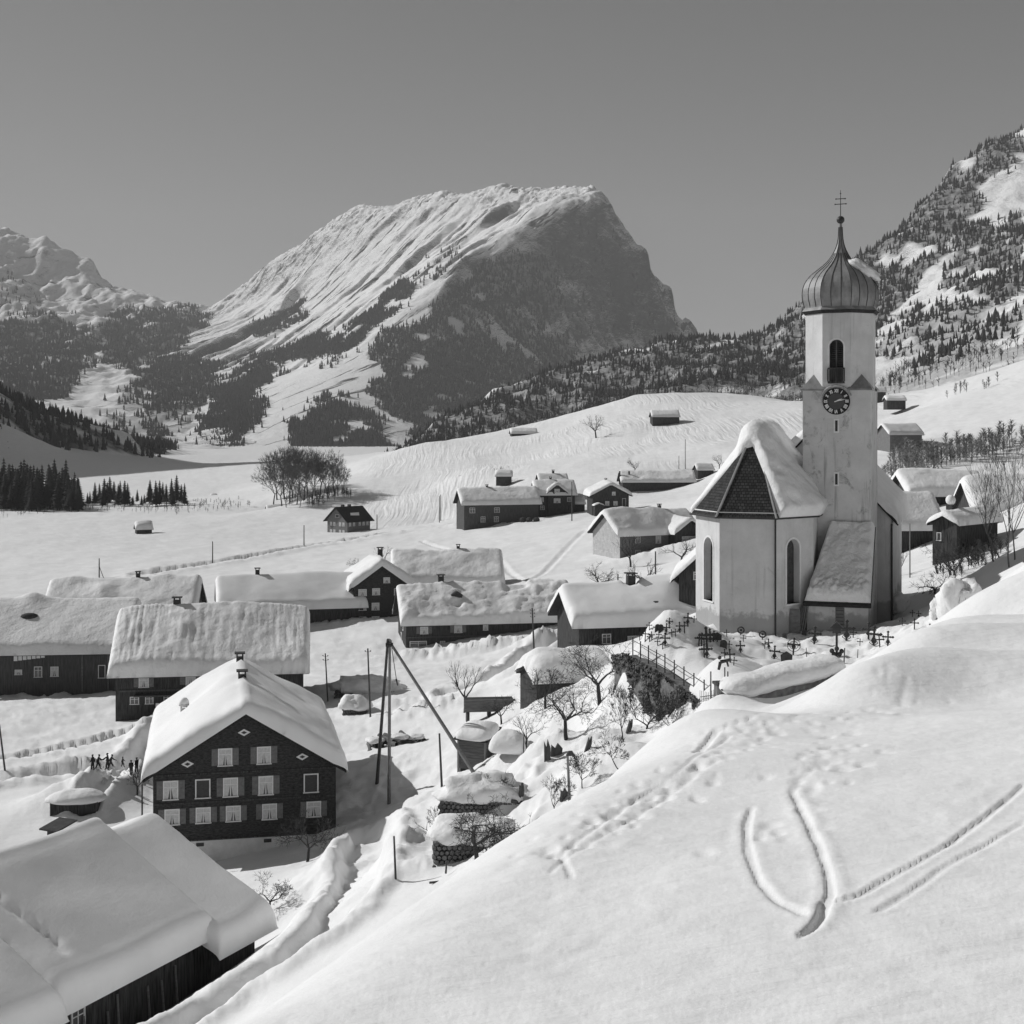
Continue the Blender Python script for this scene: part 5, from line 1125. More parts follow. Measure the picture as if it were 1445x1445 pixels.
q = MB(); q.box(-0.62, 0.62, -hD-0.28, -hD-0.22, 17.65, 17.75); q.box(-0.62, 0.62, -hD-0.28, -hD-0.22, 18.65, 18.75)
for i in range(9): q.box(-0.60+i*0.15-0.045, -0.60+i*0.15+0.045, -hD-0.275, -hD-0.225, 17.75, 18.65)
q.box(-0.62, -0.56, -hD-0.22, -hD, 18.65, 18.75); q.box(0.56, 0.62, -hD-0.22, -hD, 18.65, 18.75); q.box(-0.62, 0.62, -hD-0.22, -hD+0.001, 17.6, 17.65)
q.build('belfry_railing', M_WOOD_DARK, bw)
for sx in (-1, 1):
    for sy in (-1, 1):
        c = 0.12; base_ = [Vector((sx*(hD+c), sy*(hD+c), ZG)), Vector((sx*(k8-0.25), sy*(hD+c), ZG)), Vector((sx*(hD+c), sy*(k8-0.25), ZG))]; ap_ = Vector((sx*(hD+k8)/2*0.98, sy*(hD+k8)/2*0.98, ZG+1.15))
        q = MB(); q.add(base_ + [ap_] + [p - Vector((0, 0, 0.12)) for p in base_], [(0,1,3),(0,3,2),(1,2,3),(0,4,5,1),(0,2,6,4),(4,6,5)]); q.build('corner_broach', M_ONION, TW)
# onion dome
prof_on = [(1.0,-0.02),(0.985,0.05),(0.935,0.24),(0.955,0.5),(0.99,0.85),(1.0,1.25),(0.985,1.65),(0.94,2.05),(0.865,2.42),(0.755,2.78),(0.62,3.1),(0.48,3.4),(0.36,3.72),(0.265,4.05),(0.19,4.4),(0.13,4.75),(0.088,5.1),(0.063,5.5),(0.05,6.0),(0.04,6.7)]
RO = 2.72/math.cos(math.radians(22.5))
def on_r(z):
    zs = [p[1] for p in prof_on]; return float(np.interp(z, zs, [p[0] for p in prof_on]))*RO
V = []; Fs = []; zz = list(np.concatenate([np.linspace(-0.02, 0.3, 5), np.linspace(0.4, 6.7, 44)])); a0 = math.radians(22.5)
for z_ in zz:
    for i in range(8): t = a0 + i*math.pi/4; V.append((on_r(z_)*math.cos(t), on_r(z_)*math.sin(t), ZO+z_))
for j in range(len(zz)-1):
    for i in range(8): Fs.append((j*8+i, j*8+(i+1) % 8, (j+1)*8+(i+1) % 8, (j+1)*8+i))
dome = mesh_obj('onion_dome', V, Fs, M_ONION, TW)
for i in range(8):
    for f_ in (0, 1/3, 2/3):
        q = MB(); last = None
        for z_ in np.linspace(0.25, 4.4 if f_ else 6.4, 22):
            t0, t1 = a0+i*math.pi/4, a0+(i+1)*math.pi/4; R_ = on_r(z_)+0.015
            p = Vector((R_*math.cos(t0), R_*math.sin(t0), ZO+z_)).lerp(Vector((R_*math.cos(t1), R_*math.sin(t1), ZO+z_)), f_)
            if last is not None: q.tube(last, p, 0.028, 0.028, 4, False)
            last = p
        q.build('seam', M_METAL, dome)
q = MB(); ee = []
for zz_, rr in ((ZO-0.28, hD*1.03), (ZO-0.02, 2.72)):
    for i in range(8): t = a0+i*math.pi/4; R_ = rr/math.cos(math.radians(22.5)); ee.append((R_*math.cos(t), R_*math.sin(t), zz_))
q.add(ee, [(i, (i+1) % 8, 8+(i+1) % 8, 8+i) for i in range(8)] + [tuple(range(8, 16))]); q.build('dome_eave', M_ROOF, TW)
q = MB(); q.ball((0, 0, ZO+6.95), 0.30, 14, 9); q.build('finial_ball', M_METAL, TW, True)
q = MB(); zc = ZO+7.2; q.tube((0,0,zc), (0,0,zc+2.0), 0.035, 0.02, 6)
for z_, w_ in ((zc+0.95, 0.40), (zc+1.35, 0.34)):
    q.tube((-w_, 0, z_), (w_, 0, z_), 0.03, 0.03, 6); q.ball((-w_, 0, z_), 0.06, 6, 4); q.ball((w_, 0, z_), 0.06, 6, 4)
q.ball((0, 0, zc+1.75), 0.06, 6, 4); q.build('patriarchal_cross', M_METAL, TW)
def snow_lump(parent, name, c, sc, rot, seed, m=None, sub=3, amp=0.28):
    bm = bmesh.new(); bmesh.ops.create_icosphere(bm, subdivisions=sub, radius=1.0)
    for v_ in bm.verts:
        n = v_.co.normalized(); k = 1 + amp*mnoise.fractal(n*1.6 + Vector((seed, 0, 0)), 1.0, 2.0, 4); v_.co = n*k
    me = bpy.data.meshes.new(name); bm.to_mesh(me); bm.free(); me.materials.append(m or M_SNOW); me.polygons.foreach_set('use_smooth', [True]*len(me.polygons))
    o = link(bpy.data.objects.new(name, me), parent); o.location = c; o.scale = sc; o.rotation_euler = rot; return o
snow_lump(TW, 'dome_snow', (1.72, -0.45, ZO+3.12), (1.35, 0.95, 0.50), (0.05, 0.60, 0), 2.0, amp=0.3)
snow_lump(TW, 'dome_snow', (-1.55, 1.0, ZO+2.75), (0.85, 0.7, 0.35), (0, -0.66, 0), 5.0)
# clock
ck = empty('clock', (0, -hD-0.02, 16.28)); ck.parent = TW
q = MB(); R_ = 0.96; q.prism([(R_*math.cos(-2*math.pi*i/36), 0, R_*math.sin(-2*math.pi*i/36)) for i in range(36)][::-1], (0, -0.08, 0)); q.build('dial', mat('black_clock_dial', 0.02, 0.5, noise=0.2), ck)
q = MB(); q.prism([(0.60*math.cos(2*math.pi*i/36), -0.095, 0.60*math.sin(2*math.pi*i/36)) for i in range(36)], (0, -0.02, 0)); q.build('dial_centre', mat('grey_clock_centre', 0.075, 0.6, noise=0.1), ck)
q = MB()
for i in range(36):
    t0, t1 = 2*math.pi*i/36, 2*math.pi*(i+1)/36
    q.add([(0.955*math.cos(t0),-0.10,0.955*math.sin(t0)),(1.0*math.cos(t0),-0.10,1.0*math.sin(t0)),(1.0*math.cos(t1),-0.10,1.0*math.sin(t1)),(0.955*math.cos(t1),-0.10,0.955*math.sin(t1)),(1.0*math.cos(t0),0.02,1.0*math.sin(t0)),(1.0*math.cos(t1),0.02,1.0*math.sin(t1))], [(0,1,2,3),(1,4,5,2)])
q.build('dial_rim', M_METAL, ck)
M_NUM = mat('pale_clock_paint', 0.75, 0.7)
ROM = ['XII', 'I', 'II', 'III', 'IIII', 'V', 'VI', 'VII', 'VIII', 'IX', 'X', 'XI']
def numeral(txt):
    """strokes of a roman numeral as (x0,z0,x1,z1) with the foot of the numeral towards the dial's centre"""
    out = []; x = 0; h = 0.13
    for c_ in txt:
        if c_ == 'I': out.append((x, -h, x, h)); x += 0.075
        elif c_ == 'V': out += [(x-0.02, h, x+0.045, -h), (x+0.11, h, x+0.045, -h)]; x += 0.16
        else: out += [(x-0.02, h, x+0.11, -h), (x+0.11, h, x-0.02, -h)]; x += 0.16
    xs = [s_[0] for s_ in out] + [s_[2] for s_ in out]; c0 = (min(xs)+max(xs))/2; sc = min(1.0, 0.30/(max(xs)-min(xs)+0.05))
    return [((a-c0)*sc, b, (c_-c0)*sc, d_) for a, b, c_, d_ in out]
for i in range(12):
    t = math.radians(90-30*i); ur = Vector((math.cos(t), 0, math.sin(t))); tr = Vector((math.sin(t), 0, -math.cos(t))); q = MB(); c0 = ur*0.775
    for j, (x0, z0, x1, z1) in enumerate(numeral(ROM[i])):
        a = c0 + tr*x0 + ur*z0; b = c0 + tr*x1 + ur*z1; d_ = (b-a).normalized(); w_ = Vector((0, 1, 0)).cross(d_)*0.026; y_ = Vector((0, -0.088-0.002*j, 0))
        q.prism([a-w_+y_, b-w_+y_, b+w_+y_, a+w_+y_], (0, -0.006, 0))
    q.build('numeral', M_NUM, ck)
for nm, hh, ln, wd, yy in (('hour_hand', (2+13/60)*30, 0.50, 0.05, -0.125), ('minute_hand', 13*6, 0.72, 0.034, -0.145)):
    t = math.radians(90-hh); d_ = Vector((math.cos(t), 0, math.sin(t))); n_ = Vector((-d_.z, 0, d_.x)); y_ = Vector((0, yy, 0)); q = MB()
    q.prism([y_-d_*0.14-n_*wd*0.6, y_+d_*ln*0.55-n_*wd, y_+d_*ln, y_+d_*ln*0.55+n_*wd, y_-d_*0.14+n_*wd*0.6], (0, -0.012, 0)); q.build(nm, M_NUM, ck)
q = MB(); R1, R2 = 1.05, 1.16; pts_ = []
for i in range(13):
    t = math.radians(20+140*i/12); pts_.append((R2*math.cos(t), R2*math.sin(t)*0.98+0.02))
for (x0, z0), (x1, z1) in zip(pts_[:-1], pts_[1:]): q.tube((x0, -0.12, z0), (x1, -0.12, z1), 0.06, 0.06, 5)
q.build('clock_hood', M_WALL_TW, ck)
for z_ in (14.45, 10.5):
    q = MB(); q.box(-0.2, 0.2, -hD-0.03, -hD+0.02, z_-0.52, z_+0.52); s_ = q.build('slit_window', M_TRIM, TW); MB().box(-0.09, 0.09, -hD-0.045, -hD-0.029, z_-0.40, z_+0.40).build('slit_opening', M_METAL, s_)
# ------------------------------------------------------------------ churchyard
def gm_cross(ornate=False, wheel=False):
    m = MB(); m.box(-0.05, 0.05, -0.04, 0.04, -0.5, 1.0); m.box(-0.34, -0.051, -0.038, 0.038, 0.60, 0.70); m.box(0.051, 0.34, -0.038, 0.038, 0.60, 0.70)
    for x, z in ((-0.33, 0.655), (0.33, 0.655), (0, 1.02)):
        for dx, dz in ((0.05, 0), (-0.05, 0), (0, 0.05), (0, -0.05)): m.ball((x+dx, 0, z+dz), 0.05, 6, 4, 1, 0.7, 1)
    if ornate:
        for i in range(8):
            t = math.pi*i/4+0.39; m.tube((0, -0.04, 0.655), (0.24*math.cos(t), -0.04, 0.655+0.24*math.sin(t)), 0.014, 0.008, 4)
        m.prism([(0.14*math.cos(2*math.pi*i/10), -0.05, 0.3+0.17*math.sin(2*math.pi*i/10)) for i in range(10)], (0, -0.03, 0))
        for s in (-1, 1): m.tube((s*0.03, 0, 0.05), (s*0.22, 0, 0.18), 0.02, 0.02, 4); m.tube((s*0.22, 0, 0.18), (s*0.10, 0, 0.34), 0.02, 0.02, 4)
    if wheel:
        for R_ in (0.42, 0.26):
            P_ = [Vector((R_*math.cos(2*math.pi*i/18), 0, 0.6+R_*math.sin(2*math.pi*i/18))) for i in range(18)]
            for a, b in zip(P_, P_[1:]+P_[:1]): m.tube(a, b, 0.022, 0.022, 4, False)
        m.ball((0, -0.02, 0.5), 0.14, 8, 6, 1, 0.4, 1)
    return m
def gm_board():
    m = MB(); m.box(-0.05, 0.05, -0.05, 0.05, -0.6, 0.25); m.prism([(-0.42,-0.06,0.2),(0.42,-0.06,0.2),(0.46,-0.06,0.75),(0.0,-0.06,1.05),(-0.46,-0.06,0.75)], (0,-0.1,0)); m.box(-0.5,-0.02,-0.1,0.1,0.9,0.94); return m
def gm_stone():
    m = MB(); pts_ = [(-0.35,-0.1,-0.4),(0.35,-0.1,-0.4),(0.35,-0.1,0.55)] + [(0.35*math.cos(math.pi*i/8),-0.1,0.55+0.32*math.sin(math.pi*i/8)) for i in range(1,8)] + [(-0.35,-0.1,0.55)]; m.prism(pts_, (0,-0.2,0)); return m
def gm_round():
    m = MB(); m.box(-0.05,0.05,-0.04,0.04,-0.4,0.4)
    P_ = [Vector((0.33*math.cos(2*math.pi*i/16), 0, 0.6+0.33*math.sin(2*math.pi*i/16))) for i in range(16)]
    for a, b in zip(P_, P_[1:]+P_[:1]): m.tube(a, b, 0.09, 0.09, 6, False)
    m.ball((0,0,0.6),0.14,8,5,1,.5,1); return m
def gm_stake(): m = MB(); m.tube((0,0,-0.5),(0.03,0,1.0),0.05,0.04,6); return m
M_GSTONE = mat('dark_grave_stone', 0.06, 0.8, noise=0.4, nscale=3)
M_STAKE = mat('grey_stake_wood', 0.12, 0.85, noise=0.3, nscale=3)
GM = {}
for k, b, mm in (('c', gm_cross(), M_METAL), ('o', gm_cross(True), M_METAL), ('w', gm_cross(False, True), M_METAL), ('b', gm_board(), M_GSTONE), ('s', gm_stone(), M_GSTONE), ('r', gm_round(), M_METAL), ('p', gm_stake(), M_STAKE)):
    me = bpy.data.meshes.new('grave_marker'); me.from_pydata(b.v, [], b.f); me.update(); me.materials.append(mm); GM[k] = me
NAME = {'c': 'grave_cross', 'o': 'grave_cross', 'w': 'grave_cross', 'b': 'grave_board', 's': 'gravestone', 'r': 'grave_wreath', 'p': 'grave_stake'}
rg = random.Random(5)
def grave(px, py, hpx, k, label, group):
    p = ground_at(px, py, 81); sc = max(0.45, 1.18*hpx/F*p.y/1.06)
    o = bpy.data.objects.new(NAME[k], GM[k]); link(o); o.location = (p.x, p.y, p.z - 0.02); o.scale = (sc*1.05, sc*1.05, sc)
    o.rotation_euler = (rg.uniform(-0.04, 0.04), rg.uniform(-0.07, 0.07), math.radians(-14)+rg.uniform(-0.15, 0.15))
    tag(o, label, NAME[k].split('_')[-1] if k in 'c o w' else NAME[k].replace('_', ' '), group); return o
zA = lambda x, y: (860+x/5.16, 820+y/5.16); zB = lambda x, y: (1100+x/4.188, 780+y/4.188)
gL = 'plain iron crosses on the churchyard corner left of the chancel'
ORD = ['', 'first', 'second', 'third', 'fourth', 'fifth', 'sixth', 'seventh', 'eighth', 'ninth', 'tenth'] + ['%dth' % i if i % 10 not in (1, 2, 3) or i < 20 else '%d%s' % (i, {1: 'st', 2: 'nd', 3: 'rd'}[i % 10]) for i in range(11, 60)]
for gi_, (x, y, h) in enumerate(sorted(((220,430,50),(260,425,60),(292,440,50),(308,425,50),(352,470,36),(387,495,36),(358,420,25),(455,405,32),(482,400,42),(615,305,28),(290,352,40)))): grave(*zA(x, y), h/5.16, 'c', 'plain small iron cross, %s from the left in the churchyard corner beside the chancel' % ORD[gi_+1], gL)
grave(*zA(405, 470), 80/5.16, 'o', 'ornate iron cross with round plaque, foremost in the churchyard corner left of the chancel', 'ornate iron crosses')
grave(*zA(412, 380), 62/5.16, 'o', 'ornate iron cross amid the middle row left of the chancel', 'ornate iron crosses')
grave(*zA(435, 330), 55/5.16, 'w', 'wheel-headed iron cross at the back of the corner left of the chancel', 'ornate iron crosses')
grave(*zA(513, 370), 62/5.16, 'o', 'left one of two tall iron crosses standing side by side near the chancel', 'ornate iron crosses')
grave(*zA(547, 370), 64/5.16, 'c', 'right one of two tall iron crosses standing side by side near the chancel', gL)
grave(*zA(570, 317), 72/5.16, 'o', 'bold black iron cross on the highest spot left of the chancel', 'ornate iron crosses')
grave(*zA(350, 355), 44/5.16, 's', 'left one of two narrow dark gravestones behind the crosses', 'gravestones')
grave(*zA(375, 357), 46/5.16, 's', 'right one of two narrow dark gravestones behind the crosses', 'gravestones')
gC = 'iron crosses leaning at the foot of the chancel'
for gi_, (x, y, h) in enumerate(((650,470,75),(670,472,82),(690,470,70))): grave(*zA(x, y), h/5.16, 'c', '%s from the left of three thin iron crosses stacked against the chancel foot' % ORD[gi_+1], gC)
grave(*zA(710, 482), 125/5.16, 'c', 'tallest thin iron cross against the foot of the chancel corner', gC)
grave(*zA(735, 445), 85/5.16, 'o', 'ornate openwork cross against the chancel corner', gC)
grave(*zA(757, 442), 70/5.16, 'o', 'openwork cross between the pointed stone and the taller ornate one at the chancel', gC)
grave(*zA(785, 442), 62/5.16, 'b', 'pointed dark grave board at the chancel corner', 'grave boards')
grave(*zA(830, 485), 62/5.16, 's', 'square dark gravestone just right of the chancel corner', 'gravestones')
grave(*zA(855, 405), 45/5.16, 'c', 'small cross behind the square gravestone at the chancel', gC)
gF = 'iron crosses in front of the chancel'
grave(*zA(690, 555), 82/5.16, 'c', 'left cross of a close pair in front of the chancel corner', gF); grave(*zA(710, 558), 92/5.16, 'o', 'right cross of a close pair with dark plaque in front of the chancel corner', gF)
grave(*zA(840, 562), 58/5.16, 'c', 'small cross left of a larger one on the path side of the churchyard', gF); grave(*zA(880, 590), 82/5.16, 'c', 'larger plain cross on the path side of the churchyard', gF); grave(*zA(905, 612), 52/5.16, 'c', 'small cross nearest the path, below the larger plain cross', gF)
grave(*zA(870, 492), 48/5.16, 'c', 'slender cross with wide arms in front of the chancel face', gF); grave(*zA(955, 520), 72/5.16, 'o', 'ornate cross standing alone before the middle of the chancel face', gF); grave(*zA(975, 445), 45/5.16, 'c', 'low cross close under the chancel face', gF)
grave(*zA(955, 395), 60/5.16, 'r', 'dark round wreath hung low at the chancel face', 'wreaths on graves'); grave(*zA(1113, 425), 60/5.16, 'r', 'round wreath by the chancel downpipe', 'wreaths on graves')
grave(*zA(1130, 492), 50/5.16, 'c', 'thin cross left of the blackened one below the downpipe', gF); grave(*zA(1162, 492), 62/5.16, 'o', 'blackened ornate cross below the downpipe', gF); grave(*zA(1200, 570), 85/5.16, 'o', 'spidery ornate cross left of the wheel cross', gF)
grave(*zA(1338, 530), 98/5.16, 'w', 'large wheel cross with double ring, amid the churchyard', gF); grave(*zA(1290, 602), 80/5.16, 'b', 'black five-sided grave board in the foreground of the churchyard', 'grave boards')
grave(*zA(1275, 418), 36/5.16, 's', 'rounded low gravestone before the arched window', 'gravestones'); grave(*zA(1150, 362), 36/5.16, 'b', 'small roofed grave board against the chancel right face', 'grave boards')
gR = 'iron crosses before sacristy and tower'
grave(*zB(205, 537), 85/4.188, 'o', 'ornate cross with dark foot in front of the sacristy corner', gR); grave(*zB(145, 487), 30/4.188, 's', 'low arched stone almost buried before the sacristy gap', 'gravestones'); grave(*zB(240, 462), 30/4.188, 'c', 'tiny cross tip right of the buried arched stone', gR)
grave(*zB(395, 517), 100/4.188, 'o', 'tall ornate cross just right of the roofed crucifix', gR); grave(*zB(435, 502), 46/4.188, 'c', 'small thin cross below the sacristy window', gR); grave(*zB(475, 550), 30/4.188, 'c', 'low wide cross before the tower corner', gR)
grave(*zB(525, 517), 88/4.188, 'c', 'tall slim cross before the tower corner', gR); grave(*zB(555, 550), 98/4.188, 'o', 'tall ornate cross with plaque, right beside the slim one', gR); grave(*zB(593, 556), 62/4.188, 'c', 'plain cross between two ornate ones below the tower', gR)
grave(*zB(640, 548), 72/4.188, 'o', 'rayed ornate cross with dark base below the tower', gR); grave(*zB(725, 432), 42/4.188, 'c', 'leaning cross highest on the snow mounds right of the tower', gR); grave(*zB(797, 452), 54/4.188, 'c', 'strong plain cross on the snow mounds right of the tower', gR)
grave(*zB(890, 482), 54/4.188, 'c', 'last cross to the right, beside the snow-laden bushes', gR); grave(*zB(785, 377), 28/4.188, 'c', 'left one of two short black crosses far right of the tower', gR); grave(*zB(822, 382), 34/4.188, 'o', 'right one of two short black crosses far right of the tower', gR)
grave(*zB(408, 392), 28/4.188, 'c', 'cross tip under the sacristy window', gR); grave(*zB(550, 392), 44/4.188, 'c', 'cross in the shade at the tower foot', gR); grave(*zB(500, 420), 110/4.188, 'o', 'dark ornate cross in the corner between sacristy and tower', gR)
for (x, y, h), lb in (((380, 652, 82), 'taller pale stake at the snow edge below the crucifix'), ((460, 622, 48), 'shorter pale stake at the snow edge below the crucifix'), ((160, 617, 52), 'pale stake right of the wheel cross'), ((1165, 410, 60), 'lone stake in the snow right of the white bushes'), ((700, 325, 80), 'thin stake before the nave corner')): grave(*zB(x, y), h/4.188, 'p', lb, 'stakes in the churchyard')
# roofed crucifix
p = ground_at(*zB(338, 612), 80); cr = empty('wayside_crucifix', (p.x, p.y, p.z), math.radians(-14), 'tall roofed wooden crucifix with lantern head in front of the sacristy', 'crucifix'); hh = 195/4.188/F*p.y
MB().box(-0.07, 0.07, -0.06, 0.06, -0.5, hh).build('post', M_METAL, cr); q = MB(); q.prism([(-0.42,-0.2,hh-0.28),(0.42,-0.2,hh-0.28),(0,-0.2,hh+0.12)], (0,-0.4,0)); q.build('little_roof', M_METAL, cr)
q = MB().box(-0.26, 0.26, -0.09, -0.02, hh-0.62, hh-0.30).build('figure_board', M_GSTONE, cr); q = MB()
for dx, dz in ((-0.3,0.35),(0.3,0.35),(0,0.5),(-0.18,0.15),(0.18,0.15)): q.ball((dx,-0.08,dz),0.16,7,5,1,.7,1)
q.build('dried_wreath', M_METAL, cr)
# crucifix figure on the churchyard path
p = ground_at(*zA(840, 742), 78); cr = empty('path_crucifix', (p.x, p.y, p.z), math.radians(-10), 'post with a dark slumped figure at the churchyard gate', 'crucifix'); MB().tube((0,0,-0.5),(0,0,0.9),0.04,0.04,6).build('post', M_STAKE, cr)
q = MB(); q.tube((-0.35,0,0.75),(-0.25,0,1.2),0.08,0.1,6); q.tube((-0.25,0,1.2),(0.35,0,1.35),0.12,0.09,6); q.tube((0.1,0,1.3),(0.2,0,0.95),0.07,0.05,6); q.ball((-0.3,0,1.45),0.12,7,5); q.build('figure', M_METAL, cr)

# retaining wall with ivy, railing on top, gate and pillar
wa = [Pt(867, 928, 95), Pt(885, 925, 91.5), Pt(930, 950, 87), Pt(985, 988, 82)]
wroot = empty('churchyard_wall', (wa[2].x, wa[2].y, wa[2].z-3), 0, 'tall retaining wall of the churchyard overgrown with dark ivy', 'wall'); wo0 = Vector(wroot.location); inn = Vector((0.85, 0.45, 0))
q = MB()
for a, b in zip(wa[:-1], wa[1:]):
    a0, b0 = a-wo0, b-wo0; lo = Vector((0, 0, -6)); q.add([a0+lo, b0+lo, b0, a0, a0+inn+lo, b0+inn+lo, b0+inn, a0+inn], [(0,1,2,3),(3,2,6,7),(4,7,6,5),(0,3,7,4),(1,5,6,2)])
q.build('wall_stone', M_STONE, wroot)
M_IVY = mat('ivy_leaves', 0.11, 0.7, noise=0.5, nscale=0.9, spec=0.2)
rg = random.Random(9); iv = MB()
for i in range(7500):
    k = rg.random(); seg = 0 if k < 0.18 else (1 if k < 0.55 else 2); t = rg.random(); a, b = wa[seg]-wo0, wa[seg+1]-wo0; p = a.lerp(b, t); d = (b-a).normalized(); nn = Vector((d.y, -d.x, 0)); nn = nn if nn.y < 0 else -nn
    dep = rg.random()**1.2*(4.6 - 0.6*seg); cl = mnoise.noise(Vector((p.x*0.9, p.y*0.9, dep*0.8)))
    if cl < -0.18 + 0.08*dep: continue
    c = p + nn*(0.03 + 0.22*rg.random() + 0.28*max(0, cl)) + Vector((0, 0, 0.15 - dep)); s = rg.uniform(0.06, 0.15); u_ = Vector((rg.uniform(-1,1), rg.uniform(-1,1), rg.uniform(-1.4,0.2))).normalized(); v_ = u_.cross(nn + Vector((rg.uniform(-.6,.6), rg.uniform(-.6,.6), rg.uniform(-.2,.8)))).normalized()
    iv.add([c-u_*s, c+v_*s*0.7, c+u_*s, c-v_*s*0.7], [(0,1,2,3)])
tag(iv.build('ivy', M_IVY, wroot), kind='stuff')
fz = empty('iron_railing', (wa[2].x+0.4, wa[2].y+0.2, wa[2].z), 0, 'iron railing along the top of the ivy wall', 'railing'); f0 = Vector(fz.location)
fp = [a + inn*0.45 for a in (wa[1], wa[2], wa[3])]; posts = []
for a, b in zip(fp[:-1], fp[1:]):
    n_ = 4
    for i in range(n_): posts.append(a.lerp(b, i/n_))
posts.append(fp[-1])
for p in posts: MB().tube(p-f0+Vector((0,0,-0.3)), p-f0+Vector((0,0,1.15)), 0.04, 0.04, 6).build('post', M_METAL, fz)
for z_ in (0.35, 0.95):
    for a, b in zip(posts[:-1], posts[1:]): MB().tube(a-f0+Vector((0,0,z_)), b-f0+Vector((0,0,z_)), 0.022, 0.022, 5).build('rail', M_METAL, fz)
ga, gb = wa[3] + Vector((0.1, -0.1, -0.6)), Pt(1012, 1000, 80.5)
gt = empty('iron_gate', ga, 0, 'low iron bar gate at the churchyard entrance', 'gate')
for i in range(11):
    p = (gb-ga)*(i/10); MB().tube(p+Vector((0,0,-0.5)), p+Vector((0,0,1.0+0.18*abs(i-5)/5)), 0.018, 0.012, 5).build('bar', M_METAL, gt)
for z_ in (0.15, 0.8): MB().tube(Vector((0,0,z_)), (gb-ga)+Vector((0,0,z_)), 0.022, 0.022, 5).build('rail', M_METAL, gt)
gp = empty('gate_pillar', Pt(1019, 992, 80.2), 0.2, 'square stone gate pillar with dark cap at the churchyard entrance', 'pillar'); MB().box(-0.36,0.36,-0.36,0.36,-1.5,1.05).build('shaft', M_STONE, gp); q = MB().box(-0.44,0.44,-0.44,0.44,1.05,1.2).build('cap', M_GSTONE, gp)
for px in (1003, 1027):
    p = Pt(px, 985, 80); q = MB(); q.tube((0,0,-1),(0,0,1.5),0.045,0.04,6); o = q.build('gate_post', M_STAKE); o.location = p; tag(o, 'thin post %s of the gate pillar' % ('left' if px < 1010 else 'right'), 'post', 'gate posts')
# front churchyard wall under its roll of snow
sa_, sb_ = Pt(1040, 990, 79.0), Pt(1182, 952, 83.5); lw = empty('low_stone_wall', sa_, math.atan2(sb_.y-sa_.y, sb_.x-sa_.x), 'low dark stone wall in front of the graves carrying a thick roll of snow', 'wall'); LL = (sb_-sa_).length; dz_ = (sb_.z-sa_.z)
q = MB(); q.add([(0,-0.3,-2),(LL,-0.3,-2),(LL,-0.3,0.35+dz_),(0,-0.3,0.35),(0,0.4,-2),(LL,0.4,-2),(LL,0.4,0.35+dz_),(0,0.4,0.35)], [(0,1,2,3),(3,2,6,7),(4,7,6,5),(0,3,7,4),(1,5,6,2)]); q.build('wall_stone', M_STONE, lw)
na, nb = 60, 22; V = []
for i in range(na+1):
    u_ = i/na; x = -0.8 + (LL+1.4)*u_; tap = math.sin(math.pi*min(1, min(u_, 1-u_)*7+0.05)/2)
    for j in range(nb):
        t = math.pi*2*j/nb; R1 = 0.95*tap*(1+0.20*mnoise.fractal(Vector((x*0.45, math.cos(t)*0.9, math.sin(t)*0.9)), 1.0, 2.0, 4)); V.append((x, 0.35+R1*1.35*math.copysign(abs(math.cos(t))**0.75, math.cos(t)), 0.68+dz_*u_+R1*0.62*math.sin(t)))
np_mesh('wall_snow', np.array(V), np.array([(i*nb+j, i*nb+(j+1) % nb, (i+1)*nb+(j+1) % nb, (i+1)*nb+j) for i in range(na) for j in range(nb)]), M_SNOW, lw)
# snow-laden bushes at the right end
for i, (px, py, sx, sz, lb) in enumerate(((1345, 872, 0.75, 1.3, 'tallest lump of snow-buried bush right of the churchyard'), (1368, 866, 0.9, 1.1, 'second lump of snow-buried bush, joined to the tallest one'), (1323, 872, 0.55, 0.8, 'leftmost small lump of snow-buried bush'), (1391, 864, 1.2, 0.7, 'low broad snow hump at the end of the buried bushes'), (1348, 852, 0.45, 0.6, 'snow ball perched behind the tallest buried bush'), (1268, 862, 0.8, 0.9, 'rounded snow dome at the nave corner'))):
    p = ground_at(px, py, 74); r = empty('snowy_bush', p, 0, lb, 'bush', 'snow-buried bushes'); snow_lump(r, 'snow_cap', (0, 0, sz*0.55), (sx, sx*0.9, sz), (0, 0, i), i*3.1, amp=0.38)
    q = MB()
    for k in range(9): t = k*0.7; q.tube((0.3*math.cos(t)*sx, 0.3*math.sin(t)*sx, -0.2), (sx*1.02*math.cos(t), sx*0.95*math.sin(t), sz*(0.3+0.09*k)), 0.02, 0.01, 4)
    q.build('twigs', M_STAKE, r)
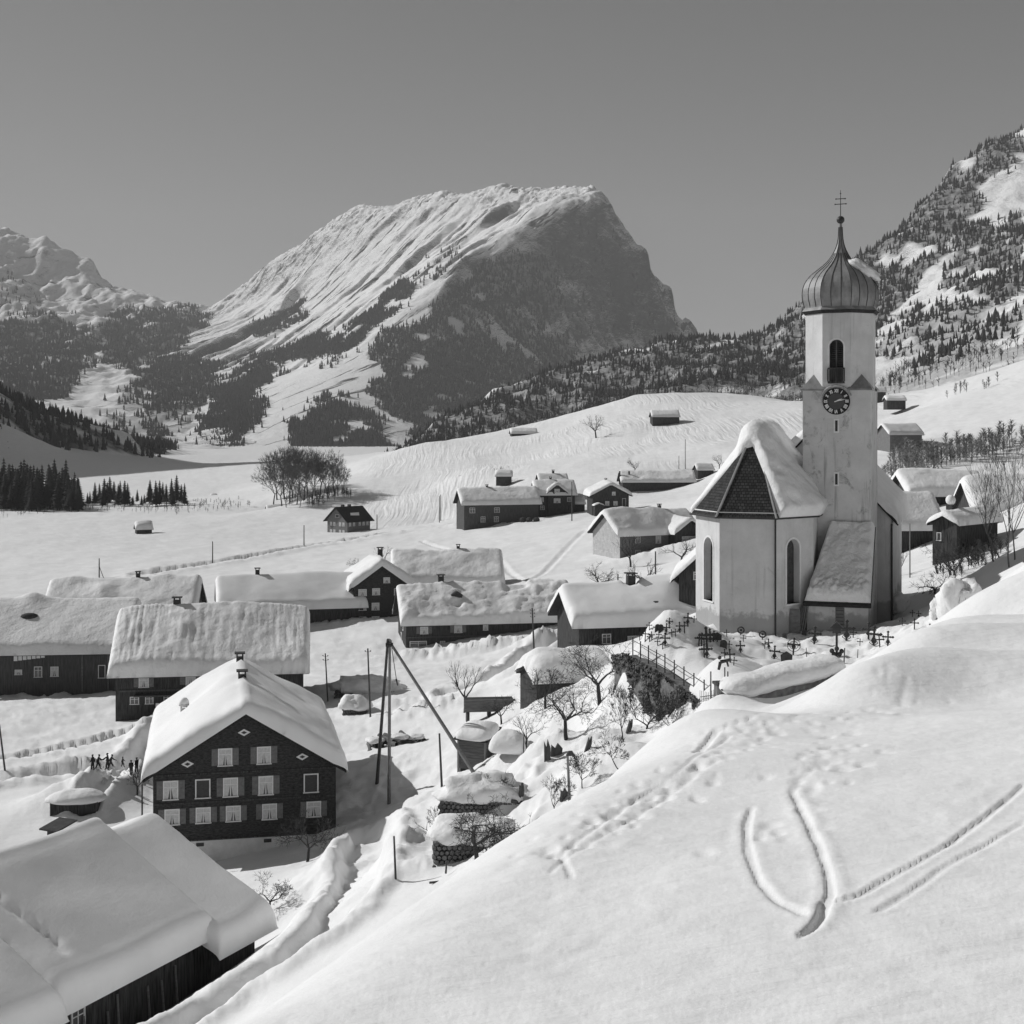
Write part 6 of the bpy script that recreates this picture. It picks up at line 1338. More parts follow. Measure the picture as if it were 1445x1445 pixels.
# ------------------------------------------------------------------ trees and shrubs
M_BARK = mat('dark_bark', 0.045, 0.9, noise=0.4, nscale=6, spec=0.1)
M_TWIG = mat('thin_twigs', 0.06, 0.9, noise=0.3, nscale=6, spec=0.1)
M_TWIG_PALE = mat('pale_twigs', 0.13, 0.9, noise=0.3, nscale=4, spec=0.1)
def bare_tree_meshes(seed, height=4.0, trunk_h=1.0, spread=0.9, r0=0.12, depth=5, kids=(2, 4), droop=0.0, lean=0.0, upright=0.25, twig=0.010):
    """trunk and crown of a leafless tree grown limb by limb"""
    rg = random.Random(seed); trunk = MB(); crown = MB()
    def rnd(d, a):
        ax = Vector((rg.uniform(-1, 1), rg.uniform(-1, 1), rg.uniform(-1, 1))).cross(d)
        if ax.length < 1e-3: ax = d.orthogonal()
        return Matrix.Rotation(a, 3, ax.normalized()) @ d
    def limb(p, d, ln, r, lev, mb):
        n = 3 if lev < 3 else 2; q = p
        for i in range(n):
            d = (rnd(d, rg.uniform(0.05, 0.30)) + Vector((0, 0, upright*0.15 - droop*0.1*lev))).normalized()
            e = q + d*ln/n; ra = r*(1-0.45*i/n); rb = r*(1-0.45*(i+1)/n)
            mb.tube(q, e, ra, rb, 6 if lev < 2 else (4 if lev < 3 else 3), False)
            if lev >= 1 and lev < depth and i < n-1 and rg.random() < 0.75:
                limb(e, (rnd(d, rg.uniform(0.6, 1.2)) + Vector((0, 0, 0.1))).normalized(), ln*rg.uniform(0.45, 0.65), rb*0.55, lev+1, crown)
            q = e
        if lev < depth:
            for k in range(rg.randint(*kids)):
                limb(q, (rnd(d, rg.uniform(0.35, 0.85)*spread) + Vector((0, 0, upright*0.3))).normalized(), ln*rg.uniform(0.62, 0.85), max(twig, r*0.55*rg.uniform(0.75, 1.05)), lev+1, crown)
    d0 = Vector((math.sin(lean), 0.1*rg.uniform(-1, 1), math.cos(lean))).normalized()
    q = Vector((0, 0, -0.4)); n = 4
    for i in range(n):
        d0 = rnd(d0, rg.uniform(0.02, 0.14)); e = q + d0*((trunk_h+0.4)/n); trunk.tube(q, e, r0*(1.15-0.3*i/n), r0*(1.15-0.3*(i+1)/n), 7, False); q = e
    for k in range(rg.randint(3, 4)):
        t = k*2.1+rg.uniform(-0.5, 0.5); dd = Vector((math.cos(t)*spread, math.sin(t)*spread, 0.75+upright)).normalized()
        limb(q, dd, (height-trunk_h)*0.42, r0*0.62, 1, crown)
    return trunk, crown
def tree(px, py, ymin, hpx, label, seed, group=None, cat='tree', name='bare_tree', mt=None, mc=None, **kw):
    p = ground_at(px, py, ymin); h = hpx/F*p.y
    kw.setdefault('trunk_h', 0.28*h); kw.setdefault('r0', 0.032*h)
    if hpx < 50 or ymin >= 110: kw.setdefault('depth', 4)
    t_, c_ = bare_tree_meshes(seed, h, **kw)
    zs = max(v[2] for v in c_.v); s = h/zs
    r = empty(name, (p.x, p.y, p.z), seed*1.3 % 6.28 if 'lean' not in kw else 0, label, cat, group); r.scale = (s, s, s)
    t_.build('trunk', mt or M_BARK, r, True); c_.build('crown', mc or M_TWIG, r); return r
gA = 'bare fruit trees in the gardens'
tree(674, 1216, 50, 108, 'gnarled apple tree at the edge of the foreground slope', 3, gA, spread=1.35, upright=0.05, trunk_h=0.9, droop=0.2, lean=-0.15, depth=6, kids=(2, 3))
tree(800, 1042, 78, 108, 'wide dark apple tree left of the ivy wall', 11, gA, spread=1.25, upright=0.1, lean=-0.1, depth=6, kids=(2, 3))
tree(846, 992, 90, 95, 'forked apple tree between snow cushion shed and ivy wall', 21, gA, spread=1.2, upright=0.12, lean=0.1, depth=6, kids=(2, 3))
tree(656, 1005, 120, 75, 'slim upright tree beside the stacked planks', 31, gA, spread=0.7, upright=0.5)
tree(433, 1216, 92, 72, 'small round apple tree under the gable house windows', 41, gA, spread=1.2, upright=0.15, lean=0.12)
tree(381, 1287, 76, 58, 'little spreading tree behind the barn eave', 51, gA, spread=1.2, upright=0.1)
tree(881, 1047, 76, 84, 'tall thin sapling leaning on the bank below the ivy wall', 61, gA, spread=0.6, upright=0.6, lean=-0.1, r0=0.05, depth=5)
tree(822, 1112, 70, 52, 'sapling just right of the capped post', 71, gA, spread=0.9, upright=0.3, r0=0.04, depth=5)
tree(876, 1082, 70, 52, 'sapling leaning hard to the left on the slope edge', 81, gA, spread=0.7, upright=0.2, lean=-0.55, r0=0.035, depth=5)
tree(789, 1152, 64, 58, 'sapling left of the capped post', 91, gA, spread=0.9, upright=0.2, lean=-0.2, r0=0.04, depth=5)
tree(945, 1030, 76, 60, 'twiggy bush at the foot of the ivy wall', 101, gA, 'bush', 'bare_bush', spread=1.0, upright=0.3, trunk_h=0.2, r0=0.05)
tree(845, 838, 180, 48, 'broad old apple tree on the white field left of the chancel', 111, gA, spread=1.3, upright=0.0)
tree(907, 832, 180, 45, 'apple tree behind the low house chimney', 121, gA, spread=1.2, upright=0.1)
tree(960, 800, 200, 50, 'small tree before the dark cross wing', 131, gA, spread=1.1, upright=0.1)
tree(890, 800, 220, 45, 'thin tree against the grey board side of the pale house', 141, gA, spread=0.8, upright=0.3)
tree(500, 805, 230, 18, 'low bare crown behind the snow roof of the long barn', 151, gA, spread=1.2)
tree(541, 800, 250, 30, 'bare crown beside the chimney of the three-storey house', 161, gA, spread=1.0)
tree(215, 1005, 130, 45, 'thin tree at the corner of the streaked-roof house', 165, gA, spread=0.6, upright=0.4, lean=-0.15)
tree(194, 1122, 95, 45, 'dark stump-like small tree behind the barn roof ridge', 166, gA, spread=0.8, upright=0.3)
tree(705, 683, 400, 26, 'bushy bare tree on the field below the knoll', 171, 'lone trees of the hill', spread=0.8, upright=0.4, mc=M_TWIG_PALE)
tree(841, 618, 560, 34, 'lone bare tree on the shoulder of the knoll', 181, 'lone trees of the hill', spread=0.9, upright=0.3)
tree(895, 668, 430, 24, 'small crooked tree above the long low barn', 191, 'lone trees of the hill', spread=1.1, mc=M_TWIG_PALE)
tree(1015, 662, 430, 22, 'little tree behind the dark shed left of the chancel roof', 195, 'lone trees of the hill', spread=0.9, mc=M_TWIG_PALE)
tree(708, 1022, 100, 46, 'small forked tree right of the stacked planks', 221, gA, spread=1.1, upright=0.2)
tree(612, 1192, 66, 52, 'thin bush left of the lower stacked wood', 223, gA, 'bush', 'bare_bush', spread=1.0, upright=0.3, trunk_h=0.3, depth=4)
tree(742, 1058, 84, 50, 'twiggy sapling between plank shed and broken board', 225, gA, spread=0.9, upright=0.3, depth=4)
tree(700, 1130, 72, 40, 'low thorny bush right of the upper stacked wood', 227, gA, 'bush', 'bare_bush', spread=1.2, upright=0.1, trunk_h=0.25, depth=4)
tree(912, 1030, 76, 62, 'tangled bush clinging to the middle of the ivy wall foot', 229, gA, 'bush', 'bare_bush', spread=1.0, upright=0.35, trunk_h=0.3)
tree(770, 1000, 98, 60, 'young apple tree before the snow cushion shed', 231, gA, spread=1.1, upright=0.15)
# tall saplings at the right edge
for i, (px, py, h, ln) in enumerate(((1403, 792, 150, -0.25), (1425, 800, 175, -0.12), (1432, 790, 190, 0.05), (1412, 785, 120, -0.4), (1442, 795, 160, 0.15))):
    tree(px, py, 84, h, ['leftmost of the slender tall saplings at the right edge', 'sapling in the middle of the right-edge clump', 'tallest slender sapling of the right-edge clump', 'low-leaning stem of the right-edge sapling clump', 'outermost sapling of the clump, at the picture edge'][i], 201+i, 'tall saplings at the right edge', spread=0.5, upright=0.75, lean=ln, r0=0.06, trunk_h=2.2, depth=4, mt=M_TWIG_PALE, mc=M_TWIG_PALE)
tree(1320, 838, 100, 36, 'spreading bush in the shaded hollow right of the nave', 211, 'bushes right of the church', 'bush', 'bare_bush', spread=1.3, upright=0.05, trunk_h=0.3)
tree(1346, 812, 118, 60, 'dense dark bush before the narrow dark house', 213, 'bushes right of the church', 'bush', 'bare_bush', spread=1.1, trunk_h=0.4, depth=5)
tree(1272, 812, 118, 40, 'small tree beside the nave corner', 215, 'bushes right of the church', spread=0.8)

# the wooded mound in the field: bare deciduous trees
protos = []
for k in range(4):
    t_, c_ = bare_tree_meshes(300+k, 18.0, trunk_h=5.0, spread=0.75, r0=0.28, depth=5, kids=(2, 4), upright=0.45, twig=0.05); protos.append((t_, c_, max(v[2] for v in c_.v)))
pm = []
for t_, c_, z_ in protos:
    m1_ = bpy.data.meshes.new('trunk'); m1_.from_pydata(t_.v, [], t_.f); m1_.materials.append(M_BARK); m2_ = bpy.data.meshes.new('crown'); m2_.from_pydata(c_.v, [], c_.f); m2_.materials.append(M_TWIG_PALE); pm.append((m1_, m2_, z_))
rg = random.Random(77); MOUNDT = [(386,712,60),(391,705,72),(398,714,62),(402,703,76),(409,709,74),(413,702,78),(419,712,62),(424,700,72),(430,706,70),(434,698,68),(441,704,60),(446,700,58),(452,698,66),(458,696,50),(463,702,52),(472,695,54),(477,700,46),(484,698,40),(404,716,40),(423,716,36)]
for i, (px, py, h) in enumerate(MOUNDT):
    p = ground_at(px, py, 480); a, b, z_ = pm[i % 4]; s = h/F*p.y/z_
    lb = 'leafless tree of the wooded mound, %s from the left among its trees' % ORD[1 + sorted(MOUNDT).index((px, py, h))]
    r = empty('bare_tree', p, rg.random()*6, lb, 'tree', 'leafless trees of the wooded mound, ' + ('dense part' if px < 436 else 'thin part')); r.scale = (s*1.05, s*1.05, s)
    link(bpy.data.objects.new('trunk', a), r); link(bpy.data.objects.new('crown', b), r)

# spruces at the left meadow edge
def spruce_mesh(seed, H_=14.0, levels=13, n=9):
    rg = random.Random(seed); c = MB()
    for k in range(levels):
        f = k/levels; z = H_*(0.14+0.84*f); R_ = H_*0.19*(1-f)**0.85+0.12
        for i in range(n):
            t = 2*math.pi*(i+rg.random()*0.7)/n; l = R_*rg.uniform(0.6, 1.1); dz = -l*rg.uniform(0.2, 0.55); w = l*0.33+0.1
            d = Vector((math.cos(t), math.sin(t), 0)); e = Vector((-math.sin(t), math.cos(t), 0)); o_ = Vector((0, 0, z))
            c.add([o_+Vector((0,0,H_*0.055)), o_+d*l*0.6+e*w+Vector((0,0,dz*0.5)), o_+d*l+Vector((0,0,dz)), o_+d*l*0.6-e*w+Vector((0,0,dz*0.5))], [(0,1,2),(0,2,3)])
    c.tube((0,0,H_*0.9),(0,0,H_),0.12,0.01,4,False); t_ = MB(); t_.tube((0,0,-0.5),(0,0,H_*0.92),0.17,0.03,6,False)
    m1_ = bpy.data.meshes.new('trunk'); m1_.from_pydata(t_.v, [], t_.f); m1_.materials.append(M_BARK); m2_ = bpy.data.meshes.new('crown'); m2_.from_pydata(c.v, [], c.f); m2_.materials.append(M_SPRUCE); return m1_, m2_
sp = [spruce_mesh(400+k) for k in range(4)]; rg = random.Random(88)
def spruce(px, py, ymin, hpx, lb, gr):
    p = ground_at(px, py, ymin); s = hpx/F*p.y/14.0; a, b = sp[rg.randrange(4)]
    r = empty('spruce_tree', p, rg.random()*6, lb, 'spruce', gr); wd_ = s*rg.uniform(1.1, 1.6); r.scale = (wd_, wd_, s)
    link(bpy.data.objects.new('trunk', a), r); link(bpy.data.objects.new('crown', b), r)
for i in range(120):
    px = rg.uniform(-25, 112); py = rg.uniform(706, 722); spruce(px, py, 500, rg.uniform(40, 62)*(1 - 0.25*(px > 95)), 'tall spruce in the dense dark stand at the left edge of the meadow', 'spruces of the dense stand at the left edge')
for i in range(30):
    px = 122 + 140*(i+rg.random())/30; py = rg.uniform(708, 715); h = (34 if 132 < px < 182 or 205 < px < 262 else 16)*rg.uniform(0.75, 1.15); spruce(px, py, 520, h, '%s spruce from the left in the open row before the snow-capped huts' % ORD[i+1], 'spruces of the open row by the stream')
# scrub along the stream, the thicket behind the church, scrub on the slope
M_THICKET = mat('grey_thicket_twigs', 0.24, 0.9, noise=0.3, nscale=0.3, spec=0.05)
def shrub_mass(name, label, zone, n, h0, h1, ymin, matl, tp, seed):
    rr = np.random.RandomState(seed); P_ = []
    xs = [p[0] for p in zone]; ys = [p[1] for p in zone]
    while len(P_) < n:
        px, py = rr.uniform(min(xs), max(xs)), rr.uniform(min(ys), max(ys))
        if inpoly(np.array([px]), np.array([py]), zone)[0]: p = ray_hit(px, py, ymin); P_.append((p.x, p.y, p.z))
    P_ = np.array(P_); tree_mass(name, label, P_, rr.uniform(h0, h1, len(P_)), tp, matl, 0.9).__setitem__('category', 'scrub')
shrub_mass('streamside_scrub', 'line of leafless scrub along the stream across the meadow', [(-20,712),(100,716),(340,704),(360,716),(250,726),(120,722),(-20,732)], 260, 1.5, 4.5, 450, M_BARE, tpl_bare(4, 16), 1)
shrub_mass('thicket', 'grey leafless thicket on the slope behind church and barn', [(1246,690),(1250,650),(1300,640),(1320,640),(1380,625),(1445,615),(1460,640),(1400,650),(1330,662),(1300,690)], 260, 1.2, 7.5, 215, M_THICKET, tpl_bare(6, 30), 2)
shrub_mass('slope_scrub', 'sparse bushes along the bright slope edge at the upper right', [(1330,556),(1380,545),(1420,530),(1400,548),(1340,566)], 14, 3.0, 7.0, 380, M_BARE, tpl_bare(8, 22), 3)
shrub_mass('mound_scrub', 'brushwood on the shaded side of the wooded mound', [(400,712),(430,700),(480,690),(500,700),(470,710),(440,716)], 90, 2.0, 6.0, 500, M_BARE, tpl_bare(9, 20), 4)
shrub_mass('hollow_brush', 'tangled dark brush in front of the narrow house right of the church', [(1318,812),(1335,790),(1395,768),(1425,775),(1400,795),(1345,818)], 70, 0.8, 3.2, 112, M_BARE, tpl_bare(12, 30), 5)
# ------------------------------------------------------------------ poles, sheds, woodpiles
M_POLE = mat('weathered_pole', 0.075, 0.85, noise=0.35, nscale=4, stretch=(3, 3, 0.4), spec=0.1)
M_POLE_L = mat('peeled_spruce_pole', 0.20, 0.8, noise=0.25, nscale=3, stretch=(3, 3, 0.4), spec=0.1)
M_PLANK = mat('grey_planks', 0.13, 0.85, noise=0.35, nscale=3, stretch=(0.4, 3, 3), spec=0.1)
M_LOG = mat('log_bark', 0.14, 0.9, noise=0.5, nscale=4, bump=0.02, bscale=9, spec=0.1)
M_LOGEND = mat('sawn_log_end', 0.30, 0.9, noise=0.3, nscale=5, spec=0.1)
M_TIP = mat('porcelain_insulator', 0.5, 0.3)
def pole(px, py0, py1, ymin, label, group='poles of the village', r=0.11, arms=0, dx=0.0, name='telegraph_pole', cat='pole', m=None, top=None):
    p = ground_at(px, py1, ymin); h = (py1-py0)/F*p.y; o = empty(name, p, 0, label, cat, group); d = dx/F*p.y
    MB().tube((0, 0, -0.6), (d, 0, h), r, r*0.75, 8).build('shaft', m or M_POLE, o)
    for k in range(arms):
        z_ = h - 0.35 - 0.45*k
        for s in (-1, 1):
            q = MB(); q.tube((d*z_/h, 0, z_), (d*z_/h+s*0.28, -0.05, z_+0.02), 0.02, 0.02, 4); q.ball((d*z_/h+s*0.28, -0.05, z_+0.10), 0.07, 6, 5); q.build('insulator', M_METAL, o)
    if top == 'cap':
        q = MB(); q.prism([(-0.24,-0.15,h),(0.24,-0.15,h),(0.10,-0.15,h+0.22),(-0.10,-0.15,h+0.22)], (0,-0.3,0)); q.build('cap', M_METAL, o)
    return o
pole(463, 922, 990, 120, 'thin pole left of the snow-cushioned woodpile', dx=-4, arms=2, r=0.09)
pole(523, 915, 1012, 112, 'taller thin pole between woodpile and pole tripod', dx=-4, arms=1, r=0.10)
pole(754, 858, 921, 150, 'pole with insulators in front of the long low house', dx=-3, arms=3, r=0.13)
pole(624, 1035, 1110, 88, 'short dark post beside the stacked wood', dx=-4, r=0.09, name='post', cat='post')
pole(559, 1180, 1240, 66, 'stake beside the trodden path below the tripod', dx=-3, r=0.06, name='post', cat='post')
pole(805, 1066, 1143, 60, 'grey post with metal cap on the slope edge', dx=-4, r=0.085, name='post', cat='post', top='cap', m=M_POLE_L)
pole(8, 1022, 1086, 105, 'leaning pole at the left picture edge', dx=-9, r=0.10)
pole(140, 788, 815, 220, 'far pole with a stay on the white field above the left roofs', r=0.16)
p = ground_at(147, 816, 220); q = MB(); q.tube((0,0,-0.3),(-1.3,0,3.2),0.09,0.07,6); o = q.build('pole_stay', M_POLE); o.location = p; tag(o, 'slanting stay leaning on the far field pole', 'stay')
for px, a, b, lb in ((300, 764, 795, 'pole at the road bank, second from the left in the far line'), (429, 741, 769, 'pole at the road bank left of the dark-roofed house'), (532, 726, 747, 'pole right behind the dark-roofed house'), (620, 700, 737, 'left one of a close pair of far poles before the knoll'), (622, 698, 735, 'right one of a close pair of far poles before the knoll')): pole(px, a, b, 330, lb, 'far telegraph line', r=0.16)
pole(807, 680, 735, 300, 'tall far pole before the cross-gabled house', 'far telegraph line', r=0.16); pole(925, 778, 828, 190, 'pole between apple tree and black gable house', r=0.13); pole(872, 810, 836, 190, 'short pole in the orchard left of the low house', r=0.13)
pole(1284, 739, 815, 118, 'slim pale pole right of the nave', r=0.07, m=M_POLE_L); pole(967, 620, 662, 500, 'faint pole on the combed slope', 'far telegraph line', r=0.14); pole(958, 643, 662, 460, 'second faint pole on the combed slope, a little shorter', 'far telegraph line', r=0.12)

# tripod of long poles
f1, f2, f3 = ground_at(532, 1106, 88), ground_at(549, 1134, 84), ground_at(668, 1090, 84); top = Pt(549, 908, 108)
tr = empty('pole_tripod', f2, 0, 'tripod of three long poles with a hanging rope over the shaded hollow', 'tripod'); o0 = Vector(f2)
for a, d_, m_ in ((f1, Vector((-0.25, 0, 0.3)), M_POLE), (f2, Vector((0.15, -0.15, 0.2)), M_POLE_L), (f3, Vector((0.3, 0.2, 0)), M_POLE_L)):
    e = (top - a).normalized(); MB().tube(a-o0-e*1.0, top-o0+d_*0.4+e*0.25, 0.15, 0.10, 8).build('leg', m_, tr)
q = MB(); q.tube(top-o0+Vector((-0.25,0,-0.1)), top-o0+Vector((0.3,0,-0.1)), 0.16, 0.16, 8); q.ball(top-o0+Vector((0,0,0.15)), 0.22, 8, 5); q.build('lashing', M_METAL, tr)
rp = top-o0+Vector((0.2, 0, -0.3)); q = MB(); q.tube(rp, rp+Vector((0.35,0,-2.4)), 0.03, 0.03, 5); q.tube(rp+Vector((0.35,0,-2.4)), rp+Vector((0.45,0,-2.9)), 0.07, 0.05, 6); q.build('rope', M_METAL, tr)

def cushion(parent, L, Wd, z0, h, seed, m=None, name='snow_cushion', n=30, amp=0.08, sq=2.6):
    """thick pillow of snow with overhanging rounded rim"""
    V = []; nu, nv = n, 12
    for j in range(nv+1):
        ph = math.pi/2*(1 - j/nv*1.28)
        for i in range(nu):
            t = 2*math.pi*i/nu; c, s = math.cos(t), math.sin(t); k = (abs(c)**sq + abs(s)**sq)**(-1/sq); rr = math.cos(ph) if ph > 0 else math.cos(ph)**1.5
            x, y, z = L/2*k*c*rr, Wd/2*k*s*rr, z0 + h*(math.sin(ph) if ph > 0 else 0.5*math.sin(ph))
            f = 1 + amp*mnoise.fractal(Vector((x*0.8+seed, y*0.8, z*0.8)), 1.0, 2.0, 3); V.append((x*f, y*f, z0+(z-z0)*f))
    Fs = [(j*nu+i, (j+1)*nu+i, (j+1)*nu+(i+1) % nu, j*nu+(i+1) % nu) for j in range(nv) for i in range(nu)]
    return np_mesh(name, np.array(V), np.array(Fs), m or M_SNOW, parent)
def woodpile(px, py, ymin, L, Wd, h, label, seed, rz=0.0, sh=1.0, over=0.5):
    p = ground_at(px, py, ymin); r = empty('woodpile', p, math.radians(rz), label, 'woodpile', 'woodpiles under snow'); rg = random.Random(seed)
    MB().box(-L/2+0.1, L/2-0.1, -Wd/2+0.25, Wd/2-0.1, -0.8, h).build('stack_core', M_LOG, r)
    lg = MB(); rr = 0.13
    nz_ = max(2, int(h/(2*rr)))
    for j in range(-1, nz_+1):
        for i in range(int(L/(2*rr))):
            x = -L/2 + rr + i*2*rr + (rr if j % 2 else 0); z = j*rr*1.8 + rr; s = rr*rg.uniform(0.75, 1.05)
            lg.tube((x, -Wd/2 + rg.uniform(-0.06, 0.06), z), (x, -Wd/2+0.5, z), s, s, 6)
    tag(lg.build('split_logs', M_LOG, r), kind='stuff'); cushion(r, L+over*2, Wd+over*2, h+0.05, sh, seed, name='snow_cushion', amp=0.30, sq=2.3, n=44); r.location.z -= 0.55; return r
woodpile(680, 1145, 80, 4.9, 2.2, 1.5, 'upper stacked wood under a big snow cushion below the tripod leg', 1, -4, 1.2, 0.25)
woodpile(664, 1202, 66, 4.0, 2.2, 1.35, 'lower stacked wood under snow behind the gnarled apple tree', 2, 4, 1.0, 0.25)
woodpile(517, 977, 128, 7.2, 3.0, 0.9, 'long low woodpile under a wide snow cushion right of the gable house roof', 3, -3, 1.5, 0.6)
woodpile(500, 1006, 118, 2.6, 2.0, 1.2, 'short woodpile under a lumpy snow cap beside the gable house roof', 4, 6, 1.2, 0.4)
# plank shed with tilted block of snow
p = ground_at(674, 1078, 90); r = empty('plank_shed', p, math.radians(-24), 'tiny plank shed with a tilted square block of snow on top', 'shed')
MB().box(-1.02, 1.02, -0.92, 0.92, -0.6, 2.0).build('inner_wall', M_WOOD_DARK, r)
for i in range(11):
    z_ = -0.2 + i*0.215
    for (a, b) in (((-1.1, -1.0), (1.1, -1.0)), ((1.1, -1.0), (1.1, 1.0))):
        d_ = (Vector((b[0]-a[0], b[1]-a[1], 0))).normalized(); n_ = Vector((d_.y, -d_.x, 0)); q = MB(); fbox(q, Vector((a[0], a[1], 0)), d_, n_, 0, 2.2 if i % 3 else 2.1, z_, z_+0.20, -0.07, 0.0+0.02*(i % 2)); q.build('plank', M_PLANK, r)
for x, y in ((-1.1, -1.0), (1.1, -1.0), (1.1, 1.0)): MB().box(x-0.07, x+0.07, y-0.09, y+0.07, -0.8, 2.25).build('corner_post', M_POLE_L, r)
q = MB(); q.add([(-1.4,-1.3,1.95),(1.4,-1.3,1.95),(1.4,1.3,2.55),(-1.4,1.3,2.55),(-1.4,-1.3,2.05),(1.4,-1.3,2.05),(1.4,1.3,2.65),(-1.4,1.3,2.65)], [(3,2,1,0),(4,5,6,7),(0,1,5,4),(1,2,6,5),(2,3,7,6),(3,0,4,7)]); q.build('roof', M_ROOF, r)
b_ = cushion(r, 2.9, 2.75, 0.35, 0.75, 8, name='snow_block', sq=5.0, amp=0.04); b_.location = (0, 0, 2.05); b_.rotation_euler = (math.atan2(0.6, 2.6), 0, 0)
# boxes of snow behind it, plank stack, logs
p = ground_at(718, 1060, 92); r = empty('snow_block_heap', p, math.radians(-14), 'smooth square heap of snow right of the tiny plank shed', 'snow heap'); cushion(r, 2.8, 2.4, 0.3, 1.3, 9, sq=4.5, amp=0.04); MB().tube((1.3,-0.9,-0.5),(1.35,-0.9,1.6),0.04,0.04,5).build('stake', M_POLE, r)
p = ground_at(690, 1010, 105); r = empty('plank_stack', p, math.radians(6), 'long stack of boards on trestles beside the slim tree', 'plank stack')
for i in range(7): MB().box(-2.4+0.1*(i % 2), 2.4-0.12*(i % 3), -0.9, -0.7+0.01*i, 0.55+0.16*i, 0.70+0.16*i).build('plank', M_PLANK, r)
MB().box(-2.3, 2.25, -0.69, 0.9, 0.5, 1.6).build('stack_core', M_WOOD_DARK, r)
for x in (-2.0, 0, 2.0, 3.4): MB().box(x-0.12, x+0.12, -0.9, 0.8, -0.6, 0.5).build('trestle', M_WOOD_DARK, r)
MB().box(1.0, 4.6, -0.8, 0.3, 0.32, 0.50).build('beam', M_WOOD_DARK, r)
rg = random.Random(14)
lp = empty('log_pile', ground_at(560, 1052, 100), math.radians(-60), 'tumbled pile of felled logs behind the shaded hollow', 'log pile')
for i in range(20):
    x = rg.uniform(-0.8, 0.8); y = rg.uniform(-3.6, 3.2); z = rg.uniform(0.0, 0.7)*(1-abs(y)/5); t = rg.uniform(-0.5, 0.5); L_ = rg.uniform(1.6, 3.2); s = rg.uniform(0.14, 0.26); a = Vector((x-L_/2*math.cos(t), y-L_/2*math.sin(t), z+rg.uniform(-0.1, 0.25))); b = Vector((x+L_/2*math.cos(t), y+L_/2*math.sin(t), z+rg.uniform(-0.1, 0.35)))
    lo = MB().tube(a, b, s, s*0.92, 9, False).build('log', M_LOG, lp, True); d_ = (a-b).normalized(); MB().tube(a, a+d_*0.02, s, s, 9).build('log_end', M_LOGEND, lo)
for i, (y, z) in enumerate(((-2.2, 0.75), (0.2, 0.8), (1.9, 0.6))): snow_lump(lp, 'log_snow', (0, y, z), (0.9, 0.8, 0.28), (0, 0, i), i*4.4)
# beams, rails and broken boards poking out of the snow
def stick(px, py, ymin, dx, dy, r, label, name='wooden_rail', up=0.15, m=None):
    p = ground_at(px, py, ymin); q = MB(); e = Vector((dx/F*p.y, 0.3, -dy/F*p.y)); q.tube((0, 0, up), e + Vector((0, 0, up)), r, r*0.9, 7); o = q.build(name, m or M_POLE); o.location = p; tag(o, label, name.split('_')[-1], 'timber poking out of the snow')
stick(616, 1219, 55, 62, -2, 0.06, 'long horizontal rail at the foot of the gnarled apple tree'); stick(606, 1250, 50, 26, 0, 0.06, 'short rail lying on the snow below the longer one'); stick(629, 1237, 52, 1, -16, 0.05, 'upright peg under the long rail', 'rail_peg')
stick(702, 1166, 66, 20, 6, 0.12, 'thick beam end jutting out right of the lower stacked wood', 'beam_end', 0.3); stick(718, 1120, 70, 22, 0, 0.13, 'upper one of two dark beam ends right of the upper stacked wood', 'beam_end', 0.4); stick(722, 1138, 70, 20, 4, 0.12, 'lower one of two dark beam ends right of the upper stacked wood', 'beam_end', 0.3)
stick(680, 1082, 84, 40, -2, 0.05, 'thin board across the snow right of the plank shed', 'board_end'); stick(690, 1185, 62, 18, -24, 0.05, 'slanting prop beside the gnarled apple tree', 'prop')
for i, (px, py, w_, h_, lb) in enumerate(((772, 1072, 0.5, 1.7, 'broken dark board standing left of the wide apple tree'), (784, 1066, 0.9, 1.0, 'splintered stump just right of the broken dark board'), (828, 1060, 0.35, 1.2, 'slanting broken board halfway up the bank'), (886, 1035, 0.35, 1.2, 'slanting broken board near the ivy wall foot'), (795, 1128, 0.6, 0.8, 'dark stump left of the capped post'), (735, 1130, 0.5, 1.4, 'dark stump right of the upper stacked wood'))):
    p = ground_at(px, py, 66); w_, h_ = w_*0.75, h_*0.75; q = MB(); q.prism([(-w_/2,-0.05,-0.4),(w_/2,-0.05,-0.4),(w_*0.65,-0.05,h_*0.55),(w_*0.25,-0.05,h_),(0,-0.05,h_*0.6),(-w_*0.35,-0.05,h_*0.9)], (0,-0.14,0)); o = q.build('broken_board', M_POLE); o.location = p; o.rotation_euler = (0.1, 0.25 if i in (2, 3) else -0.05, 0.2*i); tag(o, lb, 'board', 'timber poking out of the snow')
# vehicles or barrels by the far grey barn
for i, (px, lb) in enumerate(((738, 'left one of three dark bales by the far grey barn'), (747, 'middle one of three dark bales by the far grey barn'), (757, 'right one of three dark bales by the far grey barn'))):
    p = ground_at(px, 736, 330); q = MB(); q.ball((0, 0, 0.5), 1.0, 10, 6, 1.0, 0.8, 0.8); q.box(-0.7, 0.7, -0.85, -0.6, -0.4, 0.3); o = q.build('covered_bale', M_WOOD_DARK); o.location = p; tag(o, lb, 'bale', 'dark bales by the barn')
# buried roof with dark opening near the barn chimney
p = ground_at(108, 1142, 95); r = empty('buried_shed', p, math.radians(5), 'shed sunk in snow with a dark slit opening beside the barn chimney', 'shed'); MB().box(-1.9, 1.9, -1.0, 1.0, -1.0, 0.85).build('wall', M_WOOD_DARK, r); cushion(r, 4.8, 3.0, 0.85, 0.8, 12)

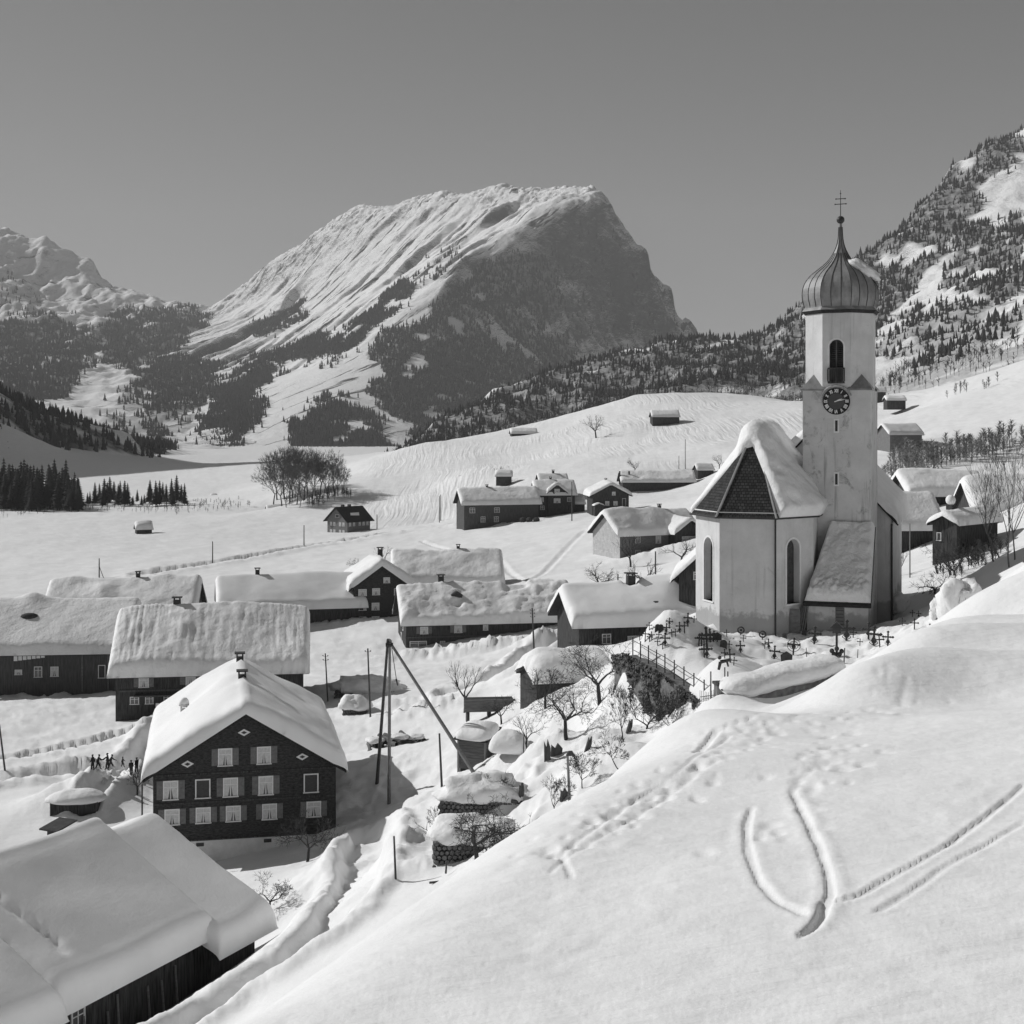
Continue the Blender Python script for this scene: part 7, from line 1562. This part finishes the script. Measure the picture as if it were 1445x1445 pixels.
# ------------------------------------------------------------------ people on the road
M_COAT = mat('dark_winter_clothes', 0.025, 0.9, noise=0.3, nscale=6); M_SKIN = mat('skin', 0.35, 0.6)
def person(px, py, ymin, hpx, label, face, pose, seed):
    p = ground_at(px, py, ymin); h = hpx/F*p.y; s = h/1.72
    st = pose.get('stride', 0.2); ln = pose.get('lean', 0.0); ar = pose.get('arm', 0.15); ar2 = pose.get('arm2', -0.15)
    J = {}; V = []; R_ = []; E = []
    def j(n, x, z, y, r, par=None):
        J[n] = len(V); V.append((x, y, z)); R_.append(r)
        if par: E.append((J[par], J[n]))
    hx = 0.92*math.sin(0); 
    j('pelvis', 0, 0.92, 0, 0.145); j('waist', 0.10*ln*2, 1.08, 0, 0.135, 'pelvis'); j('chest', 0.34*ln*2, 1.30, 0, 0.165, 'waist'); j('neck', 0.5*ln*2, 1.46, 0, 0.06, 'chest'); j('jaw', 0.58*ln*2+0.02, 1.53, 0, 0.075, 'neck'); j('head', 0.62*ln*2+0.02, 1.61, 0, 0.10, 'jaw'); j('crown', 0.64*ln*2, 1.70, 0, 0.07, 'head')
    for sd, y in ((1, 0.10), (-1, -0.10)):
        d = st*sd; k = 'r' if sd > 0 else 'l'
        j('hip'+k, 0, 0.88, y, 0.10, 'pelvis'); j('knee'+k, d*0.55+0.05, 0.48, y, 0.075, 'hip'+k); j('ankle'+k, d, 0.09, y, 0.055, 'knee'+k); j('toe'+k, d+0.17, 0.035, y*1.15, 0.042, 'ankle'+k)
        a = ar if sd > 0 else ar2; cx_ = 0.34*ln*2
        j('sh'+k, cx_+0.02, 1.38, y*1.9, 0.075, 'chest'); j('el'+k, cx_+a*0.9, 1.12-0.1*abs(a), y*2.3, 0.055, 'sh'+k); j('wr'+k, cx_+a*1.5+0.06, 0.92+0.35*max(0, a), y*2.0, 0.038, 'el'+k); j('ha'+k, cx_+a*1.7+0.08, 0.85+0.42*max(0, a), y*1.9, 0.045, 'wr'+k)
    me = bpy.data.meshes.new('person'); me.from_pydata(V, E, []); me.update(); o = link(bpy.data.objects.new('person', me)); o.location = p; o.scale = (s, s, s); o.rotation_euler = (0, 0, face)
    md = o.modifiers.new('skin', 'SKIN'); md.use_smooth_shade = True
    R_ = [r_*(1.3 if i < 3 or r_ > 0.05 else 1.15) if i not in (4, 5, 6) else r_ for i, r_ in enumerate(R_)]
    for i, r_ in enumerate(R_): me.skin_vertices[0].data[i].radius = (r_, r_)
    me.skin_vertices[0].data[0].use_root = True
    sb = o.modifiers.new('sub', 'SUBSURF'); sb.levels = 1; sb.render_levels = 1
    me.materials.append(M_COAT); tag(o, label, 'person', 'people on the ploughed road')
    q = MB(); q.ball((0.62*ln*2+0.075, 0, 1.585), 0.075, 8, 6, 0.8, 0.85, 1.15); q.build('face', M_SKIN, o, True)
    q = MB(); q.ball((0.63*ln*2-0.005, 0, 1.68), 0.118, 10, 6, 1.05, 1, 0.75); q.build('cap', M_COAT, o, True); return o
person(131, 1087, 108, 22, 'person in dark clothes at the left end of the group on the road', 3.0, dict(stride=0.12, lean=0.02, arm=0.1), 1)
person(138, 1086, 108, 21, 'person close behind the leftmost one, stepping forward', 0.3, dict(stride=0.30, lean=0.12, arm=0.35, arm2=-0.2), 2)
person(152, 1086, 108, 23, 'person with arm stretched out, in mid road', 3.2, dict(stride=0.15, lean=0.03, arm=0.6, arm2=0.1), 3)
person(156, 1086, 108, 21, 'person leaning into a long step right of the one with outstretched arm', 0.2, dict(stride=0.34, lean=0.14, arm=0.3, arm2=-0.3), 4)
person(173, 1083, 108, 15, 'small child walking alone on the road', 0.2, dict(stride=0.22, arm=0.2), 5)
person(185, 1094, 104, 21, 'person standing nearest to the barn roof', 1.8, dict(stride=0.06, arm=0.12, arm2=0.1), 6)
person(193, 1090, 104, 21, 'person standing at the right end of the group, by the gable house eave', 2.6, dict(stride=0.06, arm=0.05, arm2=0.1), 7)
# ------------------------------------------------------------------ air
hz = MB().box(-4200, 4200, -900, 7000, -140, 1050).build('haze', None); tag(hz, 'pale winter haze filling the valley', 'haze', kind='stuff')
hm = bpy.data.materials.new('haze_air'); hm.use_nodes = True; hm.node_tree.nodes.clear()
pv = hm.node_tree.nodes.new('ShaderNodeVolumePrincipled'); pv.inputs['Color'].default_value = (1.0, 1.0, 1.0, 1); pv.inputs['Density'].default_value = 0.00008; pv.inputs['Anisotropy'].default_value = 0.0
mo_ = hm.node_tree.nodes.new('ShaderNodeOutputMaterial'); hm.node_tree.links.new(pv.outputs[0], mo_.inputs['Volume'])
hz.data.materials.append(hm)
